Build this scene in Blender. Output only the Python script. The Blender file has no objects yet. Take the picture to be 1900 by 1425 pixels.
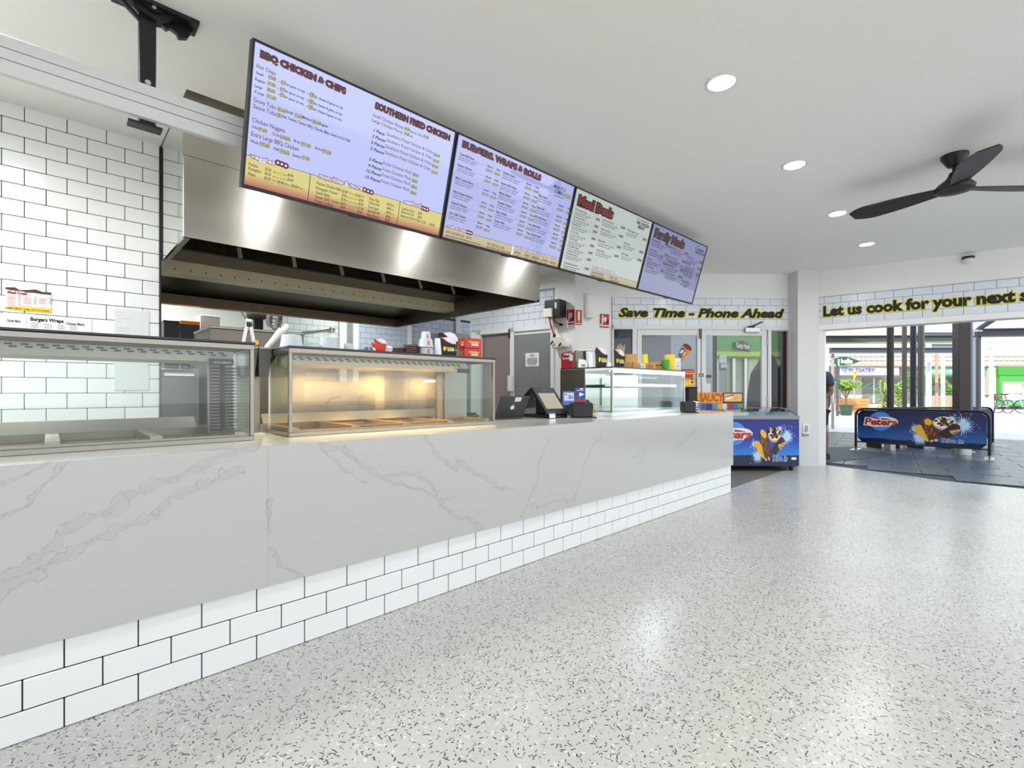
import bpy, bmesh, math, random
from math import sin, cos, pi, radians, sqrt, atan2, tan
from mathutils import Vector, Matrix
random.seed(7)
S = bpy.context.scene
COL = S.collection

# ------------------------------------------------------------------ measured camera: level, 900 px focal length, eye 1.155 m
H = 1.155
FOC = 900.0
VX, VY = 943.0, 724.0
NN = sqrt(VX*VX + FOC*FOC)
CT, ST = FOC/NN, VX/NN          # view direction in the floor plan; the counter runs along +X
def CW(u, d):                   # floor-plan point seen in column u at depth d
    l = (u-950)/FOC*d
    return (d*CT + l*ST, d*ST - l*CT)
def ZD(v, d): return H + (VY-v)/FOC*d
def XY(u, Y):                   # X where column u meets the plane Y
    a = u-950
    return Y*(VX*a + FOC*FOC)/(FOC*(VX-a))
def DY(u, Y): return Y*NN/(VX-(u-950))
def ZY(u, v, Y): return H + (VY-v)/FOC*DY(u, Y)
def FL(u, v): return CW(u, FOC*H/(v-VY))

cam = bpy.data.cameras.new('camera')
cam.sensor_fit = 'HORIZONTAL'; cam.sensor_width = 36.0; cam.lens = 36.0*FOC/1900
cam.shift_y = (VY-712.5)/1900
cam.clip_start = 0.05; cam.clip_end = 300
camo = bpy.data.objects.new('camera', cam); COL.objects.link(camo)
camo.location = (0, 0, H); camo.rotation_euler = (pi/2, 0, atan2(VX, FOC)-pi/2)
S.camera = camo
S.cycles.transparent_max_bounces = 32; S.cycles.diffuse_bounces = 5
S.view_settings.view_transform = 'Standard'; S.view_settings.look = 'None'
S.view_settings.gamma = 1.0; S.view_settings.use_curve_mapping = False
EXPO = 0.68
S.view_settings.exposure = EXPO
KE = 2**-EXPO
SKY, SUN, DOWN, KIT = 1.42, 3.2, 5.0, 38.0
YBACK = -4.6                     # the open shopfront behind the camera

w = bpy.data.worlds.new('world'); S.world = w; w.use_nodes = True
wn = w.node_tree; wn.nodes.clear()
wo = wn.nodes.new('ShaderNodeOutputWorld'); wb = wn.nodes.new('ShaderNodeBackground')
wt = wn.nodes.new('ShaderNodeTexCoord'); wm = wn.nodes.new('ShaderNodeSeparateXYZ'); wr = wn.nodes.new('ShaderNodeValToRGB')
wn.links.new(wt.outputs['Generated'], wm.inputs[0]); wn.links.new(wm.outputs['Z'], wr.inputs[0])
wr.color_ramp.elements[0].position = 0.0; wr.color_ramp.elements[0].color = (0.93, 0.96, 1.0, 1)
wr.color_ramp.elements[1].position = 0.7; wr.color_ramp.elements[1].color = (0.62, 0.78, 1.0, 1)
wn.links.new(wr.outputs[0], wb.inputs[0]); wb.inputs[1].default_value = SKY
wn.links.new(wb.outputs[0], wo.inputs[0])

sl = bpy.data.lights.new('sun', 'SUN'); sl.energy = SUN; sl.angle = radians(0.6); sl.color = (1.0, 0.95, 0.86)
so = bpy.data.objects.new('sun', sl); COL.objects.link(so)
def sun_dir():
    r, d = 0.606, 0.795
    e = radians(33)
    x = r*ST + d*CT; y = -r*CT + d*ST
    return Vector((x*cos(e), y*cos(e), -sin(e)))
so.rotation_euler = sun_dir().to_track_quat('-Z', 'Y').to_euler()

# ------------------------------------------------------------------ materials
def lin(h):
    if isinstance(h, str):
        h = h.lstrip('#'); c = [int(h[i:i+2], 16)/255 for i in (0, 2, 4)]
    else: c = list(h)
    return tuple(x/12.92 if x <= 0.04045 else ((x+0.055)/1.055)**2.4 for x in c) + (1.0,)
MATS = {}
def mat(name, col='#cccccc', rough=0.5, metal=0.0, spec=0.5, emit=None, es=0.0, noise=0.06, scale=12.0, bump=0.0, coat=0.0, aniso=0.0, tangent=None):
    if name in MATS: return MATS[name]
    m = bpy.data.materials.new(name); m.use_nodes = True
    nt = m.node_tree; N = nt.nodes; L = nt.links
    b = N['Principled BSDF']
    c = lin(col)
    b.inputs['Base Color'].default_value = c
    b.inputs['Roughness'].default_value = rough; b.inputs['Metallic'].default_value = metal
    b.inputs['Specular IOR Level'].default_value = spec
    b.inputs['Coat Weight'].default_value = coat; b.inputs['Coat Roughness'].default_value = 0.03
    if emit is not None:
        b.inputs['Emission Color'].default_value = lin(emit); b.inputs['Emission Strength'].default_value = es
    if noise > 0:
        tc = N.new('ShaderNodeTexCoord'); no = N.new('ShaderNodeTexNoise'); no.inputs['Scale'].default_value = scale
        no.inputs['Detail'].default_value = 3
        L.new(tc.outputs['Object'], no.inputs['Vector'])
        mx = N.new('ShaderNodeMix'); mx.data_type = 'RGBA'
        mx.inputs[6].default_value = tuple(x*(1-noise) for x in c[:3])+(1,)
        mx.inputs[7].default_value = tuple(min(1, x*(1+noise)) for x in c[:3])+(1,)
        L.new(no.outputs[0], mx.inputs[0]); L.new(mx.outputs[2], b.inputs['Base Color'])
        if bump > 0:
            bp = N.new('ShaderNodeBump'); bp.inputs['Strength'].default_value = bump; bp.inputs['Distance'].default_value = 0.01
            L.new(no.outputs[0], bp.inputs['Height']); L.new(bp.outputs[0], b.inputs['Normal'])
    if aniso > 0:
        b.inputs['Anisotropic'].default_value = aniso
        if tangent is not None:
            cb = N.new('ShaderNodeCombineXYZ')
            for i in range(3): cb.inputs[i].default_value = tangent[i]
            L.new(cb.outputs[0], b.inputs['Tangent'])
    MATS[name] = m
    return m
def glass(name, tint='#ffffff', refl=1.0, rough=0.0):
    if name in MATS: return MATS[name]
    m = bpy.data.materials.new(name); m.use_nodes = True
    nt = m.node_tree; N = nt.nodes; L = nt.links; N.clear()
    o = N.new('ShaderNodeOutputMaterial'); mx = N.new('ShaderNodeMixShader'); t = N.new('ShaderNodeBsdfTransparent')
    g = N.new('ShaderNodeBsdfGlossy'); f = N.new('ShaderNodeLayerWeight'); f.inputs['Blend'].default_value = 0.5; pw = N.new('ShaderNodeMath'); pw.operation = 'POWER'; pw.inputs[1].default_value = 5.0; sc = N.new('ShaderNodeMath'); sc.operation = 'MULTIPLY_ADD'; sc.inputs[1].default_value = 0.92; sc.inputs[2].default_value = 0.035
    t.inputs[0].default_value = lin(tint); g.inputs['Roughness'].default_value = rough
    k = N.new('ShaderNodeMath'); k.operation = 'MULTIPLY'; k.inputs[1].default_value = refl; k.use_clamp = True
    L.new(f.outputs['Facing'], pw.inputs[0]); L.new(pw.outputs[0], sc.inputs[0]); L.new(sc.outputs[0], k.inputs[0]); L.new(k.outputs[0], mx.inputs[0]); L.new(t.outputs[0], mx.inputs[1]); L.new(g.outputs[0], mx.inputs[2])
    L.new(mx.outputs[0], o.inputs[0])
    MATS[name] = m
    return m

def hazy():
    m = glass('hazy_glass', '#f4f2ea'); nt = m.node_tree; N = nt.nodes; L = nt.links  # film of dirt with the beige haze of reflections mixed in
    o = [n for n in N if n.type == 'OUTPUT_MATERIAL'][0]; src = o.inputs[0].links[0].from_socket
    d = N.new('ShaderNodeBsdfDiffuse'); d.inputs[0].default_value = lin('#c4bda9'); t = N.new('ShaderNodeBsdfTranslucent'); t.inputs[0].default_value = lin('#8f897a')
    a = N.new('ShaderNodeAddShader'); L.new(d.outputs[0], a.inputs[0]); L.new(t.outputs[0], a.inputs[1])
    tc = N.new('ShaderNodeTexCoord'); n = N.new('ShaderNodeTexNoise'); n.inputs['Scale'].default_value = 5; n.inputs['Detail'].default_value = 5; L.new(tc.outputs['Object'], n.inputs['Vector'])
    sp = N.new('ShaderNodeSeparateXYZ'); L.new(tc.outputs['Object'], sp.inputs[0])
    z = N.new('ShaderNodeMapRange'); z.inputs[1].default_value = .12; z.inputs[2].default_value = .34; z.inputs[3].default_value = .03; z.inputs[4].default_value = .27; L.new(sp.outputs['Z'], z.inputs[0])
    k = N.new('ShaderNodeMath'); k.operation = 'MULTIPLY'; k.use_clamp = True; L.new(z.outputs[0], k.inputs[0])
    r = N.new('ShaderNodeMapRange'); r.inputs[1].default_value = .3; r.inputs[2].default_value = .7; r.inputs[3].default_value = .5; r.inputs[4].default_value = 1.2; L.new(n.outputs[0], r.inputs[0]); L.new(r.outputs[0], k.inputs[1])
    mx = N.new('ShaderNodeMixShader'); L.new(k.outputs[0], mx.inputs[0]); L.new(src, mx.inputs[1]); L.new(a.outputs[0], mx.inputs[2]); L.new(mx.outputs[0], o.inputs[0])
    return m
# ------------------------------------------------------------------ mesh collector
class G:
    def __init__(s): s.v = []; s.f = []
    def add(s, vs, fs, M=None):
        o = len(s.v)
        s.v += [tuple(M @ Vector(p)) for p in vs] if M is not None else [tuple(p) for p in vs]
        s.f += [tuple(i+o for i in f) for f in fs]
        return s
    def box(s, x0, x1, y0, y1, z0, z1, M=None, c=0.0):
        if c > 0:
            V = []; idx = {}
            for i, x in enumerate((x0, x1)):
                for j, y in enumerate((y0, y1)):
                    for k, z in enumerate((z0, z1)):
                        sx, sy, sz = (1-2*i)*c, (1-2*j)*c, (1-2*k)*c
                        for a, p in enumerate(((x, y+sy, z+sz), (x+sx, y, z+sz), (x+sx, y+sy, z))):
                            idx[i, j, k, a] = len(V); V.append(p)
            F = []
            q = lambda *t: F.append([idx[u] for u in t])
            for i in (0, 1):
                q((i,0,0,0), (i,1,0,0), (i,1,1,0), (i,0,1,0)); q((0,i,0,1), (1,i,0,1), (1,i,1,1), (0,i,1,1)); q((0,0,i,2), (1,0,i,2), (1,1,i,2), (0,1,i,2))
                for j in (0, 1):
                    q((0,i,j,1), (1,i,j,1), (1,i,j,2), (0,i,j,2)); q((i,0,j,0), (i,1,j,0), (i,1,j,2), (i,0,j,2)); q((i,j,0,0), (i,j,1,0), (i,j,1,1), (i,j,0,1))
                    for k in (0, 1): q((i,j,k,0), (i,j,k,1), (i,j,k,2))
            return s.add(V, F, M)
        V = [(x, y, z) for x in (x0, x1) for y in (y0, y1) for z in (z0, z1)]
        return s.add(V, [(0,1,3,2), (4,6,7,5), (0,4,5,1), (2,3,7,6), (0,2,6,4), (1,5,7,3)], M)
    def cyl(s, p0, p1, r0, r1=None, n=16, cap=True):
        r1 = r0 if r1 is None else r1
        p0 = Vector(p0); p1 = Vector(p1); a = (p1-p0).normalized()
        u = a.orthogonal().normalized(); w_ = a.cross(u)
        V = []
        for p, r in ((p0, r0), (p1, r1)):
            for i in range(n):
                t = 2*pi*i/n; V.append(p + u*(r*cos(t)) + w_*(r*sin(t)))
        F = [(i, (i+1) % n, n+(i+1) % n, n+i) for i in range(n)]
        if cap: F += [tuple(range(n))[::-1], tuple(range(n, 2*n))]
        return s.add(V, F)
    def lathe(s, prof, cx=0, cy=0, n=20, M=None, cap=True):
        V = []; F = []
        for r, z in prof:
            for i in range(n):
                t = 2*pi*i/n; V.append((cx+r*cos(t), cy+r*sin(t), z))
        for k in range(len(prof)-1):
            for i in range(n):
                j = (i+1) % n; F.append((k*n+i, k*n+j, (k+1)*n+j, (k+1)*n+i))
        if cap and prof[0][0] > 1e-5: F.append(tuple(range(n))[::-1])
        if cap and prof[-1][0] > 1e-5: F.append(tuple(range((len(prof)-1)*n, len(prof)*n)))
        return s.add(V, F, M)
    def tube(s, pts, r, n=8):
        pts = [Vector(p) for p in pts]
        V = []; F = []; u = None
        for i, p in enumerate(pts):
            d = (pts[min(i+1, len(pts)-1)] - pts[max(i-1, 0)]).normalized()
            u = (d.orthogonal() if u is None else u - d*u.dot(d)).normalized(); w_ = d.cross(u)
            rr = r[i] if isinstance(r, (list, tuple)) else r
            for k in range(n):
                t = 2*pi*k/n; V.append(p + u*(rr*cos(t)) + w_*(rr*sin(t)))
        for i in range(len(pts)-1):
            for k in range(n):
                j = (k+1) % n; F.append((i*n+k, i*n+j, (i+1)*n+j, (i+1)*n+k))
        F += [tuple(range(n))[::-1], tuple(range((len(pts)-1)*n, len(pts)*n))]
        return s.add(V, F)
    def prism(s, poly, a, b, axis='z', M=None):     # poly extruded from a to b; axis y: poly is (x,z); axis x: poly is (y,z)
        f = {'z': lambda p, t: (p[0], p[1], t), 'y': lambda p, t: (p[0], t, p[1]), 'x': lambda p, t: (t, p[0], p[1])}[axis]
        n = len(poly)
        V = [f(p, a) for p in poly] + [f(p, b) for p in poly]
        F = [tuple(range(n))[::-1], tuple(range(n, 2*n))] + [(i, (i+1) % n, n+(i+1) % n, n+i) for i in range(n)]
        return s.add(V, F, M)
    def poly(s, pts, M=None): return s.add(pts, [tuple(range(len(pts)))], M)
    def rect(s, x0, x1, z0, z1, y=0.0): return s.add([(x0, y, z0), (x1, y, z0), (x1, y, z1), (x0, y, z1)], [(0, 1, 2, 3)])
    def ell(s, cx, cz, rx, rz, y=0.0, n=24, rot=0.0):
        return s.add([(cx + rx*cos(t)*cos(rot) - rz*sin(t)*sin(rot), y, cz + rx*cos(t)*sin(rot) + rz*sin(t)*cos(rot)) for t in [2*pi*i/n for i in range(n)]], [tuple(range(n))])
    def text(s, body, x, z, w=None, h=0.05, y=0.0, off=0.0, shear=0.0, dirx=(1, 0, 0), diry=(0, 0, 1), org=(0, 0, 0)):
        vs, fs, tw, x0 = glyphs(body, off, shear)
        k = h/0.682
        kx = (w/tw) if w else k
        dx, dy, o = Vector(dirx), Vector(diry), Vector(org)
        nrm = dx.cross(dy)
        return s.add([o + dx*(x + (p[0]-x0)*kx) + dy*(z + p[1]*k) + nrm*(-y) for p in vs], fs)
    def mesh(s, name):
        me = bpy.data.meshes.new(name)
        me.from_pydata([tuple(p) for p in s.v], [], s.f); me.update()
        return me
GC = {}
def glyphs(body, off, shear):
    key = (body, off, shear)
    if key not in GC:
        def ev(o_):
            cu = bpy.data.curves.new('t', 'FONT'); cu.body = body; cu.size = 1; cu.offset = o_; cu.shear = shear; cu.resolution_u = 2
            o = bpy.data.objects.new('t', cu); me = bpy.data.meshes.new_from_object(o)
            vs = [tuple(v.co) for v in me.vertices]; fs = [tuple(p.vertices) for p in me.polygons]
            bpy.data.meshes.remove(me); bpy.data.objects.remove(o); bpy.data.curves.remove(cu)
            return vs, fs
        vs0, _ = ev(0.0)
        xs = [v[0] for v in vs0] or [0, 1]
        vs, fs = ev(off)
        GC[key] = (vs, fs, max(1e-4, max(xs)-min(xs)), min(xs))
    return GC[key]

def props(o, label=None, cat=None, group=None, kind=None):
    if label: o['label'] = label
    if cat: o['category'] = cat
    if group: o['group'] = group
    if kind: o['kind'] = kind
    return o
def obj(name, g, m, parent=None, smooth=False, loc=None, rz=None, label=None, cat=None, group=None, kind=None):
    me = g if isinstance(g, bpy.types.Mesh) else g.mesh(name)
    if not me.materials: me.materials.append(m)
    if smooth and isinstance(g, G):
        me.polygons.foreach_set('use_smooth', [True]*len(me.polygons)); me.set_sharp_from_angle(angle=radians(38))
    o = bpy.data.objects.new(name, me); COL.objects.link(o)
    if parent is not None: o.parent = parent
    if loc is not None: o.location = loc
    if rz is not None: o.rotation_euler = (0, 0, rz)
    return props(o, label, cat, group, kind)
def thing(name, label, cat, loc=(0, 0, 0), rz=0.0, group=None):
    o = bpy.data.objects.new(name, None); COL.objects.link(o)
    o.location = loc; o.rotation_euler = (0, 0, rz); o.empty_display_size = 0.1
    return props(o, label, cat, group)
def copy_tree(o, loc=None, rz=None, label=None, parent=None):
    kids = [c for c in o.children]
    c = o.copy(); COL.objects.link(c)
    if parent is not None: c.parent = parent
    if loc is not None: c.location = loc
    if rz is not None: c.rotation_euler = (0, 0, rz)
    if label: c['label'] = label
    for k in kids: copy_tree(k, parent=c)
    return c
def wall_angle(p, q): return atan2(q[1]-p[1], q[0]-p[0])
FACE = atan2(VX, FOC) - pi/2      # rotation that turns a thing's front (-y) square to the lens axis: used for things set across the room's diagonal

# shared materials
M_white = mat('white_paint', '#efefed', 0.55, noise=0.015)
M_wallk = mat('kitchen_paint', '#e8ece6', 0.5, noise=0.015)
M_black = mat('black_satin', '#0d0d0e', 0.4)
M_blackg = mat('black_glass', '#050606', 0.08, spec=0.6)
M_steel = mat('stainless_steel', '#989389', 0.3, 1.0, noise=0.06, scale=30)
M_steeld = mat('dark_stainless', '#7f7a71', 0.38, 1.0, noise=0.1, scale=8)
M_alu = mat('satin_aluminium', '#c9c8c4', 0.35, 1.0, noise=0.03)
M_tile = mat('white_gloss_tile', '#ecedec', 0.12, spec=0.5, noise=0.02, scale=3)
M_grout = mat('dark_grout', '#1c1c20', 0.9)
M_groutg = mat('grey_grout', '#4a4d54', 0.9)
M_glass = glass('clear_glass', '#fafcfb')
M_plastic = mat('white_plastic', '#e9e9e6', 0.35)
M_clear = mat('milky_plastic', '#cdd2da', 0.25)
M_red = mat('red_print', '#c01a1c', 0.4)
M_redbk = mat('red_card', '#d3191b', 0.4)
M_yel = mat('yellow_print', '#f2d21a', 0.4)
M_kraft = mat('kraft_card', '#c79a5c', 0.75, noise=0.1)
M_paper = mat('white_paper', '#eceeee', 0.7, noise=0.02)
M_ink = mat('black_ink', '#080808', 0.6)
M_inkg = mat('grey_ink', '#8d9094', 0.7)
M_cream = mat('cream_card', '#e9dcc6', 0.6)
# ------------------------------------------------------------------ terrazzo and marble materials
def terrazzo():
    m = bpy.data.materials.new('terrazzo'); m.use_nodes = True
    nt = m.node_tree; N = nt.nodes; L = nt.links; b = N['Principled BSDF']
    tc = N.new('ShaderNodeTexCoord')
    base = N.new('ShaderNodeTexNoise'); base.inputs['Scale'].default_value = 1.3; base.inputs['Detail'].default_value = 4
    L.new(tc.outputs['Object'], base.inputs['Vector'])
    cr = N.new('ShaderNodeMix'); cr.data_type = 'RGBA'; cr.inputs[6].default_value = lin('#bab9b4'); cr.inputs[7].default_value = lin('#c5c4bf')
    L.new(base.outputs[0], cr.inputs[0])
    col = cr.outputs[2]
    def math(op, a, b_=None, clamp=False):
        n = N.new('ShaderNodeMath'); n.operation = op; n.use_clamp = clamp
        for i, x in enumerate((a, b_)):
            if x is None: continue
            if isinstance(x, (int, float)): n.inputs[i].default_value = x
            else: L.new(x, n.inputs[i])
        return n.outputs[0]
    def layer(col, scale, off, length, width, keep, colour):
        mp = N.new('ShaderNodeMapping'); mp.inputs['Location'].default_value = (off, off*1.7, 0)
        L.new(tc.outputs['Object'], mp.inputs['Vector'])
        v = N.new('ShaderNodeTexVoronoi'); v.voronoi_dimensions = '2D'; v.inputs['Scale'].default_value = scale; v.inputs['Randomness'].default_value = 1.0
        L.new(mp.outputs[0], v.inputs['Vector'])
        sub = N.new('ShaderNodeVectorMath'); sub.operation = 'SUBTRACT'
        L.new(mp.outputs[0], sub.inputs[0]); L.new(v.outputs['Position'], sub.inputs[1])
        sx = N.new('ShaderNodeSeparateXYZ'); L.new(sub.outputs[0], sx.inputs[0])
        sc = N.new('ShaderNodeSeparateColor'); L.new(v.outputs['Color'], sc.inputs[0])
        an = math('MULTIPLY', sc.outputs[0], 6.283)
        ca, sa = math('COSINE', an), math('SINE', an)
        u = math('ABSOLUTE', math('ADD', math('MULTIPLY', sx.outputs[0], ca), math('MULTIPLY', sx.outputs[1], sa)))
        t = math('ABSOLUTE', math('SUBTRACT', math('MULTIPLY', sx.outputs[1], ca), math('MULTIPLY', sx.outputs[0], sa)))
        ln = math('MULTIPLY', math('POWER', sc.outputs[1], 2.0), length)
        k = math('MULTIPLY', math('LESS_THAN', u, math('ADD', ln, width)), math('LESS_THAN', t, width))
        k = math('MULTIPLY', k, math('LESS_THAN', sc.outputs[2], keep))
        mx = N.new('ShaderNodeMix'); mx.data_type = 'RGBA'; L.new(k, mx.inputs[0]); L.new(col, mx.inputs[6]); mx.inputs[7].default_value = lin(colour)
        return mx.outputs[2]
    col = layer(col, 42, 3.1, 0.007, 0.004, 0.25, '#d6d5d0')
    col = layer(col, 50, 7.7, 0.007, 0.004, 0.3, '#b5b4ab')
    col = layer(col, 44, 11.3, 0.0135, 0.002, 0.34, '#34373a')
    col = layer(col, 56, 1.9, 0.009, 0.0017, 0.26, '#4f5252')
    col = layer(col, 60, 15.9, 0.003, 0.0021, 0.2, '#2c2e30')
    L.new(col, b.inputs['Base Color'])
    n2 = N.new('ShaderNodeTexNoise'); n2.inputs['Scale'].default_value = 0.9; n2.inputs['Detail'].default_value = 6
    L.new(tc.outputs['Object'], n2.inputs['Vector'])
    mr = N.new('ShaderNodeMapRange'); mr.inputs[1].default_value = 0.3; mr.inputs[2].default_value = 0.7; mr.inputs[3].default_value = 0.2; mr.inputs[4].default_value = 0.32
    L.new(n2.outputs[0], mr.inputs[0]); L.new(mr.outputs[0], b.inputs['Roughness'])
    b.inputs['Specular IOR Level'].default_value = 1.0
    return m
def marble():
    m = bpy.data.materials.new('veined_quartz'); m.use_nodes = True
    nt = m.node_tree; N = nt.nodes; L = nt.links; b = N['Principled BSDF']
    g = bpy.data.node_groups.new('vein_segment', 'ShaderNodeTree')
    for nm, tp in (('P', 'NodeSocketVector'), ('A', 'NodeSocketVector'), ('B', 'NodeSocketVector'), ('W', 'NodeSocketFloat'), ('N', 'NodeSocketFloat')):
        g.interface.new_socket(nm, in_out='INPUT', socket_type=tp)
    g.interface.new_socket('Mask', in_out='OUTPUT', socket_type='NodeSocketFloat')
    gi = g.nodes.new('NodeGroupInput'); go = g.nodes.new('NodeGroupOutput')
    def vm(op, a, b_=None):
        n = g.nodes.new('ShaderNodeVectorMath'); n.operation = op
        for i, x in enumerate((a, b_)):
            if x is not None: g.links.new(x, n.inputs[i])
        return n
    def mt(op, a, b_=None, clamp=False):
        n = g.nodes.new('ShaderNodeMath'); n.operation = op; n.use_clamp = clamp
        for i, x in enumerate((a, b_)):
            if isinstance(x, (int, float)): n.inputs[i].default_value = x
            elif x is not None: g.links.new(x, n.inputs[i])
        return n.outputs[0]
    P, A, B, W, NO = (gi.outputs[k] for k in 'PABWN')
    ap = vm('SUBTRACT', P, A).outputs[0]; ab = vm('SUBTRACT', B, A).outputs[0]
    t = mt('DIVIDE', vm('DOT_PRODUCT', ap, ab).outputs['Value'], vm('DOT_PRODUCT', ab, ab).outputs['Value'], True)
    sc = g.nodes.new('ShaderNodeVectorMath'); sc.operation = 'SCALE'; g.links.new(ab, sc.inputs[0]); g.links.new(t, sc.inputs['Scale'])
    d = vm('LENGTH', vm('SUBTRACT', ap, sc.outputs[0]).outputs[0]).outputs['Value']
    band = mt('MULTIPLY', W, NO)
    edge = mt('ABSOLUTE', mt('SUBTRACT', d, band))
    line = mt('SUBTRACT', 1.0, mt('DIVIDE', edge, 0.0034), True)
    core = mt('SUBTRACT', 1.0, mt('DIVIDE', d, mt('ADD', mt('MULTIPLY', W, 0.9), 0.002)), True)
    g.links.new(mt('MAXIMUM', line, mt('MULTIPLY', core, 0.3)), go.inputs[0])
    tc = N.new('ShaderNodeTexCoord')
    n1 = N.new('ShaderNodeTexNoise'); n1.inputs['Scale'].default_value = 7.0; n1.inputs['Detail'].default_value = 4; n1.inputs['Roughness'].default_value = 0.6
    L.new(tc.outputs['Object'], n1.inputs['Vector'])
    sb = N.new('ShaderNodeVectorMath'); sb.operation = 'MULTIPLY_ADD'; sb.inputs[1].default_value = (0.13, 0, 0.13)
    L.new(n1.outputs['Color'], sb.inputs[0]); L.new(tc.outputs['Object'], sb.inputs[2])
    ms = N.new('ShaderNodeVectorMath'); ms.operation = 'MULTIPLY'; ms.inputs[1].default_value = (1, 0, 1); L.new(sb.outputs[0], ms.inputs[0])
    n2 = N.new('ShaderNodeTexNoise'); n2.inputs['Scale'].default_value = 20.0; n2.inputs['Detail'].default_value = 2; L.new(tc.outputs['Object'], n2.inputs['Vector'])
    mr = N.new('ShaderNodeMapRange'); mr.inputs[1].default_value = 0.35; mr.inputs[2].default_value = 0.65; L.new(n2.outputs[0], mr.inputs[0])
    Yp = 2.24
    chains = [[(-60, 1130), (0, 1082), (120, 985), (240, 920), (360, 870), (475, 826)], [(0, 1105), (90, 1045), (180, 1000), (300, 945), (440, 868)],
              [(0, 972), (60, 938), (95, 890), (118, 856)], [(0, 903), (50, 880), (92, 860)],
              [(600, 818), (660, 842), (712, 885), (745, 872), (800, 893), (822, 935), (895, 985)], [(715, 888), (770, 904), (840, 925)],
              [(790, 806), (810, 850), (852, 868), (850, 850), (930, 908), (950, 905)], [(497, 1017), (520, 1045), (565, 1066)],
              [(1020, 812), (1002, 850), (995, 905), (968, 960)], [(1115, 805), (1085, 860), (1066, 925), (985, 940)], [(600, 822), (640, 870), (680, 893)],
              [(1255, 830), (1290, 800)], [(1170, 850), (1200, 830), (1190, 855)], [(497, 925), (499, 985)]]
    res = None
    for ci, ch in enumerate(chains):
        for (a, b2) in zip(ch, ch[1:]):
            q = N.new('ShaderNodeGroup'); q.node_tree = g
            L.new(ms.outputs[0], q.inputs['P']); L.new(mr.outputs[0], q.inputs['N'])
            q.inputs['A'].default_value = (XY(a[0], Yp)+0.062, 0, ZY(a[0], a[1], Yp)+0.062)
            q.inputs['B'].default_value = (XY(b2[0], Yp)+0.062, 0, ZY(b2[0], b2[1], Yp)+0.062)
            q.inputs['W'].default_value = 0.026 if ci in (0, 1) else 0.018 if ci in (4, 6) else 0.009
            if res is None: res = q.outputs[0]
            else:
                mx = N.new('ShaderNodeMath'); mx.operation = 'MAXIMUM'; L.new(res, mx.inputs[0]); L.new(q.outputs[0], mx.inputs[1]); res = mx.outputs[0]
    k = N.new('ShaderNodeMath'); k.operation = 'MULTIPLY'; k.inputs[1].default_value = 0.5; L.new(res, k.inputs[0])
    mx = N.new('ShaderNodeMix'); mx.data_type = 'RGBA'; mx.inputs[6].default_value = lin('#bbbbb7'); mx.inputs[7].default_value = lin('#8a8c8d')
    L.new(k.outputs[0], mx.inputs[0]); L.new(mx.outputs[2], b.inputs['Base Color'])
    b.inputs['Roughness'].default_value = 0.16
    return m
M_terr = terrazzo(); M_marble = marble()
M_quartz = mat('white_quartz', '#d0d0cc', 0.13, noise=0.02, scale=6)
M_conc = mat('dark_concrete', '#6d6a64', 0.55, noise=0.25, scale=60)

# ------------------------------------------------------------------ setting: floors, ceiling, walls
CEIL = 2.97
RW0 = CW(1516, 7.47); RWD = (-0.6065*CT + 0.795*ST, -0.6065*ST - 0.795*CT); RWA = atan2(RWD[1], RWD[0])
def rs(u):                       # distance along the street-side wall at column u
    a = (u-950)/900
    return (a*7.47 - 566/900*7.47)/(0.795 + 0.6065*a)
def RWP(s, o=0.0): return (RW0[0]+s*RWD[0]-o*RWD[1], RW0[1]+s*RWD[1]+o*RWD[0])
ST0 = CW(1135, 7.5); ST1 = CW(1472, 7.62); STA = wall_angle(ST0, ST1); STL = sqrt((ST1[0]-ST0[0])**2 + (ST1[1]-ST0[1])**2)
def lx(u): return (u-1135)/337*STL
thr = [FL(1525, 862), FL(1620, 874), FL(1752, 892), FL(1900, 907)]
ext = (thr[3][0]+0.35, YBACK+0.05)
floor_poly = [(-5, YBACK), (ext[0]+0.3, YBACK), ext] + thr[::-1] + [(8.45, 2.35), (-5, 2.35)]
obj('floor', G().prism(floor_poly, -0.12, 0.0), M_terr, kind='structure')
obj('floor_kitchen', G().box(-5, 12, 2.35, 13, -0.12, -0.003), M_conc, kind='structure')
CY0, CY1, CX0, CX1 = 3.47, 6.65, 0.6, 3.86      # the hood rises into a recess in the ceiling
obj('ceiling', G().prism([(-5, YBACK), (RWP(6.8)[0], YBACK), RWP(6.8), RWP(0), (8.7, 2.5), (8.6, 3.2), (8.33, CY0), (-5, CY0)], CEIL, CEIL+0.3).prism([(-5, CY0), (CX0, CY0), (CX0, CY1), (-5, CY1)], CEIL, CEIL+0.3).prism([(CX1, CY0), (8.33, CY0), (7.2, 4.6), (7.1, CY1), (CX1, CY1)], CEIL, CEIL+0.3).prism([(-5, CY1), (7.1, CY1), (7.0, 8.8), (-5, 8.8)], CEIL, CEIL+0.3).box(CX0, CX1, CY0, CY1, CEIL+0.3, CEIL+0.33), mat('ceiling_paint', '#f2f2ef', 0.6, noise=0.012, scale=1.5), kind='structure')

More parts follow.
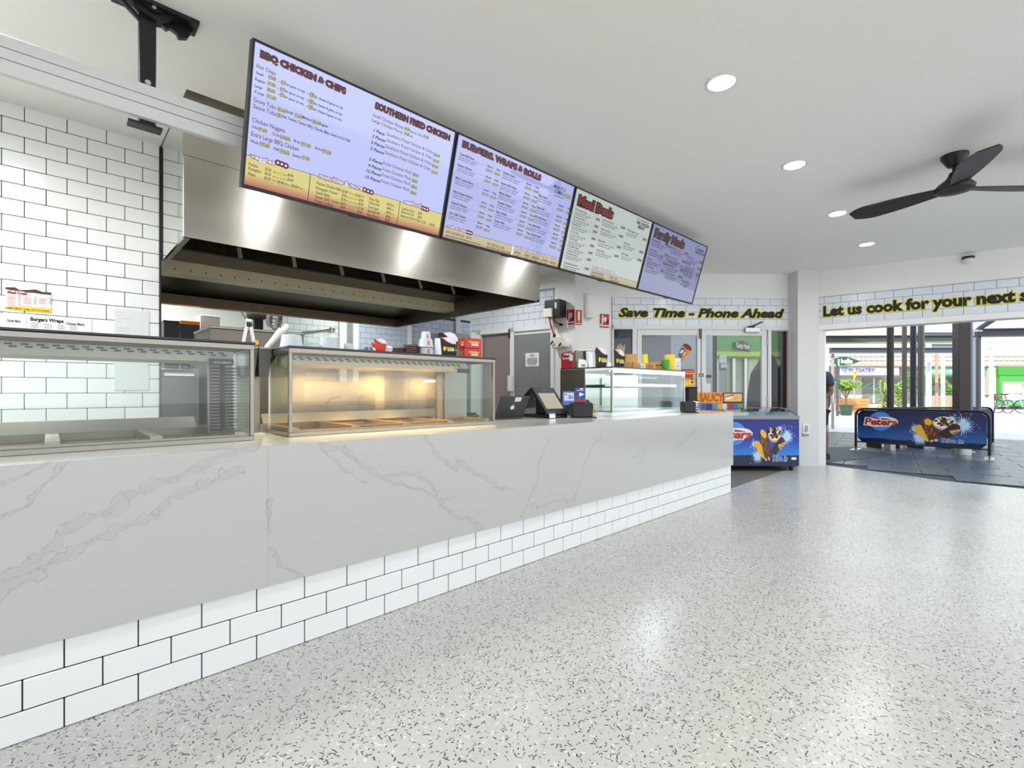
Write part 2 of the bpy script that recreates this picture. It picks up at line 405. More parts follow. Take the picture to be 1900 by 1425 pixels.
TM = {}
def tile_mesh(wd, ht, m, dp=0.010):
    k = (round(wd, 3), round(ht, 3), m.name)
    if k not in TM:
        me = G().box(0.002, wd-0.002, -dp, 0.004, 0.002, ht-0.002, c=0.0022).mesh('tile')
        me.materials.append(m); TM[k] = me
    return TM[k]
def tile_field(parent, x0, x1, zs, ht, pitch, phase, m=None, y=0.0, skip=None):
    """running bond rows; zs: bottoms of the rows (row 0 carries the phase), cut tiles at both ends"""
    m = m or M_tile
    for r, z in enumerate(zs):
        p = phase + (pitch/2 if r % 2 else 0)
        k = math.floor((x0-p)/pitch)
        a = p + k*pitch
        while a < x1-0.004:
            l, rr = max(a, x0), min(a+pitch, x1)
            if rr-l > 0.012 and not (skip and skip(l, rr, z)):
                o = obj('tile', tile_mesh(rr-l, ht, m), m, parent)
                o.location = (l, y, z)
            a += pitch

# kitchen tile wall behind the hot food cases
KY = 4.43
wl = obj('wall_left', G().box(-5, 0.594, KY, KY+0.12, 0, CEIL), M_white, kind='structure')
obj('grout_backing', G().box(-0.6, 0.594, KY-0.0135, KY-0.0005, 0.88, CEIL), M_grout, wl)
rows = [2.983-0.1027*(i+1) for i in range(21)]
# local frame of the wall is the world frame: shift tiles to the face plane
tile_field(wl, -0.6, 0.594, [z for z in rows if z > 0.85][::1], 0.1027, 0.2025, 0.493+0.101*0, y=KY-0.008, skip=None)
obj('trim_1', G().box(0.592, 0.6025, KY-0.03, KY+0.12, 0.0, CEIL-0.02), M_black, kind='structure')
obj('wall_back', G().box(-5, 7.1, 8.5, 8.62, 0, CEIL), M_wallk, kind='structure')
obj('wall_west', G().box(-5.12, -5, YBACK, 8.6, 0, CEIL), M_white, kind='structure')
wb_ = bpy.data.objects['wall_back']
M_tileb = mat('blue_white_tile', '#e2e6ef', 0.15, noise=0.03, scale=4)
g = G(); xa, xb, xc, xd = XY(520, 8.5), XY(628, 8.5), XY(662, 8.5), XY(872, 8.5)
obj('grout_backing', G().box(xa, xb, 8.485, 8.4995, 1.1, 2.7), M_groutg, wb_)
tile_field(wb_, xa, xb, [1.55+0.105*i for i in range(8)], 0.105, 0.21, xa, y=8.49, m=mat('mint_white_tile', '#dfe9e6', 0.15, noise=0.02))
obj('grout_backing', G().box(xc, xd, 8.485, 8.4995, 1.1, 2.7), M_groutg, wb_)
tile_field(wb_, xc, xd, [1.5+0.105*i for i in range(11)], 0.105, 0.21, xc+0.07, y=8.49, m=mat('daylit_blue_tile', '#bcc4d4', 0.15, noise=0.03, scale=4))  # blue-grey of the daylight put into the tile colour
for nm, u0, u1, mm, d in (('door_frame', 627, 640, M_wallk, 0.06), ('dark_opening', 640, 652, mat('dim_glass', '#8b9390', 0.2), 0.02), ('door_frame', 652, 662, M_wallk, 0.06), ('corner_post', 755, 761, M_wallk, 0.05), ('corner_post', 843, 851, M_wallk, 0.05)):
    obj(nm, G().box(XY(u0, 8.5), XY(u1, 8.5), 8.485-d, 8.485, 0, 2.9), mm, wb_)

# kitchen side wall with two doors, in its own frame (x runs towards the customer side)
KS0 = CW(875, 8.49); KS1 = CW(1067, 7.3); KSA = wall_angle(KS0, KS1); KSL = sqrt((KS1[0]-KS0[0])**2 + (KS1[1]-KS0[1])**2)
def ksx(u):
    a = (u-950)/900; r0 = -75/900*8.49; r1 = 117/900*7.3
    return (a*8.49 - r0)/((r1-r0) - a*(7.3-8.49))*KSL
def ksd(u): t = ksx(u)/KSL; return 8.49 + t*(7.3-8.49)
def kz(u, v): return ZD(v, ksd(u))
ws = obj('wall_kitchen_side', G().box(0, ksx(893), 0, 0.1, 0, CEIL).box(ksx(893), ksx(948), 0, 0.1, kz(920, 620), CEIL).box(ksx(948), KSL, 0, 0.1, 0, CEIL), M_white, loc=(KS0[0], KS0[1], 0), rz=KSA, kind='structure')
z0 = kz(950, 608.5); zt = z0+0.46
obj('grout_backing', G().box(0, ksx(1028), -0.0115, -0.0005, z0, zt+0.1), M_groutg, ws)
tile_field(ws, 0, ksx(1028), [z0+0.1065*i for i in range(5)], 0.1065, 0.21, 0.06, y=-0.006, m=M_tileb)
obj('cap_trim', G().box(0, ksx(1029), -0.025, 0, z0+0.5325, z0+0.56), mat('grey_trim', '#8b8d8c', 0.4), ws)
obj('door_frame', G().box(ksx(886), ksx(893), -0.03, 0, 0, z0).box(ksx(948), ksx(955), -0.03, 0, 0, z0).box(ksx(886), ksx(1029), -0.03, 0, z0-0.07, z0).box(ksx(1023), ksx(1029), -0.03, 0, 0, z0), M_plastic, ws)
d1 = obj('door_1', G().box(ksx(893), ksx(948), 0.03, 0.07, 0, kz(920, 619), c=0.002), mat('mauve_door', '#8f7f80', 0.45, noise=0.05, scale=2), loc=(KS0[0], KS0[1], 0), rz=KSA, kind='structure')
obj('door_closer', G().box(ksx(946.5), ksx(948.5), -0.05, 0.0, kz(948, 628), kz(948, 611)), M_black, d1)
d2 = obj('door_2', G().box(ksx(955), ksx(1023), -0.012, -0.002, 0, kz(990, 619), c=0.002), mat('grey_steel_door', '#8f9292', 0.42, 0.3, noise=0.12, scale=5), loc=(KS0[0], KS0[1], 0), rz=KSA, kind='structure')
obj('handle', G().box(ksx(946), ksx(955), -0.07, -0.03, kz(950, 726), kz(950, 697), c=0.004), M_plastic, d2)
# white wall stub with the fire signs
CS1 = ST0; CSA = wall_angle(KS1, CS1); CSL = sqrt((CS1[0]-KS1[0])**2 + (CS1[1]-KS1[1])**2)
obj('wall_stub', G().box(0, CSL, 0, 0.1, 0, CEIL), M_white, loc=(KS1[0], KS1[1], 0), rz=CSA, kind='structure')
def csx(u): return (u-1067)/(1135-1067)*CSL
# shopfront wall with the phone-ahead sign
ZB, ZT = 2.157, 2.585
wf = obj('wall_shopfront', G().box(0, STL+0.15, 0, 0.1, ZB, CEIL).box(-0.02, 0.0, 0, 0.1, 0, ZB), M_white, loc=(ST0[0], ST0[1], 0), rz=STA, kind='structure')
obj('grout_backing', G().box(0, STL, -0.0115, -0.0005, ZB, ZT), M_groutg, wf)
tile_field(wf, 0, STL, [ZB+0.107*i for i in range(4)][::1], 0.107, 0.2055, 0.033+0.1027, y=-0.006, m=M_tileb)
obj('cap_trim', G().box(0, STL, -0.03, 0, ZT, ZT+0.02), M_white, wf)
M_alw = mat('white_aluminium', '#d9d9d7', 0.35, noise=0.02)
obj('door_frame', G().box(lx(1135), lx(1472), -0.04, 0.06, ZB-0.06, ZB).box(lx(1135), lx(1138), -0.04, 0.06, 0, ZB).box(lx(1172), lx(1180), -0.04, 0.06, 0, ZB-0.06).box(lx(1422), lx(1428), -0.04, 0.06, 0, ZB-0.06).box(lx(1461), lx(1472), -0.04, 0.06, 0, ZB-0.06).box(lx(1428), lx(1461), -0.02, 0.05, ZB-0.075, ZB-0.05), M_alw, wf)
obj('red_edge', G().box(lx(1456.5), lx(1461), 0.02, 0.06, 0, ZB-0.06), mat('dark_red', '#5a1416', 0.4), wf)
M_shade = glass('tinted_glass', '#c9ccce', 0.9)
w1 = obj('window_1', G().box(lx(1138), lx(1172), 0.0, 0.008, 0, ZB-0.06), M_shade, loc=(ST0[0], ST0[1], 0), rz=STA, kind='structure')
w2 = obj('window_2', G().box(lx(1428), lx(1457), 0.0, 0.008, 0, ZB-0.075), M_shade, loc=(ST0[0], ST0[1], 0), rz=STA, kind='structure')
def leaf(name, u0, u1, g0, g1, hinge):
    a, b, c, d = lx(u0), lx(u1), lx(g0), lx(g1); zt_ = 2.005
    o = obj(name, G().box(a, c, -0.03, 0.02, 0.02, ZB-0.062).box(d, b, -0.03, 0.02, 0.02, ZB-0.062).box(c, d, -0.03, 0.02, zt_, ZB-0.062).box(c, d, -0.03, 0.02, 0.02, 0.2), M_alw, loc=(ST0[0], ST0[1], 0), rz=STA, kind='structure')
    obj('pane', G().box(c, d, -0.008, 0.0, 0.2, zt_), M_glass, o)
    for z in (1.9, 1.03, 0.3):
        obj('hinge', G().cyl((lx(hinge), -0.04, z-0.05), (lx(hinge), -0.04, z+0.05), 0.009, n=8), M_alu, o)
    return o
dl = leaf('door_3', 1181, 1297, 1189, 1291, 1180)
dr = leaf('door_4', 1299, 1420, 1307, 1411, 1420)
obj('latch', G().box(lx(1294), lx(1298.5), -0.05, -0.03, ZB-0.2, ZB-0.05), mat('brown_latch', '#5b5048', 0.4), dl)
for z in (1.405, 1.375): obj('lock_hole', G().cyl((lx(1295), -0.036, z), (lx(1295), -0.03, z), 0.012, n=10).cyl((lx(1301), -0.036, z), (lx(1301), -0.03, z), 0.012, n=10), M_black, dl)
obj('push_plate', G().box(lx(1301), lx(1315), -0.04, -0.03, 0.95, 1.26), M_alw, dr)
dc = obj('door_closer', G().box(lx(1377), lx(1404), -0.09, -0.03, 2.055, 2.125, c=0.004), M_alu, dr)
obj('closer_arm', G().tube([(lx(1385), -0.1, 2.13), (lx(1390), -0.12, 2.15), (lx(1407), -0.1, 2.21)], 0.011).box(lx(1383), lx(1392), -0.11, -0.05, 2.125, 2.145), M_black, dc)
obj('hinge_plate', G().box(lx(1307), lx(1317), -0.034, -0.03, 1.35, 1.39), mat('brass', '#4c4326', 0.4), dr)
# street-side wall: lintel over the wide opening
wr_ = obj('wall_street_side', G().box(-0.05, 6.8, 0, 0.22, 2.155, CEIL).box(6.5, 6.8, 0, 0.22, 0, 2.155), M_white, loc=(RW0[0], RW0[1], 0), rz=RWA, kind='structure')
obj('grout_backing', G().box(rs(1516.5), 6.4, -0.0115, -0.0005, ZB, ZT-0.005), M_groutg, wr_)
tile_field(wr_, rs(1516.5), 6.4, [ZB+0.105*i for i in range(4)], 0.105, 0.2083, 0.0945+0.104, y=-0.006, m=M_tileb)
obj('lintel_casing', G().box(-0.03, 6.5, -0.05, 0.18, 2.07, 2.155, c=0.006), M_white, wr_)
obj('jamb_casing', G().box(-0.02, 0.035, -0.05, 0.0, 0, 2.07).box(0.035, 0.075, -0.03, 0.2, 0, 2.07).box(0.075, 0.1, 0.0, 0.2, 0, 2.07).box(6.4, 6.5, -0.03, 0.2, 0, 2.07), M_white, wr_)
# pillar between the two walls
pc = CW(1498, 7.36)
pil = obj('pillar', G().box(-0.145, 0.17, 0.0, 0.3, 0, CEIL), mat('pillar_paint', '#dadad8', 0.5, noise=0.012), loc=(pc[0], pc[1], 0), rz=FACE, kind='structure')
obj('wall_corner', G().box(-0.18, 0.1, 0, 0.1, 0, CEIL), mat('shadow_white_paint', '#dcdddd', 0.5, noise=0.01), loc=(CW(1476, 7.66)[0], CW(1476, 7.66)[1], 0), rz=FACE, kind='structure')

# ------------------------------------------------------------------ lettering on the two tile bands
def sign(name, label, body, x, z, w_, h, loc, rz, sh, extra=None):
    t = thing(name, label, 'sign', loc, rz)
    for nm, off, y, m in (('yellow_outline', 0.105, -0.0185, M_yelb), ('lettering', 0.05, -0.0195, M_ink)):
        g = G(); g.text(body, x, z, w_, h, y=y, off=off, shear=sh)
        if extra: g.text(extra[0], extra[1], z, extra[2], h, y=y, off=off, shear=sh)
        obj(nm, g, m, t)
    return t
M_yelb = mat('yellow_vinyl', '#e6dc28', 0.4, noise=0.02)
sign('wall_sign', 'slanted black and yellow lettering "Save Time - Phone Ahead" on tiles above the glass doors', 'Save Time - Phone Ahead', lx(1148), ZD(587.5, 7.5), lx(1452)-lx(1148), 0.125, (ST0[0], ST0[1], 0), STA, 0.28)
sign('wall_sign', 'black and yellow lettering starting "Let us cook" on tiles above the street opening', 'Let us cook for your next', rs(1529), 2.285, rs(1882)-rs(1529), 0.142, (RW0[0], RW0[1], 0), RWA, 0.0, ('s', rs(1894), 0.075))

# ------------------------------------------------------------------ the counter
CZ, CF, CE = 0.914, 2.24, 5.595
TY = 2.267
ct = thing('service_counter', 'long white servery counter with grey-veined stone front and tiled kick', 'counter')
XS = -2.4
xj = XY(496.5, CF)
obj('stone_panel', G().box(XS, xj-0.0003, CF, CF+0.03, 0.31, CZ-0.0005), M_marble, ct)
obj('stone_panel', G().box(xj+0.0003, CE, CF, CF+0.03, 0.31, CZ-0.0005), M_marble, ct)
obj('benchtop', G().box(XS, CE, CF+0.03, 3.2, CZ-0.03, CZ).box(CE-0.02, CE, CF+0.03, 3.2, 0.31, CZ-0.03), M_quartz, ct)
obj('carcass', G().box(XS, 5.574, TY-0.0035, 3.18, 0, CZ-0.031), M_grout, ct)
kx = 0.0375
ktop = [0.204, 0.102, 0.0]
tile_field(ct, -1.2, 5.581, [0.0, 0.102, 0.204], 0.102, 0.2021, kx, y=TY+0.002)
obj('end_tile_panel', G().box(5.574, 5.582, TY+0.003, 3.18, 0, 0.31), M_tile, ct)
# ------------------------------------------------------------------ the row of menu screens
YT, ZTOP, YB, ZBOT, TX0, TP = 2.53, 2.838, 2.721, 2.184, 0.699, 1.2215
TH_ = sqrt((YB-YT)**2 + (ZTOP-ZBOT)**2)
TD = Vector((0, (YB-YT)/TH_, (ZBOT-ZTOP)/TH_))            # down the slope
TN = Vector((1, 0, 0)).cross(-TD)                          # out of the glass, to the customer
def tvhit(u, v):                                           # point of the screens' plane seen at (u, v) -> (x, distance from top edge)
    a = u-950
    dx, dy, dz = FOC*CT + a*ST, FOC*ST - a*CT, VY-v
    p0 = Vector((0, YT, ZTOP)); n = TN; o = Vector((0, 0, H)); d = Vector((dx, dy, dz))
    k = (p0-o).dot(n)/d.dot(n); p = o + d*k
    return p.x, (p-p0).dot(TD)
def tvp(x, t, o=0.0): return Vector((x, YT, ZTOP)) + TD*t + TN*o
def tvbox(g, x0, x1, t0, t1, o0, o1):
    V = [tvp(x, t, o) for x in (x0, x1) for t in (t0, t1) for o in (o0, o1)]
    return g.add(V, [(0,1,3,2), (4,6,7,5), (0,4,5,1), (2,3,7,6), (0,2,6,4), (1,5,7,3)])
def screen_mat(name, col, es, ramp=None):
    m = mat(name, '#0c0c10', 0.04, spec=1.0, noise=0, emit=col, es=es*KE)
    if ramp:
        N = m.node_tree.nodes; L = m.node_tree.links
        tc = N.new('ShaderNodeTexCoord'); sp = N.new('ShaderNodeSeparateXYZ'); mr = N.new('ShaderNodeMapRange'); cr = N.new('ShaderNodeValToRGB')
        L.new(tc.outputs['Object'], sp.inputs[0]); L.new(sp.outputs['Z'], mr.inputs[0])
        mr.inputs[1].default_value, mr.inputs[2].default_value = ramp[0], ramp[1]
        L.new(mr.outputs[0], cr.inputs[0])
        cr.color_ramp.elements[0].color = lin(ramp[2]); cr.color_ramp.elements[1].color = lin(ramp[3])
        e = cr.color_ramp.elements.new(0.45); e.color = lin(col)
        L.new(cr.outputs[0], N['Principled BSDF'].inputs['Emission Color'])
    return m
def ink(name, col): return mat(name, '#050505', 0.15, noise=0, emit=col, es=0.9*KE)
I_blk, I_mar, I_red, I_yel, I_gry, I_wht, I_gold = ink('screen_black', '#16121c'), ink('screen_maroon', '#6d1330'), ink('screen_red', '#7a2320'), ink('screen_yellow', '#d9d83a'), ink('screen_grey', '#6c6fa0'), ink('screen_white', '#eef0ff'), ink('screen_olive', '#8d8a3c')
class Scr:
    def __init__(s, k, label, back, org, sc):
        s.k = k; s.x0 = TX0 + k*TP + 0.004; s.x1 = TX0 + (k+1)*TP - 0.004; s.org = org; s.sc = sc
        s.t = thing('menu_screen', label, 'menu screen', group='menu screens over the counter')
        g = G()
        tvbox(g, s.x0, s.x1, 0, TH_, -0.045, -0.002)
        tvbox(g, s.x0+0.3, s.x1-0.3, 0.12, TH_-0.12, -0.07, -0.045)
        obj('case', g, M_black, s.t)
        b = 0.011; g = G()
        tvbox(g, s.x0, s.x1, 0, b, -0.002, 0.006); tvbox(g, s.x0, s.x1, TH_-0.017, TH_, -0.002, 0.006)
        tvbox(g, s.x0, s.x0+b, b, TH_-0.017, -0.002, 0.006); tvbox(g, s.x1-b, s.x1, b, TH_-0.017, -0.002, 0.006)
        obj('bezel', g, M_black, s.t)
        g = G(); tvbox(g, (s.x0+s.x1)/2-0.03, (s.x0+s.x1)/2+0.03, TH_-0.001, TH_+0.007, -0.02, 0.004); obj('sensor_bar', g, M_black, s.t)
        g = G().box((s.x0+s.x1)/2-0.2, (s.x0+s.x1)/2-0.17, 2.70, 2.804, 2.5, 2.53).box((s.x0+s.x1)/2+0.17, (s.x0+s.x1)/2+0.2, 2.70, 2.804, 2.5, 2.53)
        obj('bracket', g, M_black, s.t)
        g = G(); tvbox(g, s.x0+b, s.x1-b, b, TH_-0.017, -0.001, 0.0005); obj('display', g, back, s.t)
        s.L = {}
    def px(s, x, y): return tvhit(s.org[0]+x/s.sc, s.org[1]+y/s.sc)
    def put(s, body, x0, y0, x1, h, m, off=0.018, shear=0.0, o=0.0015):
        a, t = s.px(x0, y0); a2, t2 = s.px(x0, y0-h)
        b = a
        for i in range(3):                                   # right end on the same line of the screen
            yy = y0; 
            lo, hi = y0-200, y0+700
            for _ in range(30):
                mid = (lo+hi)/2
                if s.px(x1, mid)[1] < t: lo = mid
                else: hi = mid
            b = s.px(x1, lo)[0]; break
        g = s.L.setdefault((m.name, round(o, 4)), (G(), m))[0]
        g.text(body, a, 0, b-a, t-t2, y=-o, off=off, shear=shear, dirx=(1, 0, 0), diry=-TD, org=tvp(0, t))
        return a, b, t, t-t2
    def head(s, body, x0, y0, x1, h, fill=None, edge=None, off=0.028, e=0.125, shear=0.0):
        keep = s.L; s.L = {}
        s.put(body, x0, y0, x1, h, I_blk, off=e+0.02, shear=shear, o=0.001) if fill is I_red else None
        s.put(body, x0, y0, x1, h, edge or I_red, off=e, shear=shear, o=0.0016)
        s.put(body, x0, y0, x1, h, fill or I_blk, off=off, shear=shear, o=0.0022)
        items = list(s.L.values()); s.L = keep
        for i, (g, m) in enumerate(items): obj('heading' if i == len(items)-1 else 'heading_border', g, m, s.t, kind='stuff')
    def price(s, body, x0, y0, x1, h):
        s.put(body, x0, y0, x1, h, I_blk, off=0.085, o=0.0012); s.put(body, x0, y0, x1, h, I_yel, off=0.012, o=0.0018)
    def bar(s, x0, x1, t0, t1, m, o=0.0008):
        g = s.L.setdefault((m.name, round(o, 4)), (G(), m))[0]
        g.add([tvp(x0, t0, o), tvp(x1, t0, o), tvp(x1, t1, o), tvp(x0, t1, o)], [(0, 3, 2, 1)])
    def dots(s, pts):
        for x, y in pts:
            a, t = s.px(x, y)
            for r, m, o in ((0.0155, I_mar, 0.0016), (0.006, I_wht, 0.0022)):
                g = s.L.setdefault((m.name, o), (G(), m))[0]
                g.add([tvp(a+r*cos(q), t+r*sin(q), o) for q in [2*pi*i/14 for i in range(14)]], [tuple(range(14))])
    def done(s):
        nm = {'screen_black': 'black_lettering', 'screen_maroon': 'maroon_lettering', 'screen_red': 'red_lettering', 'screen_yellow': 'yellow_prices', 'screen_grey': 'grey_lettering', 'screen_white': 'white_lettering', 'screen_olive': 'olive_prices'}
        for (n, o), (g, m) in s.L.items():
            obj(nm.get(n, 'menu_band'), g, m, s.t, kind='stuff')
M_lav = screen_mat('screen_lavender', '#bcc4fb', 0.88)
M_lav2 = screen_mat('screen_lavender_dim', '#b0b5f0', 0.85)
M_mint = screen_mat('screen_mint', '#c3ccc8', 0.8)
M_lav4 = screen_mat('screen_violet', '#9296c4', 0.68)
def band_mat(name, t0, t1, c0, c1): return screen_mat(name, c0, 0.82, (tvp(0, TH_-0.017).z, tvp(0, t0).z, c1, c0))

# screen 1 ---------------------------------------------------------
s = Scr(0, 'menu screen headed BBQ CHICKEN & CHIPS, in front of the steel hood', M_lav, (430, 50), 4.5238)
P_, T_, Q_ = s.put, s.head, s.price
T_('BBQ CHICKEN & CHIPS', 243, 252, 950, 54)
P_('Hot Chips', 207, 340, 368, 34, I_mar, 0.008)
for t, x0, y, x1 in (('Small', 203, 392, 263), ('Regular', 197, 446, 282), ('Large', 192, 501, 255), ('X Large', 188, 549, 270)): P_(t, x0, y, x1, 22, I_blk)
for t, x0, y, x1 in (('$4.00', 308, 428, 370), ('$6.00', 302, 482, 366), ('$9.00', 298, 534, 362), ('$11.00', 293, 587, 370)): Q_(t, x0, y, x1, 27)
for i, (x, y) in enumerate(((415, 474), (408, 530), (404, 578))):
    P_('+', x-25, y-6, x-14, 14, I_blk); Q_('$1', x, y, x+30, 28); P_('for gravy on top', x+38-i, y+15, x+197, 22, I_blk)
    P_('+', x+219, y+92, x+230, 14, I_blk); Q_('$2', x+240, y+103, x+277, 30); P_('for cheese & gravy on top', x+281, y+120, x+516, 22, I_blk)
P_('Gravy Tubs', 183, 625, 368, 36, I_mar, 0.008); Q_('$2.00', 385, 698, 450, 27); P_('Small', 452, 716, 512, 24, I_blk); Q_('$4.00', 528, 748, 590, 27); P_('Medium', 594, 767, 668, 24, I_blk); Q_('$5.00', 676, 802, 735, 27); P_('Regular', 737, 822, 808, 24, I_blk)
P_('Sauce Tubs', 180, 678, 370, 36, I_mar, 0.008); Q_('$2', 378, 748, 412, 28); P_('Aoli, Tomato, Tartare, BBQ, Chipotle, Mayo, Sweet or Hot Chilli', 418, 757, 990, 25, I_blk)
P_('Chicken Nuggets', 170, 793, 446, 36, I_mar, 0.008)
P_('6 for', 172, 846, 222, 24, I_blk); Q_('$6.00', 226, 868, 292, 28); P_('12 for', 340, 906, 402, 24, I_blk); Q_('$10.00', 407, 932, 490, 28); P_('18 for', 517, 964, 575, 24, I_blk); Q_('$16.00', 582, 990, 660, 28); P_('24 for', 695, 1024, 753, 24, I_blk); Q_('$19.00', 760, 1050, 832, 28)
P_('Extra Large BBQ Chicken', 162, 912, 560, 38, I_mar, 0.008)
P_('Whole', 155, 966, 220, 24, I_blk); Q_('$18.00', 232, 990, 315, 30); P_('Half', 352, 1030, 396, 24, I_blk); Q_('$10.00', 404, 1052, 482, 30); P_('Quarter', 507, 1082, 580, 24, I_blk); Q_('$6.00', 590, 1105, 650, 28)
T_('SOUTHERN FRIED CHICKEN', 1205, 682, 1825, 50)
P_('Small Chicken Pieces', 1183, 750, 1438, 28, I_mar, 0.005); Q_('$3.50', 1450, 858, 1495, 22); P_('ea or 2 for', 1500, 884, 1598, 20, I_mar); Q_('$6.00', 1608, 925, 1650, 22)
P_('Large Chicken Pieces', 1177, 793, 1432, 28, I_mar, 0.005); Q_('$4.50', 1447, 900, 1488, 22); P_('ea', 1494, 920, 1516, 16, I_mar)
for a, b, x0, y, x1, x2, x3, xp, yp in (('1 Piece', 'Southern Fried Chicken & Chips', 1190, 878, 1280, 1302, 1688, 1695, 1078), ('2 Pieces', 'Southern Fried Chicken & Chips', 1177, 926, 1287, 1297, 1682, 1690, 1126), ('3 Pieces', 'Southern Fried Chicken & Chips', 1168, 978, 1280, 1290, 1675, 1682, 1172), ('5 Pieces', 'Southern Fried Chicken & Chips', 1162, 1030, 1275, 1283, 1668, 1676, 1222),
        ('5 Pieces', 'Fried Chicken Pack', 1152, 1120, 1262, 1270, 1510, 1518, 1245), ('9 Pieces', 'Fried Chicken Pack', 1146, 1172, 1255, 1265, 1502, 1510, 1296), ('12 Pieces', 'Fried Chicken Pack', 1128, 1216, 1250, 1258, 1497, 1505, 1346), ('15 Pieces', 'Fried Chicken Pack', 1120, 1268, 1243, 1252, 1490, 1498, 1396)):
    P_(a, x0, y, x1, 26, I_blk, 0.025, 0.2); P_(b, x2, y + (x2-x0)*0.28, x3, 28, I_mar, 0.004); Q_('$9.90' if x3 > 1600 else '$35.00', xp, yp, xp+48, 22)
tb = (s.px(105, 1068)[1] + s.px(1765, 665+904.8)[1])/2
tb = max(tb, 0.45)
bm1 = band_mat('screen_yellow_band', tb, TH_, '#e2d477', '#b8433a')
def band(s, t0, x0, x1, m):
    g = G(); tvbox(g, x0, x1, t0, TH_-0.017, 0.0002, 0.0008); obj('menu_band', g, m, s.t); s.bar(x0, x1, t0-0.0012, t0+0.0012, I_blk, 0.0011)
band(s, tb, s.x0+0.011, s.x1-0.011, bm1)
B = lambda y: y + 904.8
for x, y in ((648, 450), (1397, 675)):
    a = s.px(x, B(y))[0]; s.bar(a-0.002, a+0.002, tb, TH_-0.02, I_mar, 0.0011)
T_('veggies', 160, 1098, 358, 36, I_wht, I_mar); s.dots([(387, 1140), (420, 1152), (453, 1166)])
T_('munchies & more', 735, B(360), 1095, 38, I_wht, I_mar); s.dots([(1115, B(463)), (1143, B(474)), (1172, B(484))])
T_('seafood', 1447, B(574), 1583, 34, I_wht, I_mar); s.dots([(1600, B(615)), (1620, B(622)), (1641, B(629))])
for t, x0, y, x1, h in (('Potato', 142, 256, 222, 26), ('Pumpkin', 140, 294, 243, 26), ('Peas', 137, 336, 195, 26), ("Pop'em Chicken Balls", 712, 415, 918, 24), ('Pineapple Fritters', 707, 455, 888, 24), ('Garlic Balls', 703, 492, 820, 24), ('Sweet Chilli Tenders', 700, 528, 905, 24), ('Potato Scallops', 697, 562, 852, 24),
        ('Pluto Pup', 1152, 546, 1235, 24), ('Chiko Roll', 1147, 578, 1235, 24), ('Corn Jack', 1142, 612, 1230, 24), ('Spring Roll', 1138, 645, 1235, 24), ('Hash Brown', 1134, 680, 1240, 24), ('Seafood Stick', 1428, 626, 1532, 20), ('Battered Fish', 1422, 655, 1525, 20), ('Battered Fish & Chips', 1418, 686, 1582, 20)):
    P_(t, x0, B(y), x1, h, I_blk, 0.012)
for t, x0, y, x1 in (('$2.20', 280, 294, 330), ('$9.90', 468, 346, 515), ('$2.20', 277, 332, 327), ('$9.90', 465, 384, 512), ('$2.50', 273, 370, 323), ('$4.00', 383, 402, 435), ('$5.00', 501, 436, 550), ('$3.00', 924, 482, 968), ('$7.00', 1036, 515, 1078), ('$2.00', 922, 514, 960), ('$9.00', 1064, 556, 1103), ('$2.00', 918, 548, 956), ('$9.00', 1062, 588, 1100), ('$2.50', 915, 582, 953), ('$11.00', 1058, 622, 1105), ('$2.00', 911, 612, 949), ('$9.00', 1052, 655, 1090), ('$5.50', 1303, 590, 1338), ('$4.00', 1299, 624, 1334), ('$4.00', 1295, 658, 1330), ('$4.00', 1291, 692, 1326), ('$2.00', 1286, 722, 1320), ('$2.50', 1562, 664, 1594), ('$9.00', 1558, 698, 1590), ('$11.00', 1590, 738, 1624), ('$16.00', 1660, 760, 1698)): P_(t, x0, B(y), x1, 22, I_blk, 0.02)
for t, x0, y, x1 in (('ea or 5 for', 345, 318, 462), ('ea or 5 for', 342, 356, 460), ('Sml', 332, 386, 372), ('Med', 441, 420, 490), ('Reg', 554, 450, 594), ('/10 or', 972, 494, 1030), ('/25', 1080, 524, 1108), ('ea or 4 for', 963, 528, 1060), ('ea or 4 for', 960, 562, 1057), ('ea or 5 for', 956, 596, 1054), ('ea or 5 for', 952, 628, 1048), ('ea', 1342, 602, 1362), ('ea', 1338, 636, 1358), ('ea', 1334, 670, 1354), ('ea', 1330, 704, 1350), ('ea', 1324, 734, 1344)): P_(t, x0, B(y), x1, 20, I_gold)
s.done()

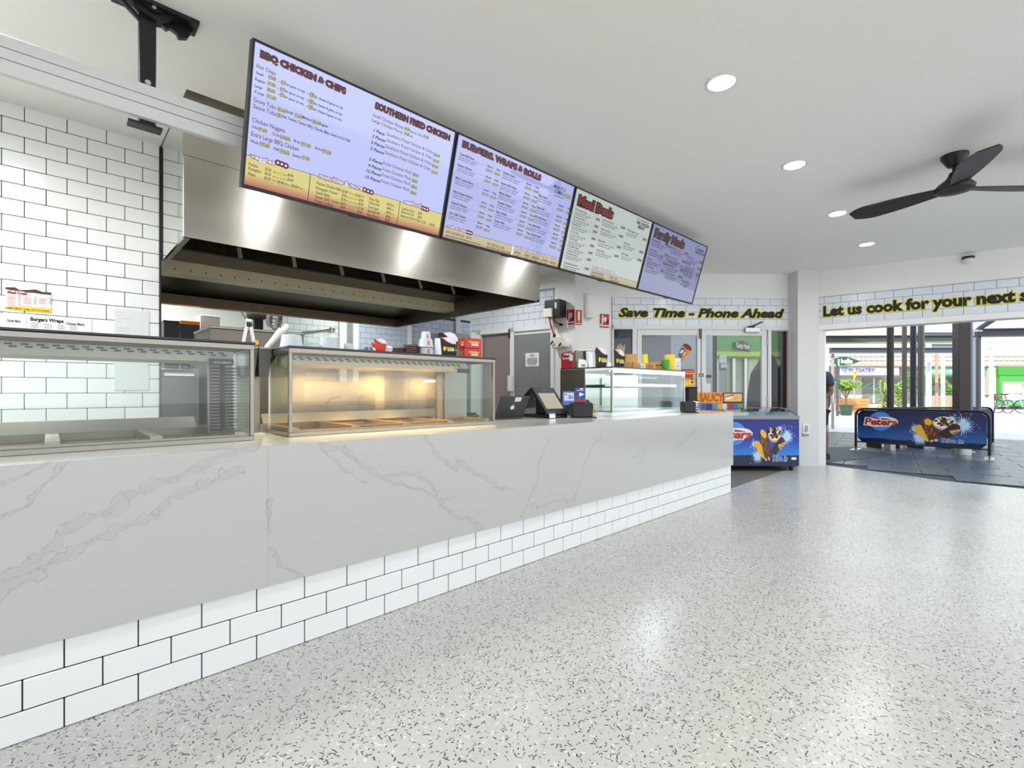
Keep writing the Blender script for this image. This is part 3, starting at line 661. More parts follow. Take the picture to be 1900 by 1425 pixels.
# screen 2 ---------------------------------------------------------
s = Scr(1, 'menu screen headed BURGERS, WRAPS & ROLLS, second along the row', M_lav2, (810, 230), 5.278)
P_, T_, Q_ = s.put, s.head, s.price
T_('BURGERS, WRAPS & ROLLS', 254, 222, 1012, 60)
D1, D2, D3 = 'Chicken breast schnitzel,', 'lettuce, bacon, cheese,', 'tomato, aioli'
for col_, nx in ((((225, 298, 368, 'Texas BBQ Slaw'), (205, 406, 342, 'Deluxe Chicken'), (185, 533, 358, 'BBQ Tropical Bacon'), (163, 668, 350, 'BBQ Chicken & Bacon'), (143, 775, 290, 'Chipotle Chicken'), (123, 877, 280, 'Hot Chilli Chicken')), ((500, 418), (484, 522), (462, 650), (440, 772), (420, 872), (400, 972))),
                 (((648, 480, 765, 'Chicken Caesar'), (630, 585, 782, 'Sweet Chilli Chicken'), (612, 680, 725, 'Mania Chicken'), (597, 773, 728, 'Hawaiian Chicken'), (580, 865, 685, 'Satay Chicken'), (562, 953, 662, 'Chicken Fillet')), ((882, 590), (865, 685), (848, 778), (830, 866), (813, 957), (796, 1042))),
                 (((998, 705, 1078, 'Mania Beef'), (977, 820, 1055, 'Deluxe Beef'), (958, 912, 1075, 'BBQ Beef & Bacon'), (940, 1000, 1015, 'Mania Beef'), (923, 1088, 1015, 'Standard Beef')), ((1197, 802), (1176, 910), (1158, 995), (1140, 1082), (1122, 1168)))):
    for (x, y, x1, t), (px_, py_) in zip(col_, nx):
        P_(t, x, y, x1, 22, I_mar, 0.03)
        P_(D1, x-6, y+27, x+168 if x < 900 else x+130, 17, I_blk, 0.004); P_(D2, x-9, y+49, x+150 if x < 900 else x+120, 17, I_blk, 0.004)
        P_('Burger', px_, py_, px_+46, 18, I_blk, 0.03); P_('Wrap', px_+84, py_+33, px_+120, 18, I_blk, 0.03)
        Q_('$10.90', px_-17, py_+38, px_+44, 22); Q_('$10.90', px_+64, py_+72, px_+118, 22)
        a, t0 = s.px(x+10, y+4); b = s.px(px_+122, py_+12)[0]; s.bar(a, b, t0, t0+0.0012, I_gry)
P_('MAKE IT A', 1147, 622, 1258, 34, I_blk, 0.02); P_('COMBO', 1152, 668, 1232, 34, I_blk, 0.02); Q_('$6.90', 1246, 712, 1306, 34); P_('small chips & drink', 1150, 700, 1238, 14, I_blk)
tb2 = (s.px(85, 1002)[1] + s.px(760, 1195)[1])/2
band(s, tb2, s.x0+0.011, s.x1-0.011, band_mat('screen_tan_band', tb2, TH_, '#cdbb8c', '#b39772'))
a = s.px(741, 1250)[0]; s.bar(a-0.008, a+0.008, tb2, TH_-0.018, I_wht, 0.0011)
T_('rolls of rolls', 107, 1012, 285, 28, I_wht, I_mar); s.dots([(300, 1058), (318, 1064), (336, 1070)])
T_('add these beasties to your Burger/Wrap', 780, 1220, 1185, 26, I_wht, I_mar)
P_('HOT CHICKEN ROLL', 95, 1066, 272, 24, I_blk, 0.01); P_('$10.90', 287, 1118, 338, 22, I_blk, 0.02); P_('Roast chicken on a 9" Roll with gravy or mayo or both', 90, 1096, 425, 16, I_blk, 0.02)
P_('HOT CHIP ROLL', 492, 1182, 615, 24, I_blk, 0.01); P_('$7.90', 625, 1218, 660, 20, I_blk, 0.02); P_('served with your choice of sauce or gravy', 487, 1208, 720, 16, I_blk, 0.02)
for t, x, y, x1 in (('BACON', 765, 1262, 818), ('CHEESE', 858, 1288, 905), ('PINEAPPLE', 935, 1312, 1005), ('JALAPENO', 1027, 1336, 1090), ('BEETROOT', 1112, 1364, 1170)):
    P_(t, x, y, x1, 19, I_blk); P_('$2', (x+x1)/2-9, y+40, (x+x1)/2+7, 20, I_blk, 0.01)
s.done()

# screen 3 ---------------------------------------------------------
s = Scr(2, 'pale menu screen headed Meal Deals, third along the row', M_mint, (1040, 340), 6.197)
P_, T_, Q_ = s.put, s.head, s.price
def rows34(s, rows_, w1):
    for x, y, x1, t, xp, yp in rows_:
        s.put(t, x, y, x1, 20, I_mar, 0.02)
        s.put('hot roast chicken and chips', x-5, y+30, x+w1, 15, I_blk); 
        s.put('with gravy and a drink', x-9, y+54, x+w1*0.8, 15, I_blk)
        s.put('$19.90', xp, yp, xp+42, 24, I_blk, 0.1, o=0.0012); s.put('$19.90', xp, yp, xp+42, 24, I_gold, 0.02, o=0.0018)
        a, t0 = s.px(x+8, y+4); b = s.px(xp-4, yp-14)[0]; s.bar(a, b, t0, t0+0.0012, I_gry)
T_('Meal Deals', 203, 240, 590, 104, I_red, I_blk, off=0.05, e=0.14)
rows34(s, ((168, 303, 298, '1/4 Chicken & Chips', 405, 418), (150, 388, 278, '1/2 Chicken & Chips', 388, 500), (132, 470, 230, 'Hawaiian Pack', 372, 562), (112, 555, 205, '2 Pce & Chips', 355, 642), (97, 638, 190, '3 Pce & Chips', 338, 724), (80, 722, 208, '1/4 Chicken Dinner', 320, 806), (62, 806, 192, '1/2 Chicken Dinner', 303, 884), (40, 918, 190, 'Schnitzel Dinner', 278, 988)), 175)
rows34(s, ((484, 425, 605, 'Chicken Roll & Chips', 695, 514), (463, 530, 575, 'Mania Pack Combo', 672, 612), (432, 660, 508, 'Mania Meal', 646, 738), (410, 770, 497, 'Schnitzel Wrap', 620, 842)), 170)
rows34(s, ((762, 540, 890, 'Chicken Nuggets & Chips', 942, 650), (725, 690, 790, 'Fish & Chips', 905, 795), (698, 812, 780, 'Seafood Basket', 883, 888)), 120)
P_('OUR CHICKEN BURGERS ARE', 878, 410, 1018, 16, I_blk, 0.02); P_('100% CHICKEN', 872, 462, 1010, 38, I_blk, 0.04); P_('BREAST', 888, 515, 962, 36, I_blk, 0.04)
tb3 = s.px(340, 985)[1]; x3 = s.px(335, 1040)[0]
band(s, tb3, x3, s.x1-0.011, band_mat('screen_olive_band', tb3, TH_, '#b9b07e', '#a79d70'))
T_("Don't forget these little things...", 366, 972, 620, 24, I_wht, I_mar)
P_('LARGE BOTTLE DRINKS', 355, 1030, 492, 20, I_blk); P_('600ml $5.00', 350, 1066, 490, 22, I_blk); P_('GRAVY TUBS', 565, 1090, 645, 20, I_blk); P_('small $2.00', 560, 1122, 665, 22, I_blk)
s.done()
# screen 4 ---------------------------------------------------------
s = Scr(3, 'violet menu screen headed Family Meals, last in the row beside the glass doors', M_lav4, (1040, 340), 6.197)
P_, T_, Q_ = s.put, s.head, s.price
T_('Family Meals', 1078, 608, 1412, 92, mat('screen_brown', '#050505', 0.15, noise=0, emit='#54302c', es=0.8*KE), I_blk, off=0.05, e=0.13)
rows34(s, ((1052, 655, 1148, 'Mania Family Meal', 1222, 730), (1022, 765, 1108, 'Mania Lovers Meal', 1198, 832), (998, 870, 1048, 'Value Meal', 1172, 930), (978, 958, 1066, 'Crispy Family Meal', 1148, 1012)), 150)
rows34(s, ((1272, 745, 1380, 'Mania Platters for Four', 1424, 812), (1242, 850, 1345, 'Seafood for Four', 1398, 908), (1216, 945, 1300, 'Mania Wrap Meal', 1372, 1002), (1198, 1035, 1308, 'Sweet Chilli Pack', 1354, 1082)), 130)
rows34(s, ((1456, 850, 1530, 'Family Burger Box', 1596, 916), (1436, 925, 1495, 'Family Roll Box', 1574, 990), (1412, 1005, 1508, 'Schnitzel Family Box', 1556, 1062)), 110)
P_('ADD', 1580, 728, 1600, 12, I_blk); P_('12 CHICKEN', 1550, 762, 1640, 30, I_blk, 0.03); P_('NUGGETS $10', 1548, 800, 1645, 28, I_blk, 0.03)
P_('ADD A LARGE TUB', 1388, 1120, 1480, 16, I_blk); P_('of Gravy', 1392, 1142, 1480, 16, I_blk); P_('to your meal for', 1378, 1166, 1470, 16, I_blk); P_('$7.50', 1408, 1192, 1442, 18, I_blk, 0.03)
s.done()

# ------------------------------------------------------------------ slatted white rail that carries the screens, and its ceiling post
rl = thing('screen_rail', 'long white grooved rail hung below the ceiling behind the menu screens', 'rail')
for a, b in ((2.528, 2.577), (2.482, 2.525), (2.422, 2.479)): obj('rail_strip', G().box(-3.2, 5.7, 2.805, 2.835, a, b, c=0.001), mat('rail_white', '#d6d6d4', 0.4, noise=0.01), rl)
obj('rail_core', G().box(-3.2, 5.7, 2.812, 2.828, 2.424, 2.575), M_black, rl)
px_ = 0.336
hp = thing('ceiling_post', 'black steel hanger post with a round pivot bracket at the ceiling', 'post', (px_, 2.845, 2.40))
obj('post', G().box(-0.033, 0.033, -0.01, 0.03, 0.01, 0.555, c=0.003), M_black, hp)
obj('pivot_disc', G().prism([(0.02+0.085*cos(q), 0.566-0.062*sin(q)) for q in [pi*i/20 for i in range(21)]], -0.03, 0.03, 'y').prism([(0.02+0.045*cos(q), 0.566-0.035*sin(q)) for q in [pi*i/12 for i in range(13)]], -0.045, -0.03, 'y'), M_black, hp)
obj('ceiling_plate', G().box(-0.13, 0.2, -0.06, 0.06, 0.553, 0.57, c=0.002), M_black, hp)
g = G().prism([(0.05, 0.515), (0.075, 0.5), (0.09, 0.515), (0.115, 0.505), (0.125, 0.485), (0.16, 0.5), (0.185, 0.55), (0.16, 0.566), (0.05, 0.566)], 0.005, 0.03, 'y'); obj('hook_bracket', g, M_black, hp)
obj('brace', G().tube([(-0.11, 0.0, 0.555), (-0.03, 0.0, 0.49)], 0.012), M_black, hp)
obj('bolt', G().cyl((0, -0.02, 0.2), (0, -0.01, 0.2), 0.012, n=10).cyl((0.02, -0.052, 0.545), (0.02, -0.044, 0.545), 0.009, n=10), M_alu, hp)
obj('foot_plate', G().box(-0.072, 0.058, -0.005, 0.06, 0.0, 0.012), M_black, hp)

# ------------------------------------------------------------------ exhaust hood
HX0, HX1, HY0, HY1, HZ = 0.615, 3.83, 3.59, 6.57, 2.11
M_hood = mat('hood_front_steel', '#cdc7be', 0.26, 1.0, noise=0.12, scale=3, aniso=0.85, tangent=(0, 0, 1))
M_mirror = mat('polished_steel', '#d9d8d4', 0.06, 1.0, noise=0.02)
M_cream = mat('warm_lit_steel', '#f0e5c6', 0.4, 0.15, noise=0.08, scale=6)  # steel toned cream for the warm kitchen light on it
hd = thing('exhaust_hood', 'large stainless steel kitchen exhaust hood hanging over the cooking area', 'hood')
obj('front_panel', G().box(HX0-0.012, HX1+0.012, HY0, HY0+0.02, HZ, 2.62, c=0.002), M_hood, hd)
obj('upper_panel', G().box(HX0-0.012, HX1+0.012, HY0+0.004, HY0+0.02, 2.623, 3.2), M_hood, hd)
obj('side_panel', G().box(HX0-0.012, HX0, HY0+0.021, HY1, HZ, 3.2), M_mirror, hd)
obj('side_panel', G().box(HX1, HX1+0.012, HY0+0.021, HY1, HZ, 3.2), M_steeld, hd)
obj('back_panel', G().box(HX0, HX1, HY1-0.02, HY1, HZ, 3.2), M_steeld, hd)
obj('gutter', G().box(HX0, HX1, HY1-0.1, HY1-0.02, HZ, HZ+0.1), mat('brown_steel', '#7d6a55', 0.4, 0.8, noise=0.15, scale=9), hd)
obj('side_rim', G().box(HX0, HX0+0.03, HY0+0.02, HY1, HZ, HZ+0.02), M_steel, hd)
obj('side_rim', G().box(HX1-0.03, HX1, HY0, HY1, HZ, HZ+0.025), M_steeld, hd)
obj('inner_slope', G().prism([(HY1-0.03, HZ+0.12), (HY1-0.03, 2.9), (5.35, 2.9), (5.3, 2.42)], HX0+0.01, HX1-0.01, 'x'), M_steeld, hd)
obj('grease_channel', G().prism([(4.83, 2.325), (4.83, 2.34), (5.1, 2.315), (5.1, 2.29)], HX0+0.01, HX1-0.01, 'x'), M_steeld, hd)
obj('plenum_beam', G().box(HX0+0.01, HX1-0.002, 5.1, 5.3, 2.18, 2.31, c=0.004), M_cream, hd)  # lower beam of the plenum, no lamp in it
g = G()
for i in range(27): g.cyl((HX0+0.06+i*0.118, 5.094, 2.215), (HX0+0.06+i*0.118, 5.101, 2.215), 0.006, n=8)
obj('rivets', g, M_black, hd, kind='stuff')
obj('plenum', G().box(HX0+0.01, HX1-0.01, 5.12, 5.3, 2.31, CEIL-0.02), M_steeld, hd)
fx = [0.765+0.4765*i for i in range(7)]
M_filt = mat('filter_baffle', '#5a5348', 0.45, 0.7, noise=0.2, scale=20)
ang = atan2(0.22, 0.45)
def filt(n=36, w_=0.44, h=0.5):
    g = G()
    for i in range(n): g.box(0.004+i*(w_/n), 0.004+i*(w_/n)+0.0072, -0.012, 0.002, 0, h)
    for j in range(11): g.box(0, w_, 0.004, 0.008, j*h/10-0.003, j*h/10+0.003)
    g.box(0, w_, 0.02, 0.024, 0, h)
    return g
fm = filt().mesh('filter'); fm.materials.append(M_filt)
for i in range(6):
    o = obj('filter', fm, M_filt, hd); o.location = (fx[i]+0.018, 4.845, 2.342); o.rotation_euler = (-ang, 0, 0)
for i in range(7):
    o = obj('filter_divider', G().box(-0.016, -0.003, -0.018, 0.0, 0, 0.5).box(0.003, 0.016, -0.018, 0.0, 0, 0.5).box(-0.016, 0.016, 0.0, 0.01, 0, 0.5), M_cream, hd); o.location = (fx[i], 4.843, 2.342); o.rotation_euler = (-ang, 0, 0)
# ------------------------------------------------------------------ ceiling fittings
dlm = mat('lamp_diffuser', '#ffffff', 0.5, noise=0, emit='#fffaf0', es=14.0)
ring = G().lathe([(0.075, -0.004), (0.082, -0.006), (0.095, -0.003), (0.096, 0.0), (0.07, 0.0)], n=28, cap=False).mesh('trim_ring'); ring.materials.append(M_plastic)
disc = G().cyl((0, 0, -0.0035), (0, 0, -0.0005), 0.076, n=28).mesh('diffuser'); disc.materials.append(dlm)
lpos = [CW(u, 900*(CEIL-H)/(VY-v)) for u, v in ((1339, 153), (1474, 306), (1554, 396), (1608, 453))]
dlab = ['round white ceiling downlight above the terrazzo floor, largest and nearest of the four', 'round white ceiling downlight, second nearest of the four in line', 'round white ceiling downlight, third in the line toward the shopfront', 'round white ceiling downlight farthest along the line, smallest in the photo']
def downlight(p, lab, first=None):
    t = thing('downlight', lab, 'ceiling light', (p[0], p[1], CEIL-0.001), group='round downlights in the ceiling')
    obj('trim_ring', ring, M_plastic, t, True); obj('diffuser', disc, dlm, t)
    for q in ring.polygons: q.use_smooth = True
    return t
for p, lab in zip(lpos, dlab): downlight(p, lab)
def lamp(name, loc, e, size, col=(0.97, 0.985, 1.0), kind='AREA', shape='DISK', rot=(0, 0, 0)):
    l = bpy.data.lights.new(name, kind); l.energy = e; l.color = col
    if kind == 'AREA': l.shape = shape; l.size = size; l.spread = radians(170)
    else: l.shadow_soft_size = size
    o = bpy.data.objects.new(name, l); COL.objects.link(o); o.location = loc; o.rotation_euler = rot; return o
for k, X_ in enumerate((-1.64, -0.17, 1.29, 2.75, 4.22, 5.69)):
    downlight((X_, 2.97), 'round white ceiling downlight between the menu screens and the hood, ' + ('at the near end', 'second from the near end', 'above the first screen', 'above the second screen', 'above the third screen', 'beyond the last screen')[k])
    lamp('downlight_lamp', (X_, 2.97, CEIL-0.02), 7.0, 0.15)
downlight((4.6, 5.2), 'unseen ceiling downlight added over the kitchen to brighten its side wall'); lamp('downlight_lamp', (4.6, 5.2, CEIL-0.02), 12.0, 0.15)  # added lamp, hidden by the hood, lightens the kitchen side wall
for p in lpos: lamp('downlight_lamp', (p[0], p[1], CEIL-0.02), DOWN, 0.15)
# unseen lamps added without fittings to light the rest of the room (two rows, one beyond the frame)
step = ((lpos[3][0]-lpos[0][0])/3, (lpos[3][1]-lpos[0][1])/3)
for k in range(1, 5):
    lamp('downlight_lamp', (lpos[0][0]-step[0]*k, lpos[0][1]-step[1]*k, CEIL-0.02), DOWN, 0.15)
for k in range(-4, 4):
    lamp('downlight_lamp', (lpos[0][0]+step[0]*k+0.6, lpos[0][1]+step[1]*k-2.4, CEIL-0.02), DOWN, 0.15)
# kitchen fluorescent battens; the one by the tiled wall is added unseen to brighten it
for kx_, ky_ in ((0.9, 7.2), (3.9, 7.6), (-1.5, 3.5)):
    t = thing('batten_light', 'white fluorescent ceiling batten over the kitchen, behind the hood' if kx_ > 3 else 'white fluorescent ceiling batten over the back of the kitchen bench' if kx_ > 0 else 'unseen ceiling batten added beyond the frame to brighten the tiled wall', 'ceiling light', (kx_, ky_, CEIL-0.05))
    obj('housing', G().box(-0.6, 0.6, -0.06, 0.06, 0.0, 0.048, c=0.004), M_plastic, t)
    obj('tube', G().cyl((-0.57, 0, -0.012), (0.57, 0, -0.012), 0.013, n=10), mat('tube_glow', '#ffffff', 0.5, noise=0, emit='#f4fff4', es=8), t)
    lamp('batten_lamp', (kx_, ky_, CEIL-0.09), (15.0 if kx_ > 3 else KIT) if ky_ > 5 else 64.0, 0.6, (0.94, 1, 0.97), shape='SQUARE')
fp = CW(1771, 900*(CEIL-H)/(724-288)); 
fan = thing('ceiling_fan', 'black three-bladed ceiling fan on a short rod', 'ceiling fan', (fp[0], fp[1], CEIL))
obj('canopy', G().lathe([(0.085, 0.0), (0.083, -0.02), (0.06, -0.06), (0.045, -0.085), (0.012, -0.09)], n=28), M_black, fan, True)
obj('rod', G().cyl((0, 0, -0.085), (0, 0, -0.15), 0.014, n=14), M_black, fan, True)
obj('motor', G().lathe([(0.03, -0.135), (0.04, -0.16), (0.06, -0.19), (0.1, -0.22), (0.125, -0.25), (0.12, -0.275), (0.06, -0.29), (0.001, -0.292)], n=32), M_black, fan, True)
def fan_blade(a):
    g = G(); n = 10; V = []
    for i in range(n+1):
        t = i/n; r = 0.09 + 0.62*t; wd = 0.05 + 0.055*sin(min(1, t*1.25)*pi/2) - 0.05*max(0, t-0.85)/0.15
        for sgn in (-1, 1):
            for dz in (0.004, -0.004): V.append((r*cos(a)-sgn*wd*sin(a), r*sin(a)+sgn*wd*cos(a), -0.255+sgn*wd*0.22+dz))
    F = []
    for i in range(n):
        o = i*4; F += [(o, o+4, o+6, o+2), (o+1, o+3, o+7, o+5), (o, o+1, o+5, o+4), (o+2, o+6, o+7, o+3)]
    F += [(0, 2, 3, 1), (n*4, n*4+1, n*4+3, n*4+2)]
    return g.add(V, F)
for k in range(3): obj('blade', fan_blade(-0.75+k*2*pi/3), M_black, fan, True)
sp = RWP(rs(1796), -0.03); 
t = thing('security_sensor', 'small black and white dome sensor high on the wall over the street opening', 'sensor', (sp[0], sp[1], 2.87), RWA)
obj('dome', G().lathe([(0.05, 0.03), (0.06, 0.0), (0.05, -0.025), (0.025, -0.04), (0.001, -0.043)], n=20), M_plastic, t, True)
obj('base', G().cyl((0, 0, 0.025), (0, 0, 0.05), 0.064, n=20).box(-0.03, 0.03, 0.0, 0.03, 0.0, 0.05), M_black, t)

# ------------------------------------------------------------------ kitchen equipment behind the cases
ov = thing('cooker_housing', 'tall plain stainless steel cooker housing standing under the hood', 'cooker', (0.92, 4.4, 0))
obj('body', G().box(0, 0.72, 0.0, 0.6, 0.12, 1.645, c=0.004), M_steeld, ov)
obj('cap', G().box(-0.004, 0.724, -0.004, 0.604, 1.645, 1.665, c=0.003), M_steel, ov)
obj('control_panel', G().box(0.05, 0.67, -0.012, 0.0, 0.55, 0.72, c=0.003), M_steel, ov)
for x in (0.06, 0.66):
    for y in (0.06, 0.54): obj('foot', G().cyl((x, y, 0), (x, y, 0.12), 0.022, n=10), M_black, ov)
for i in range(3): obj('knob', G().cyl((0.15+0.2*i, -0.03, 0.63), (0.15+0.2*i, -0.012, 0.63), 0.025, n=14), M_black, ov)
gr = thing('grey_oven', 'grey upright oven with a tall hinged door seen through the first glass case', 'oven', (0.66, 5.04, 0))
gw = XY(378, 5.04)-0.66
obj('body', G().box(0, gw+0.14, 0.03, 0.6, 0.1, 1.28, c=0.004), M_steeld, gr)
d = obj('door', G().box(0.01, gw, 0.0, 0.03, 0.12, 1.27, c=0.004), mat('grey_enamel', '#8f8f8d', 0.3, 0.4, noise=0.05), gr)
obj('handle', G().tube([(gw-0.06, -0.0, 1.22), (gw-0.06, -0.05, 1.18), (gw-0.06, -0.05, 0.72), (gw-0.06, 0, 0.68)], 0.012), M_steeld, d)
obj('leg', G().cyl((0.05, 0.08, 0), (0.05, 0.08, 0.1), 0.02, n=10), M_black, gr); obj('leg', G().cyl((gw+0.1, 0.08, 0), (gw+0.1, 0.08, 0.1), 0.02, n=10), M_black, gr)
obj('leg', G().cyl((0.05, 0.55, 0), (0.05, 0.55, 0.1), 0.02, n=10), M_black, gr); obj('leg', G().cyl((gw+0.1, 0.55, 0), (gw+0.1, 0.55, 0.1), 0.02, n=10), M_black, gr)
# cooking line seen through the second case
cl = thing('cooking_range', 'long stainless cooking range with dark hob, seen through the heated glass case', 'cooker', (1.75, 4.5, 0))
obj('body', G().box(0, 2.0, 0, 0.75, 0.12, 0.86, c=0.004), M_steeld, cl)
obj('hob', G().box(0.02, 1.98, 0.03, 0.73, 0.86, 0.885, c=0.003), M_black, cl)
obj('backguard', G().box(0, 2.0, 0.72, 0.75, 0.86, 1.25, c=0.003), M_steel, cl)
for i in range(5): obj('knob', G().cyl((0.2+0.4*i, -0.025, 0.79), (0.2+0.4*i, 0.0, 0.79), 0.026, n=14), M_black, cl)
for x in (0.08, 1.92):
    for y in (0.08, 0.66): obj('leg', G().cyl((x, y, 0), (x, y, 0.12), 0.025, n=10), M_black, cl)
def basket(name, lab, x, y, z, hx, m=M_steeld):
    t = thing(name, lab, 'fryer basket', (x, y, z), group='wire baskets on the cooking range')
    g = G()
    for i in range(9): g.tube([(-0.1+0.025*i, -0.13, 0.0), (-0.1+0.025*i, -0.13, 0.12)], 0.0022, 5).tube([(-0.1+0.025*i, 0.13, 0.0), (-0.1+0.025*i, 0.13, 0.12)], 0.0022, 5).tube([(-0.1+0.025*i, -0.13, 0), (-0.1+0.025*i, 0.13, 0)], 0.0022, 5)
    for i in range(11): g.tube([(-0.1, -0.13+0.026*i, 0), (-0.1, -0.13+0.026*i, 0.12)], 0.0022, 5).tube([(0.1, -0.13+0.026*i, 0), (0.1, -0.13+0.026*i, 0.12)], 0.0022, 5)
    obj('wire_mesh', g, m, t, kind='stuff')
    obj('rim', G().tube([(-0.1, -0.13, 0.12), (0.1, -0.13, 0.12), (0.1, 0.13, 0.12), (-0.1, 0.13, 0.12), (-0.1, -0.13, 0.12)], 0.005), m, t)
    obj('handle', G().tube([(0, -0.13, 0.11), (hx*0.4, -0.22, 0.19), (hx, -0.36, 0.21)], 0.011), M_black, t)
    return t
for i, (x, lab) in enumerate(((1.95, 'wire fryer basket with a black handle at the near end of the range'), (2.28, 'wire fryer basket with a black handle, second from the near end'), (2.62, 'wire fryer basket with a black handle, third from the near end'))):
    basket('fryer_basket', lab, x, 4.82, 0.887, (0.05, -0.06, 0.03)[i])
ph = thing('plate_warmer', 'stainless box oven with a glowing window on the cooking range', 'oven', (2.85, 4.7, 0.887))
obj('body', G().box(0, 0.85, 0.02, 0.5, 0, 0.5, c=0.004), M_steel, ph)
obj('window', G().box(0.06, 0.79, 0.01, 0.02, 0.08, 0.42), mat('warm_glass', '#6e6250', 0.1), ph)
obj('heat_lamp', G().box(0.25, 0.6, -0.004, 0.01, 0.36, 0.385, c=0.002), mat('heat_glow', '#ffd9a0', 0.5, noise=0, emit='#ffcf8a', es=9), ph)
# rear bench along the back wall with tubs
kb = thing('rear_bench', 'stainless bench along the white back wall of the kitchen', 'bench', (0.9, 6.75, 0))
obj('top', G().box(0, 2.1, 0, 0.6, 1.36, 1.4, c=0.003), M_steel, kb)
obj('shelf', G().box(0.03, 2.07, 0.03, 0.57, 0.5, 0.53), M_steeld, kb)
for x in (0.04, 2.06):
    for y in (0.04, 0.56): obj('leg', G().cyl((x, y, 0), (x, y, 1.36), 0.02, n=10), M_steel, kb)
def tubx(name, lab, u0, u1, v0, v1, Y, m, lidm=None, cat='storage tub', dp=0.3, lid=0.03):
    X0, X1 = XY(u0, Y), XY(u1, Y); z0_, z1_ = 1.4, ZY((u0+u1)/2, v0, Y)
    t = thing(name, lab, cat, ((X0+X1)/2, Y+dp/2, z0_))
    hw = (X1-X0)/2; h = z1_-z0_
    g = G().add([(-hw*.9, -dp/2*.9, 0), (hw*.9, -dp/2*.9, 0), (hw*.9, dp/2*.9, 0), (-hw*.9, dp/2*.9, 0), (-hw, -dp/2, h-lid), (hw, -dp/2, h-lid), (hw, dp/2, h-lid), (-hw, dp/2, h-lid)], [(3,2,1,0), (4,5,6,7), (0,1,5,4), (1,2,6,5), (2,3,7,6), (3,0,4,7)])
    obj('body', g, m, t); obj('lid', G().box(-hw*1.03, hw*1.03, -dp*.52, dp*.52, h-lid, h, c=0.006), lidm or m, t)
    return t
tubx('storage_tub', 'black plastic tub with a black lid on the rear kitchen bench beside the tiled wall', 304, 333, 594, 616, 6.85, mat('dark_tub', '#1b1c22', 0.35))
t = tubx('storage_tub', 'black tub with an orange lid on the rear kitchen bench', 335, 371, 595, 616, 6.9, mat('dark_tub', '#1b1c22', 0.35), mat('orange_lid', '#e8912c', 0.4), lid=0.05)
obj('label', G().box(0.0, 0.1, -0.153, -0.149, 0.04, 0.12), M_paper, t); obj('sticker', G().box(0.0, 0.1, -0.153, -0.149, 0.005, 0.035), M_yel, t)
tubx('food_box', 'white foam food box on the rear kitchen bench', 372, 408, 585, 616, 7.0, M_plastic)
# wall fan in the kitchen
wfan = thing('wall_fan', 'old grey wall fan seen edge-on under the hood at the kitchen back', 'fan', (XY(505, 7.9), 7.9, ZY(505, 588, 7.9)))
g = G()
for k in range(18):
    a = 2*pi*k/18; g.tube([(0.0, 0.0, 0.0), (-0.05, 0.14*cos(a), 0.14*sin(a)), (0.05, 0.2*cos(a), 0.2*sin(a)), (0.11, 0.13*cos(a), 0.13*sin(a)), (0.12, 0, 0)], 0.004, 5)
for r, x in ((0.2, 0.05), (0.19, 0.03), (0.15, -0.04), (0.14, 0.1)): g.tube([(x, r*cos(2*pi*k/24), r*sin(2*pi*k/24)) for k in range(25)], 0.005, 5)
obj('guard', g, M_steeld, wfan, kind='stuff')
obj('motor', G().lathe([(0.001, -0.36), (0.05, -0.35), (0.07, -0.3), (0.075, -0.16), (0.05, -0.1)], n=18, M=Matrix.Rotation(pi/2, 4, 'Y')), mat('fan_motor', '#5d5d57', 0.4, 0.4), wfan, True)
obj('bracket', G().box(-0.26, -0.14, -0.04, 0.04, -0.24, -0.05).box(-0.24, -0.16, -0.02, 0.6, -0.2, -0.12), M_black, wfan)
obj('hub', G().cyl((0.1, 0, 0), (0.125, 0, 0), 0.05, n=16), M_steel, wfan)
obj('cable', G().tube([(-0.3, 0, 0.06), (-0.38, -0.01, 0.1), (-0.42, 0.0, 0.02), (-0.36, 0.02, -0.06)], 0.006, 6), M_black, wfan)
# wall-mounted pipe on the tiles
pr = thing('tap_rail', 'thin dark pipe with a small tap on the kitchen back tiles', 'pipe', (0, 8.44, 0))
obj('pipe', G().tube([(XY(560, 8.44), 0, ZY(560, 617, 8.44)), (XY(617, 8.44), 0, ZY(617, 609, 8.44))], 0.014), M_steeld, pr)
obj('tap', G().box(XY(613, 8.44), XY(624, 8.44), -0.05, 0.03, ZY(618, 610, 8.44), ZY(618, 606, 8.44), c=0.004).tube([(XY(615, 8.44), -0.03, ZY(615, 608, 8.44)), (XY(613, 8.44), -0.05, ZY(613, 619, 8.44))], 0.012), M_alu, pr)
fr = thing('upright_fridge', 'grey stainless upright fridge standing between the kitchen doors and the back tiles', 'fridge', (XY(829, 8.1), 8.1, 0))
fw = XY(874, 8.1)-XY(829, 8.1)
obj('body', G().box(0, fw, 0.02, 0.29, 0, 2.35, c=0.004), M_steeld, fr); obj('door', G().box(0.01, fw-0.01, 0, 0.02, 0.1, 2.3, c=0.004), M_steeld, fr); obj('handle', G().tube([(0.08, 0, 1.2), (0.08, -0.05, 1.25), (0.08, -0.05, 1.7), (0.08, 0, 1.75)], 0.012), M_steel, fr)
nt_ = thing('door_notice', 'white printed notice taped to the grey steel kitchen door', 'notice', (KS0[0], KS0[1], 0), KSA)
g = G().box(ksx(976), ksx(1001), -0.016, -0.0135, kz(988, 680), kz(988, 655)); obj('sheet', g, M_paper, nt_)
g = G(); zz0, zz1 = kz(988, 678), kz(988, 657); xc_ = (ksx(976)+ksx(1001))/2
for i in range(9):
    wd = (0.03, 0.05, 0.0, 0.09, 0.1, 0.095, 0.1, 0.09, 0.07)[i]
    if wd: g.rect(xc_-wd, xc_+wd, zz1-(zz1-zz0)*(i+0.75)/9, zz1-(zz1-zz0)*(i+0.3)/9, -0.0165)
obj('print', g, M_ink, nt_)

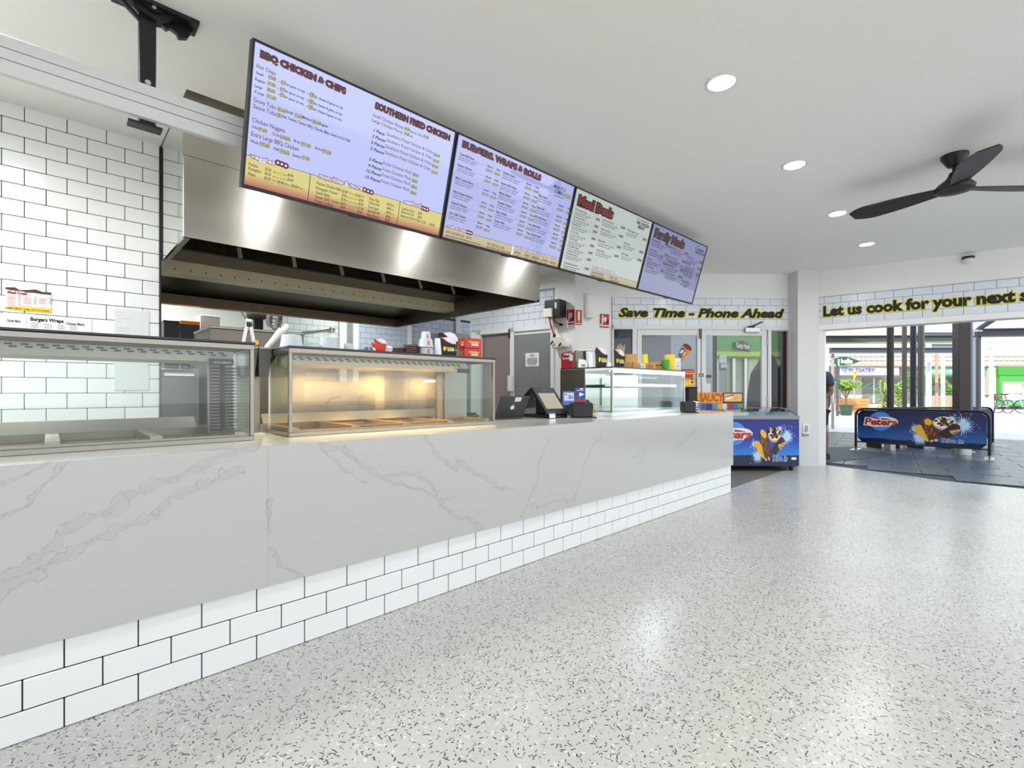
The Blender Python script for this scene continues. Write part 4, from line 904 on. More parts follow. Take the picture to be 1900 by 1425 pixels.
# ------------------------------------------------------------------ the two heated glass cases
M_haze = hazy()
M_deck = mat('amber_lit_steel', '#a58f6c', 0.35, 0.85, noise=0.2, scale=14)  # deck steel with the amber lamp light put into its colour
M_well = mat('brown_well', '#5c4a36', 0.45, 0.6, noise=0.3, scale=18)  # dark brown, mottled
M_housing = mat('case_housing', '#c3c1b2', 0.45, 0.2, noise=0.08, scale=7)
def hot_case(X0, X1, Yf, label, wells, duct, lit, plate):
    Lc = X1-X0; hgt = 0.470; D = 0.33; DB = 0.58
    t = thing('food_display_case', label, 'display case', (X0, Yf, CZ), group='heated glass food cases on the counter')
    obj('base_rail', G().box(0, Lc, 0, 0.02, 0, 0.022, c=0.002).box(0, 0.02, 0.02, DB, 0, 0.022, c=0.002).box(Lc-0.02, Lc, 0.02, DB, 0, 0.022, c=0.002).box(0.02, Lc-0.02, DB-0.03, DB, 0, 0.05), M_steel, t)
    g = G().box(0.02, Lc-0.02, 0.02, DB-0.03, 0.0, 0.006)
    obj('floor_plate', g, M_well, t)
    g = G(); a, b, n = wells
    g.box(0.02, Lc-0.02, 0.02, 0.028, 0.006, 0.03).box(0.02, Lc-0.02, DB-0.05, DB-0.03, 0.006, 0.045)
    for i in range(n+1):
        x = a + (b-a)*i/n
        g.box(max(0.02, x-0.022), min(Lc-0.02, x+0.022), 0.028, DB-0.05, 0.006, 0.042)
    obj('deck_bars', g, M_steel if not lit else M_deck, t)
    obj('rear_upstand', G().prism([(DB-0.1, 0.045), (DB-0.06, 0.1), (DB-0.05, 0.1), (DB-0.09, 0.045)], 0.02, Lc-0.15 if duct else Lc-0.02, 'x'), M_steel, t)
    for x in (0, Lc-0.018):
        obj('corner_post', G().box(x, x+0.018, 0, 0.018, 0.022, hgt-0.03, c=0.002), M_steel, t)
    obj('top_rail', G().box(-0.002, Lc+0.002, -0.004, 0.03, hgt-0.036, hgt-0.010, c=0.003).box(-0.002, 0.02, 0.03, D, hgt-0.036, hgt-0.010).box(Lc-0.02, Lc+0.002, 0.03, D, hgt-0.036, hgt-0.010).box(0.02, Lc-0.02, D-0.03, D, hgt-0.036, hgt-0.010), M_steel, t)
    obj('top_slab', G().box(-0.004, Lc+0.004, -0.008, D+0.02, hgt-0.010, hgt, c=0.002), M_blackg, t)
    obj('front_pane', G().box(0.018, Lc-0.018, 0.004, 0.010, 0.022, hgt-0.036), M_glass, t)
    for x in (0.004, Lc-0.010): obj('end_pane', G().box(x, x+0.006, 0.018, D-0.005, 0.022, hgt-0.036), glass('green_glass', '#edf4f0'), t)
    obj('end_edge', G().box(0.002, 0.012, D-0.006, D, 0.022, hgt-0.036).box(Lc-0.012, Lc-0.002, D-0.006, D, 0.022, hgt-0.036), M_alu, t)
    for x0_, x1_, y_ in ((0.02, Lc*0.52, D+0.02), (Lc*0.48, Lc-0.02 if not duct else Lc-0.16, D+0.035)): obj('sliding_pane', G().box(x0_, x1_, y_, y_+0.003, 0.05, hgt-0.04 if lit else hgt-0.1), M_haze if lit else M_glass, t)
    # lamp housing under the lid, with its row of slots
    x1h = Lc-0.05 if not plate[2] else plate[2]
    obj('lamp_housing', G().prism([(0.14, hgt-0.04), (0.26, hgt-0.04), (0.28, hgt-0.098), (0.27, hgt-0.1), (0.15, hgt-0.09)], 0.03, x1h, 'x'), M_housing, t)
    g = G(); k = 0.05
    while k < x1h-0.05: g.box(k, k+0.022, 0.136, 0.1415, hgt-0.052, hgt-0.047).box(k+0.012, k+0.034, 0.136, 0.1415, hgt-0.062, hgt-0.057); k += 0.045
    obj('slots', g, M_ink, t, kind='stuff')
    pl = obj('maker_plate', G().box(plate[0], plate[1], 0.128, 0.138, hgt-0.108, hgt-0.078), M_black, t)
    if plate[3]: obj('plate_lettering', G().text(plate[3], plate[0]+0.016, hgt-0.099, (plate[1]-plate[0])*0.75, 0.012, y=0.1275), M_paper, pl)
    if duct:
        x = duct
        obj('duct_panel', G().box(x, Lc-0.025, 0.30, 0.32, 0.02, hgt-0.1), M_steeld, t)
        g = G()
        for c0, c1 in ((x+0.006, x+0.05), (x+0.074, x+0.118)) if not lit else ((x+0.006, x+0.045),):
            for i in range(20): g.box(c0, c1, 0.294, 0.301, 0.035+i*0.0165, 0.0445+i*0.0165)
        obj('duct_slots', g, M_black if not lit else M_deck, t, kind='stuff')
        obj('duct_core', G().box(x+0.052, x+0.072, 0.292, 0.30, 0.03, hgt-0.1) if not lit else G().box(x+0.06, Lc-0.035, 0.285, 0.30, 0.03, hgt-0.1), M_black if not lit else M_steel, t)
    return t
c1x = XY(472, 2.545)
hot_case(-1.75, c1x, 2.545, 'first heated glass case on the counter, empty, in front of the white tiled wall', (0.0096+1.75-0.325*5, 0.0096+1.75+0.325*2, 7), 0.585+1.75, False, (XY(388, 2.68)+1.75, XY(433, 2.68)+1.75, XY(434, 2.68)+1.75, 'woodson'))
c2a, c2b = 0.888, 2.30
hc2 = hot_case(c2a, c2b, 2.585, 'second heated glass case on the counter, glowing amber inside, packaging on its top', (0.04, 1.37, 4), 2.008-0.888, True, (XY(849, 2.72)-c2a, XY(871, 2.72)-c2a, XY(866, 2.72)-c2a, None))
M_amber = mat('lamp_tube', '#fff0d0', 0.5, noise=0, emit='#ffc070', es=5)
for i in range(3):
    x = 0.25+0.38*i
    obj('heat_tube', G().cyl((x-0.09, 0.30, 0.40), (x+0.09, 0.30, 0.40), 0.007, n=8), M_amber, hc2)
    lamp('heat_lamp', (c2a+x, 2.585+0.20, CZ+0.355), 4.0, 0.1, (1.0, 0.66, 0.3))
pan_g = G().add([(-.148, -.24, 0), (.148, -.24, 0), (.148, .24, 0), (-.148, .24, 0), (-.158, -.25, .03), (.158, -.25, .03), (.158, .25, .03), (-.158, .25, .03), (-.15, -.242, .028), (.15, -.242, .028), (.15, .242, .028), (-.15, .242, .028), (-.142, -.234, .004), (.142, -.234, .004), (.142, .234, .004), (-.142, .234, .004)],
    [(3,2,1,0), (0,1,5,4), (1,2,6,5), (2,3,7,6), (3,0,4,7), (4,5,9,8), (5,6,10,9), (6,7,11,10), (7,4,8,11), (8,9,13,12), (9,10,14,13), (10,11,15,14), (11,8,12,15), (12,13,14,15)]).mesh('food_pan')
M_pan = mat('gold_lit_pan', '#d9bd86', 0.28, 1.0, noise=0.1, scale=9)  # heat-lamp gold put into the steel colour
for i, lab in enumerate(('empty dull steel pan at the near end of the glowing case', 'shallow gold-lit food pan, second from the near end of the glowing case', 'shallow gold-lit food pan, third from the near end of the glowing case', 'shallow gold-lit food pan at the far end of the glowing case')):
    if i == 0: continue
    obj('food_pan', pan_g, M_pan, loc=(c2a+0.04+0.3325*(i+0.5), 2.585+0.278, CZ+0.013), label=lab, cat='food pan', group='shallow pans in the glowing case')

# dark hanging bins in the gap between the cases, with long white utensils
gx0, gx1 = c1x+0.02, c2a-0.015
gb = thing('gap_panel', 'stainless filler panel between the two heated glass cases', 'panel', (gx0, 3.0, CZ))
obj('panel', G().box(0.005, gx1-gx0-0.0, 0, 0.03, 0, 0.40, c=0.002), M_steel, gb)
M_bin = mat('dark_bin', '#6b6763', 0.35, 0.3)
for i, (xx, lab) in enumerate(((gx0+0.045, 'dark grey hanging utensil bin next to the first case'), (gx0+0.115, 'dark grey hanging utensil bin next to the glowing case'))):
    b = thing('utensil_bin', lab, 'utensil bin', (xx, 2.9, 1.23), group='utensil bins between the cases')
    g = G()
    pts0 = [(-.024, -.045), (.024, -.045), (.024, .045), (-.024, .045)]; pts1 = [(-.034, -.07), (.034, -.07), (.034, .07), (-.034, .07)]
    V = [(x, y, 0) for x, y in pts0] + [(x, y, 0.155) for x, y in pts1] + [(x*.92, y*.92, 0.155) for x, y in pts1] + [(x*.9, y*.9, 0.006) for x, y in pts0]
    F = [(3,2,1,0)] + [(k, (k+1) % 4, 4+(k+1) % 4, 4+k) for k in range(4)] + [(4+k, 4+(k+1) % 4, 8+(k+1) % 4, 8+k) for k in range(4)] + [(8+k, 8+(k+1) % 4, 12+(k+1) % 4, 12+k) for k in range(4)] + [(12, 13, 14, 15)]
    obj('shell', g.add(V, F), M_bin, b); obj('rim', G().box(-.038, .038, -.075, -.066, .15, .158).box(-.038, .038, .066, .1, .15, .158), M_steel, b)
def utensil(lab, x, y, dx, dz, m, r, blade=None):
    t = thing('serving_tool', lab, 'utensil', (x, y, 1.25), group='tools standing in the utensil bins')
    d = Vector((dx, -0.02, dz)).normalized()
    obj('handle', G().tube([(0, 0, 0.0), d*0.16], r*0.9, 8), M_steel, t)
    if blade: obj('blade', G().tube([d*0.15, d*0.2, d*blade], [r, r*1.8, r*1.9], 8), m, t)
for i, (x, y, dx, dz, ln, lab) in enumerate(((gx0+0.03, 2.92, 0.62, 0.75, 0.36, 'long white plastic scraper leaning out of the bins, longest of the tools'), (gx0+0.045, 2.89, 0.55, 0.8, 0.3, 'white plastic scraper leaning behind the longest one'), (gx0+0.11, 2.9, 0.6, 0.75, None, 'short steel tool handle sticking out of the second bin'), (gx0+0.1, 2.93, 0.66, 0.7, None, 'short steel tool handle behind the other in the second bin'))):
    utensil(lab, x, y, dx, dz, M_plastic, 0.009, ln)
# tongs standing on the first case
tg = thing('tongs', 'open silver tongs with a yellow roller standing on the first glass case', 'tongs', (XY(462, 2.68), 2.68, 1.385))
def leg_(x0, x1, z1): return G().add([(x0-.006, -.009, 0), (x0+.006, -.009, 0), (x0+.006, .009, 0), (x0-.006, .009, 0), (x1-.007, -.009, z1), (x1+.007, -.009, z1), (x1+.007, .009, z1), (x1-.007, .009, z1)], [(3,2,1,0), (4,5,6,7), (0,1,5,4), (1,2,6,5), (2,3,7,6), (3,0,4,7)])
obj('leg', leg_(-.028, -.006, 0.118), M_alu, tg); obj('leg', leg_(.024, .003, 0.118), M_alu, tg)
obj('pivot', G().box(-.014, .012, -.012, .012, .088, .112, c=.003), M_black, tg); obj('cap', G().box(-.016, .013, -.01, .01, .112, .126, c=.003), M_alu, tg)
obj('roller', G().cyl((.03, -.012, .012), (.03, .012, .012), .0125, n=16), mat('yellow_plastic', '#f0b41c', 0.35), tg)

# papers on the tiled wall
def wallpaper_(name, lab, u0, u1, v0, v1, cat='notice'):
    yp = KY-0.019
    t = thing(name, lab, cat, (0, yp, 0))
    a, b = XY(u0, yp), XY(u1, yp); zt_, zb_ = ZY(u0, v0, yp), ZY(u0, v1, yp)
    return t, a, b, zb_, zt_
t, a, b, zb_, zt_ = wallpaper_('menu_poster', 'small Meal Deals poster with a yellow foot stuck on the white tiled wall', 10, 95, 533, 573, 'poster')
W_, Hh = b-a, zt_-zb_
pts = [(a, zb_), (b, zb_), (b, zt_-0.02)] + [(a+W_*(1-i/9), zt_-0.01*(1+(i*7 % 3))) for i in range(1, 9)] + [(a, zt_)]
obj('sheet', G().prism(pts, -0.003, 0, 'y'), M_paper, t)
obj('dark_head', G().prism([(a, zt_-0.012), (a, zt_), (a+W_*.2, zt_+.006), (a+W_*.3, zt_-.008), (a+W_*.5, zt_-.002), (a+W_*.65, zt_+.006), (a+W_*.8, zt_-.006), (b, zt_-.004), (b, zt_-.022), (a+W_*.5, zt_-.018)], -0.0036, -0.003, 'y'), mat('dark_red_print', '#4a1a18', 0.5), t)
obj('title', G().text('Meal Deals', a+.01, zt_-Hh*.27, W_*.42, Hh*.12, y=-.0042, off=.06), mat('poster_red', '#9a2420', 0.5), t)
g = G(); gg = G(); gr_ = G()
for c_ in range(3):
    for r_ in range(7 - c_*2 + (c_ > 1)):
        x = a+W_*(.03+.34*c_); z = zt_-Hh*(.36+.08*r_)
        g.rect(x, x+W_*.2, z, z+.0035, -.0036); g.rect(x+.004, x+W_*.17, z-.007, z-.0045, -.0036); gr_.rect(x+W_*.24, x+W_*.3, z, z+.006, -.0036)
obj('small_print', g, mat('poster_pink', '#c98f86', 0.6), t, kind='stuff'); obj('prices', gr_, M_inkg, t)
obj('yellow_foot', G().prism([(a-.003, zb_), (a+W_*.35, zb_-.004), (b, zb_-.004), (b, zb_+Hh*.2), (a+W_*.35, zb_+Hh*.2), (a-.003, zb_+.014)], -.0038, -.003, 'y'), mat('poster_yellow', '#efbd25', 0.5), t)
obj('foot_lettering', G().text('FAMILY MEALS', a+.004, zb_+.003, W_*.33, .009, y=-.0042, off=.03).text('COMBO WITH ANY BURGER', a+W_*.38, zb_+.002, W_*.58, .008, y=-.0042, off=.03), M_ink, t)
for i, (u0, u1, v0, v1, lab) in enumerate(((-40, 48, 578, 612, 'white price sheet with black heading on the tiled wall, under the poster'), (52, 170, 583, 614, 'wide white price sheet with black headings on the tiled wall above the first case'))):
    t, a, b, zb_, zt_ = wallpaper_('price_sheet', lab, u0, u1, v0, v1)
    obj('sheet', G().box(a, b, -0.003, 0, zb_-0.1, zt_), M_paper, t)
    W_ = b-a; g = G()
    g.text('Chicken Mania', b-W_*.42, zt_-.05, W_*.3, .016, y=-.0035, off=.03)
    if i:
        g.text('Burgers Wraps', a+.012, zt_-.04, W_*.5, .022, y=-.0035, off=.05)
        for r_ in range(3):
            for c_ in range(4): g.rect(a+.012+.062*c_, a+.05+.062*c_, zt_-.058-.012*r_, zt_-.055-.012*r_, -.0035)
    obj('print', g, M_ink, t)
t, a, b, zb_, zt_ = wallpaper_('faded_sheet', 'faded handwritten sheet in a clear sleeve on the tiles above and behind the first case', 212, 276, 571, 724)
obj('sheet', G().box(a, b, -0.003, 0, zb_, zt_), mat('faded_paper', '#dddfde', 0.4, noise=0.05, scale=20), t)
g = G()
for r_ in range(16):
    if r_ % 5 != 4: g.rect(a+.012, a+.03+.1*random.random(), zt_-.03-.022*r_, zt_-.028-.022*r_, -.0036)
obj('handwriting', g, mat('faint_ink', '#a9acb0', 0.7), t)
# ------------------------------------------------------------------ glass cake case at the far end of the counter
KX0, KX1, KYF, KYB = 3.717, 5.11, 2.57, 3.19
KH = 0.458
M_frost = mat('case_white', '#eef1f0', 0.3, noise=0.02)
kc = thing('cake_display_case', 'bright empty glass cake case with white frame at the far end of the counter', 'display case', (KX0, KYF, CZ))
KL, KD = KX1-KX0, KYB-KYF
obj('base', G().box(0, KL, 0, KD, 0, 0.035, c=0.003), M_frost, kc)
obj('deck', G().box(0.02, KL-0.02, 0.02, KD-0.05, 0.035, 0.05), mat('case_deck', '#c9cfce', 0.25, 0.3), kc)
for x in (0, KL-0.02): obj('corner_post', G().box(x, x+0.02, 0, 0.02, 0.035, KH-0.03), M_alu, kc)
obj('top_frame', G().box(-0.002, KL+0.002, -0.004, 0.03, KH-0.035, KH-0.01, c=0.003).box(-0.002, 0.02, 0.03, KD, KH-0.035, KH-0.01).box(KL-0.02, KL+0.002, 0.03, KD, KH-0.035, KH-0.01), M_frost, kc)
obj('top_slab', G().box(-0.004, KL+0.004, -0.006, KD, KH-0.01, KH, c=0.002), M_blackg, kc)
obj('front_pane', G().box(0.02, KL-0.02, 0.004, 0.010, 0.035, KH-0.035), glass('case_glass', '#f3f8f8', 1.3), kc)
obj('end_pane', G().box(0.004, 0.010, 0.02, 0.30, 0.035, KH-0.035), glass('green_glass', '#dbe8e1'), kc)
obj('end_pane', G().box(KL-0.010, KL-0.004, 0.02, KD, 0.035, KH-0.035), M_glass, kc)
obj('steel_end', G().box(-0.004, 0.012, 0.31, KD, 0.0, KH-0.012, c=0.002), M_steeld, kc)
obj('back_door', G().box(0.02, KL*0.52, KD-0.05, KD-0.04, 0.05, KH-0.04), M_mirror, kc)
obj('back_door', G().box(KL*0.5, KL-0.02, KD-0.035, KD-0.025, 0.05, KH-0.04), M_mirror, kc)
obj('shelf', G().box(0.02, KL-0.02, 0.10, KD-0.08, 0.285, 0.293), glass('shelf_glass', '#e8f0ee', 1.5), kc)
obj('shelf_rail', G().box(0.02, KL-0.02, 0.09, 0.10, 0.275, 0.305), M_frost, kc)
obj('light_strip', G().box(0.03, KL-0.03, 0.03, 0.05, KH-0.05, KH-0.036), mat('led_strip', '#ffffff', 0.5, noise=0, emit='#f6fbff', es=9), kc)
lamp('case_lamp', (KX0+KL/2, KYF+0.12, CZ+KH-0.06), 4.0, 0.4, (0.95, 1, 1))
for i in range(3): obj('shelf_bracket', G().box(0.25+0.42*i, 0.262+0.42*i, 0.1, KD-0.08, 0.268, 0.283), M_steel, kc)
KTOP = CZ+KH

# ------------------------------------------------------------------ packaging
def wpx(n, u, Y): return n*DY(u, Y)/900
def place(u, Y): return XY(u, Y), Y
def tub(name, lab, u, Y, z, r0, h, m, cat='container', group=None, lip=True, n=24, part='body', rt=0.84):
    t = thing(name, lab, cat, (XY(u, Y), Y, z), group=group)
    prof = [(r0*1.04, 0), (r0*1.04, h*.06), (r0, h*.08), (r0*rt, h*.97), (r0*(rt-.05), h)] if lip else [(r0, 0), (r0*rt, h*.97), (r0*(rt-.05), h)]
    g = G().lathe(prof, n=n)
    obj(part, g, m, t, True)
    if lip: obj('rim', G().lathe([(r0*1.05, 0), (r0*1.07, h*.03), (r0*1.03, h*.07), (r0*.98, h*.07), (r0*.98, 0)], n=n), m, t, True)
    return t
CT1 = 1.385
cyo = 2.74
G_cl = 'clear tubs on the glowing case'
g = None
t = tub('plastic_tub', 'large milky plastic tub upside down on the glowing case, nearest the utensil bins', 541, cyo, CT1, wpx(20, 541, cyo), wpx(24, 541, cyo), M_clear, group=G_cl)
for k in range(0, 24, 2):
    pass
t = tub('plastic_tub', 'low stack of clear plastic lids between two tubs on the glowing case', 577, cyo, CT1, wpx(16, 577, cyo), wpx(9, 577, cyo), M_clear, group=G_cl, rt=.96)
tub('plastic_tub', 'wide milky plastic tub upside down, second on the glowing case', 610, cyo, CT1, wpx(18, 610, cyo), wpx(23, 610, cyo), M_clear, group=G_cl)
tub('plastic_tub', 'small narrow milky plastic tub upside down, third on the glowing case', 647, cyo, CT1, wpx(9.5, 647, cyo), wpx(14, 647, cyo), M_clear, group=G_cl)
M_scoopb = mat('black_card', '#1d1516', 0.5)
M_scoopr = mat('scoop_red', '#c9301c', 0.45)
def scoop(lab, pos, rz, wd, h, outer, logo=True, d=0.05, group='chip scoops', edge=True, tilt=None):
    t = thing('chip_scoop', lab, 'chip scoop', pos, rz, group=group)
    wb2 = wd*0.36; w2 = wd/2
    front = [(-wb2, 0), (wb2, 0), (w2, .60*h), (.22*wd, .62*h), (-.05*wd, .72*h), (-.3*wd, .88*h), (-w2, .97*h)]
    back = [(-wb2, 0), (wb2, 0), (w2, .60*h), (.46*wd, .78*h), (.3*wd, .92*h), (.02*wd, 1.0*h), (-w2, .97*h)]
    g = G()
    g.prism(front, -d/2, -d/2+0.002, 'y')
    g.add([(-wb2, -d/2, 0), (-wb2, d/2, 0), (-w2, d*.3, .97*h), (-w2, -d/2, .97*h)], [(0, 1, 2, 3)]).add([(wb2, -d/2, 0), (wb2, d/2, 0), (w2, d*.3, .6*h), (w2, -d/2, .6*h)], [(0, 1, 2, 3)]).add([(-wb2, -d/2, 0), (wb2, -d/2, 0), (wb2, d/2, 0), (-wb2, d/2, 0)], [(0, 1, 2, 3)])
    obj('shell', g, outer, t)
    obj('inside', G().prism(back, d*.3, d*.3+0.002, 'y'), M_cream_card, t)
    if edge: obj('edge', G().tube([(x, -d/2-0.0005, z) for x, z in front[2:]], wd*0.022, 6), M_scoopr, t)
    if logo:
        obj('logo_yellow', G().text('Chicken', -.12*wd, .36*h, .5*wd, .1*h, y=-d/2-0.0012, off=.05, shear=.2).ell(-.22*wd, .38*h, .09*wd, .12*h, -d/2-0.001), M_yel, t)
        obj('logo_white', G().text('MANIA', -.02*wd, .25*h, .42*wd, .1*h, y=-d/2-0.0012, off=.05), M_paper, t)
    return t
M_cream_card = M_paper
GY = 'packaging on the glowing case'
for i, (u, r, lab) in enumerate(((680, 0.3, 'white chip cup lying flat on the glowing case, nearer the tubs'), (692, -0.2, 'white chip cup lying on the glowing case beside the red scoop'))):
    t = thing('paper_cup', lab, 'paper cup', (XY(u, 2.72), 2.72, CT1+0.016), FACE+r, group=GY)
    obj('cup', G().lathe([(0.012, -0.03), (0.0155, 0.03), (0.0145, 0.03), (0.011, -0.026)], n=18, M=Matrix.Rotation(pi/2, 4, 'X')), M_paper, t, True)
    obj('base', G().lathe([(0.011, -0.031), (0.0115, -0.027)], n=18, M=Matrix.Rotation(pi/2, 4, 'X')), M_inkg, t, True)
scoop('plain red chip scoop standing on the glowing case with a white inside', (XY(706, 2.72), 2.72, CT1), FACE, wpx(20, 706, 2.72), wpx(27, 706, 2.72), mat('plain_red_card', '#c5391f', 0.5), logo=False, edge=False, group='scoops on the glowing case')
scoop('smaller red chip scoop tucked behind the plain red one', (XY(699, 2.76), 2.77, CT1), FACE+.2, wpx(14, 699, 2.76), wpx(21, 699, 2.76), mat('plain_red_card', '#c5391f', 0.5), logo=False, edge=False, group='scoops on the glowing case')
scoop('small white chip scoop beside the red scoops', (XY(721, 2.72), 2.72, CT1), FACE, wpx(13, 721, 2.72), wpx(15, 721, 2.72), M_paper, logo=False, edge=False, group='scoops on the glowing case')
def stack(u0, u1, n, hpx, lab0, Y=2.74):
    uc = (u0+u1)/2; wd = wpx(u1-u0, uc, Y); hh = wpx(hpx, uc, Y)/n
    for i in range(n):
        t = thing('flat_carton', '%s, %s of its stack' % (lab0, ('lowest', 'second lowest', 'third up', 'fourth up', 'topmost')[i if i < n-1 else 4]), 'carton', (XY(uc, Y), Y, CT1+i*hh), FACE+0.1*sin(i*2.3), group='flat black cartons on the glowing case')
        g = G().box(-wd/2, wd/2, -.05, .05, 0.001, hh*.8, c=0.0015); obj('body', g, M_scoopb, t)
        obj('red_flap', G().box(-wd/2*.98, wd/2*.98, -.049, .049, hh*.9, hh*.97), M_scoopr, t)
        gg = G()
        for k in range(6): gg.rect(-wd/2+wd*(.06+.155*k), -wd/2+wd*(.15+.155*k), hh*.25, hh*.6, -.0508)
        obj('print', gg, M_inkg, t)
stack(728, 751, 3, 11, 'folded black carton in the low stack on the glowing case')
stack(751, 776, 5, 18, 'folded black carton in the tall stack on the glowing case')
for i, (r_, z, h, lab) in enumerate(((15, 0, 20, 'lowest'), (14, 15, 16, 'middle'), (9.5, 27, 17, 'topmost'))):
    t = tub('stacked_tub', 'frosted tub with faint red print, %s of three stacked on the glowing case' % lab, 790, cyo, CT1+wpx(z, 790, cyo)+0.0005, wpx(r_, 790, cyo), wpx(h if i else 15, 790, cyo), M_clear, group='stacked frosted tubs')
    g = G(); rr = wpx(r_, 790, cyo)*1.0
    for k in range(3):
        a = FACE - pi/2 + 0.55
        x, y = rr*cos(a), rr*sin(a)
        g.box(-.008, .008, -.0015, .001, wpx(4+3*k, 790, cyo), wpx(5.6+3*k, 790, cyo), M=Matrix.Translation((x, y, 0)) @ Matrix.Rotation(a+pi/2, 4, 'Z'))
    obj('red_print', g, mat('faded_red', '#cf6a68', 0.5), t)
tub('cup_stack', 'plain white paper cup stack beside the black chip scoop on the glowing case', 813, 2.72, CT1, wpx(8, 813, 2.72), wpx(33, 813, 2.72), M_paper, cat='paper cup', rt=.8)
scoop('taller black chip scoop behind another, beside the stacked red boxes', (XY(838, 2.76), 2.78, CT1), FACE+.1, wpx(30, 838, 2.76), wpx(48, 838, 2.76), M_scoopb, group='black scoops on the glowing case')
scoop('shorter black chip scoop with yellow lettering, beside the stacked red boxes', (XY(832, 2.68), 2.68, CT1), FACE+.05, wpx(29, 832, 2.68), wpx(36, 832, 2.68), M_scoopb, group='black scoops on the glowing case')
def carton(name, lab, u, Y, z, rz, wd, d, h, m, top=None, print_=None, group=None, cat='carton', sm=None):
    t = thing(name, lab, cat, (XY(u, Y), Y, z), rz, group=group)
    obj('body', G().box(-wd/2, wd/2, -d/2, d/2, 0, h, c=0.0015), m, t)
    if top: obj('lid', G().box(-wd/2*1.02, wd/2*1.02, -d/2*1.02, d/2*1.02, h*.84, h*1.0, c=0.0015), top, t)
    if print_: print_(t, wd, d, h)
    return t
def redprint(t, wd, d, h):
    for (dx, o, k) in (((1, 0, 0), (0, -d/2-.0008, 0), wd), ((0, 1, 0), (wd/2+.0008, 0, 0), d), ((0, -1, 0), (-wd/2-.0008, 0, 0), d)):
        obj('logo_yellow', G().text('Chicken', -.25*k, .55*h, .62*k, .17*h, off=.06, shear=.2, dirx=dx, org=o), M_yel, t)
        obj('logo_white', G().text('MANIA', -.1*k, .25*h, .42*k, .24*h, off=.06, dirx=dx, org=o), M_paper, t)
for i, (z, lab) in enumerate(((0, 'lower'), (1, 'upper'))):
    t = carton('red_box', '%s of two stacked glossy red boxes with yellow and white lettering on the glowing case' % lab, 872, 2.76, CT1+z*0.0715, -0.25+0.06*i, 0.135, 0.1, 0.07, mat('glossy_red_card', '#cf1416', 0.18), print_=redprint, group='red boxes on the glowing case')
    obj('curved_tab', G().prism([(-.06, .0), (.06, .0), (.045, .0), (.0, .012), (-.045, .0)][0:1]+[(-.06, .001), (.06, .001), (.03, .012 if i else .001), (-.03, .012 if i else .001)], .03, .034, 'y', M=Matrix.Translation((0, 0, .069))), M_scoopb, t) if i else None

# ------------------------------------------------------------------ packaging on the cake case
KT = KTOP
GK = 'black chip scoops on the cake case'
t = thing('napkin_box', 'stainless steel napkin box with a white dispenser front behind the black scoops', 'dispenser', (XY(1084, 3.0), 3.0, KT), FACE)
w_ = wpx(33, 1084, 3.0); hh = wpx(34, 1084, 3.0)
obj('case', G().box(-w_/2, w_/2, 0.0, 0.12, 0, hh, c=.003), M_steeld, t); obj('dark_slot', G().box(-.01, .012, -.004, 0.0, 0.03, hh*.95), M_black, t); obj('side_cover', G().box(.02, w_/2, -.01, 0.0, hh*.3, hh*.92, c=.003), M_paper, t)
t = thing('soap_dispenser', 'rounded white dispenser beside the stainless napkin box on the cake case', 'dispenser', (XY(1081, 2.92), 2.92, KT), FACE)
obj('cover', G().prism([(-.045, 0), (.04, 0), (.045, .03), (.03, .065), (.01, .078), (-.04, .082)], -.03, .03, 'y'), M_plastic, t); obj('lever', G().box(-.02, .02, -.034, -.03, .01, .03, c=.002), M_inkg, t)
tub('cup_stack', 'tall plain white cup stack behind the black scoops on the cake case', 1098, 2.86, KT, wpx(7.5, 1098, 2.86), wpx(27, 1098, 2.86), M_paper, cat='paper cup', rt=.86, group='cup stacks on the cake case')
scoop('black chip scoop half hidden behind its twin, beside the white cup stack', (XY(1112, 2.86), 2.86, KT), FACE+.1, wpx(16, 1112, 2.8), wpx(36, 1112, 2.8), M_scoopb, group=GK)
scoop('black chip scoop with yellow lettering on the cake case, beside the white cup stack', (XY(1116, 2.76), 2.76, KT), FACE+.05, wpx(21, 1116, 2.76), wpx(38, 1116, 2.76), M_scoopb, group=GK)
tub('small_cup', 'tiny white sauce cup between the black chip scoops', 1130, 2.7, KT, wpx(4, 1130, 2.7), wpx(9, 1130, 2.7), M_paper, cat='paper cup')
scoop('black chip scoop holding wooden skewers on the cake case', (XY(1149, 2.74), 2.74, KT), FACE-.05, wpx(20, 1149, 2.74), wpx(36, 1149, 2.74), M_scoopb, group=GK)
for i in range(7):
    t = thing('wooden_skewer', 'thin pale wooden skewer standing in the black chip scoop', 'skewer', (XY(1150+1.6*i-3, 2.745), 2.745, KT+0.02), group='skewers in the chip scoop')
    obj('stick', G().tube([(0, 0, 0), (0.02*(i-2)/3, 0.004, wpx(36+(i*5) % 8, 1150, 2.74))], .0035, 6), mat('pale_wood', '#d8b98c', 0.7, noise=.1), t)
GB = 'kraft boxes on the cake case'
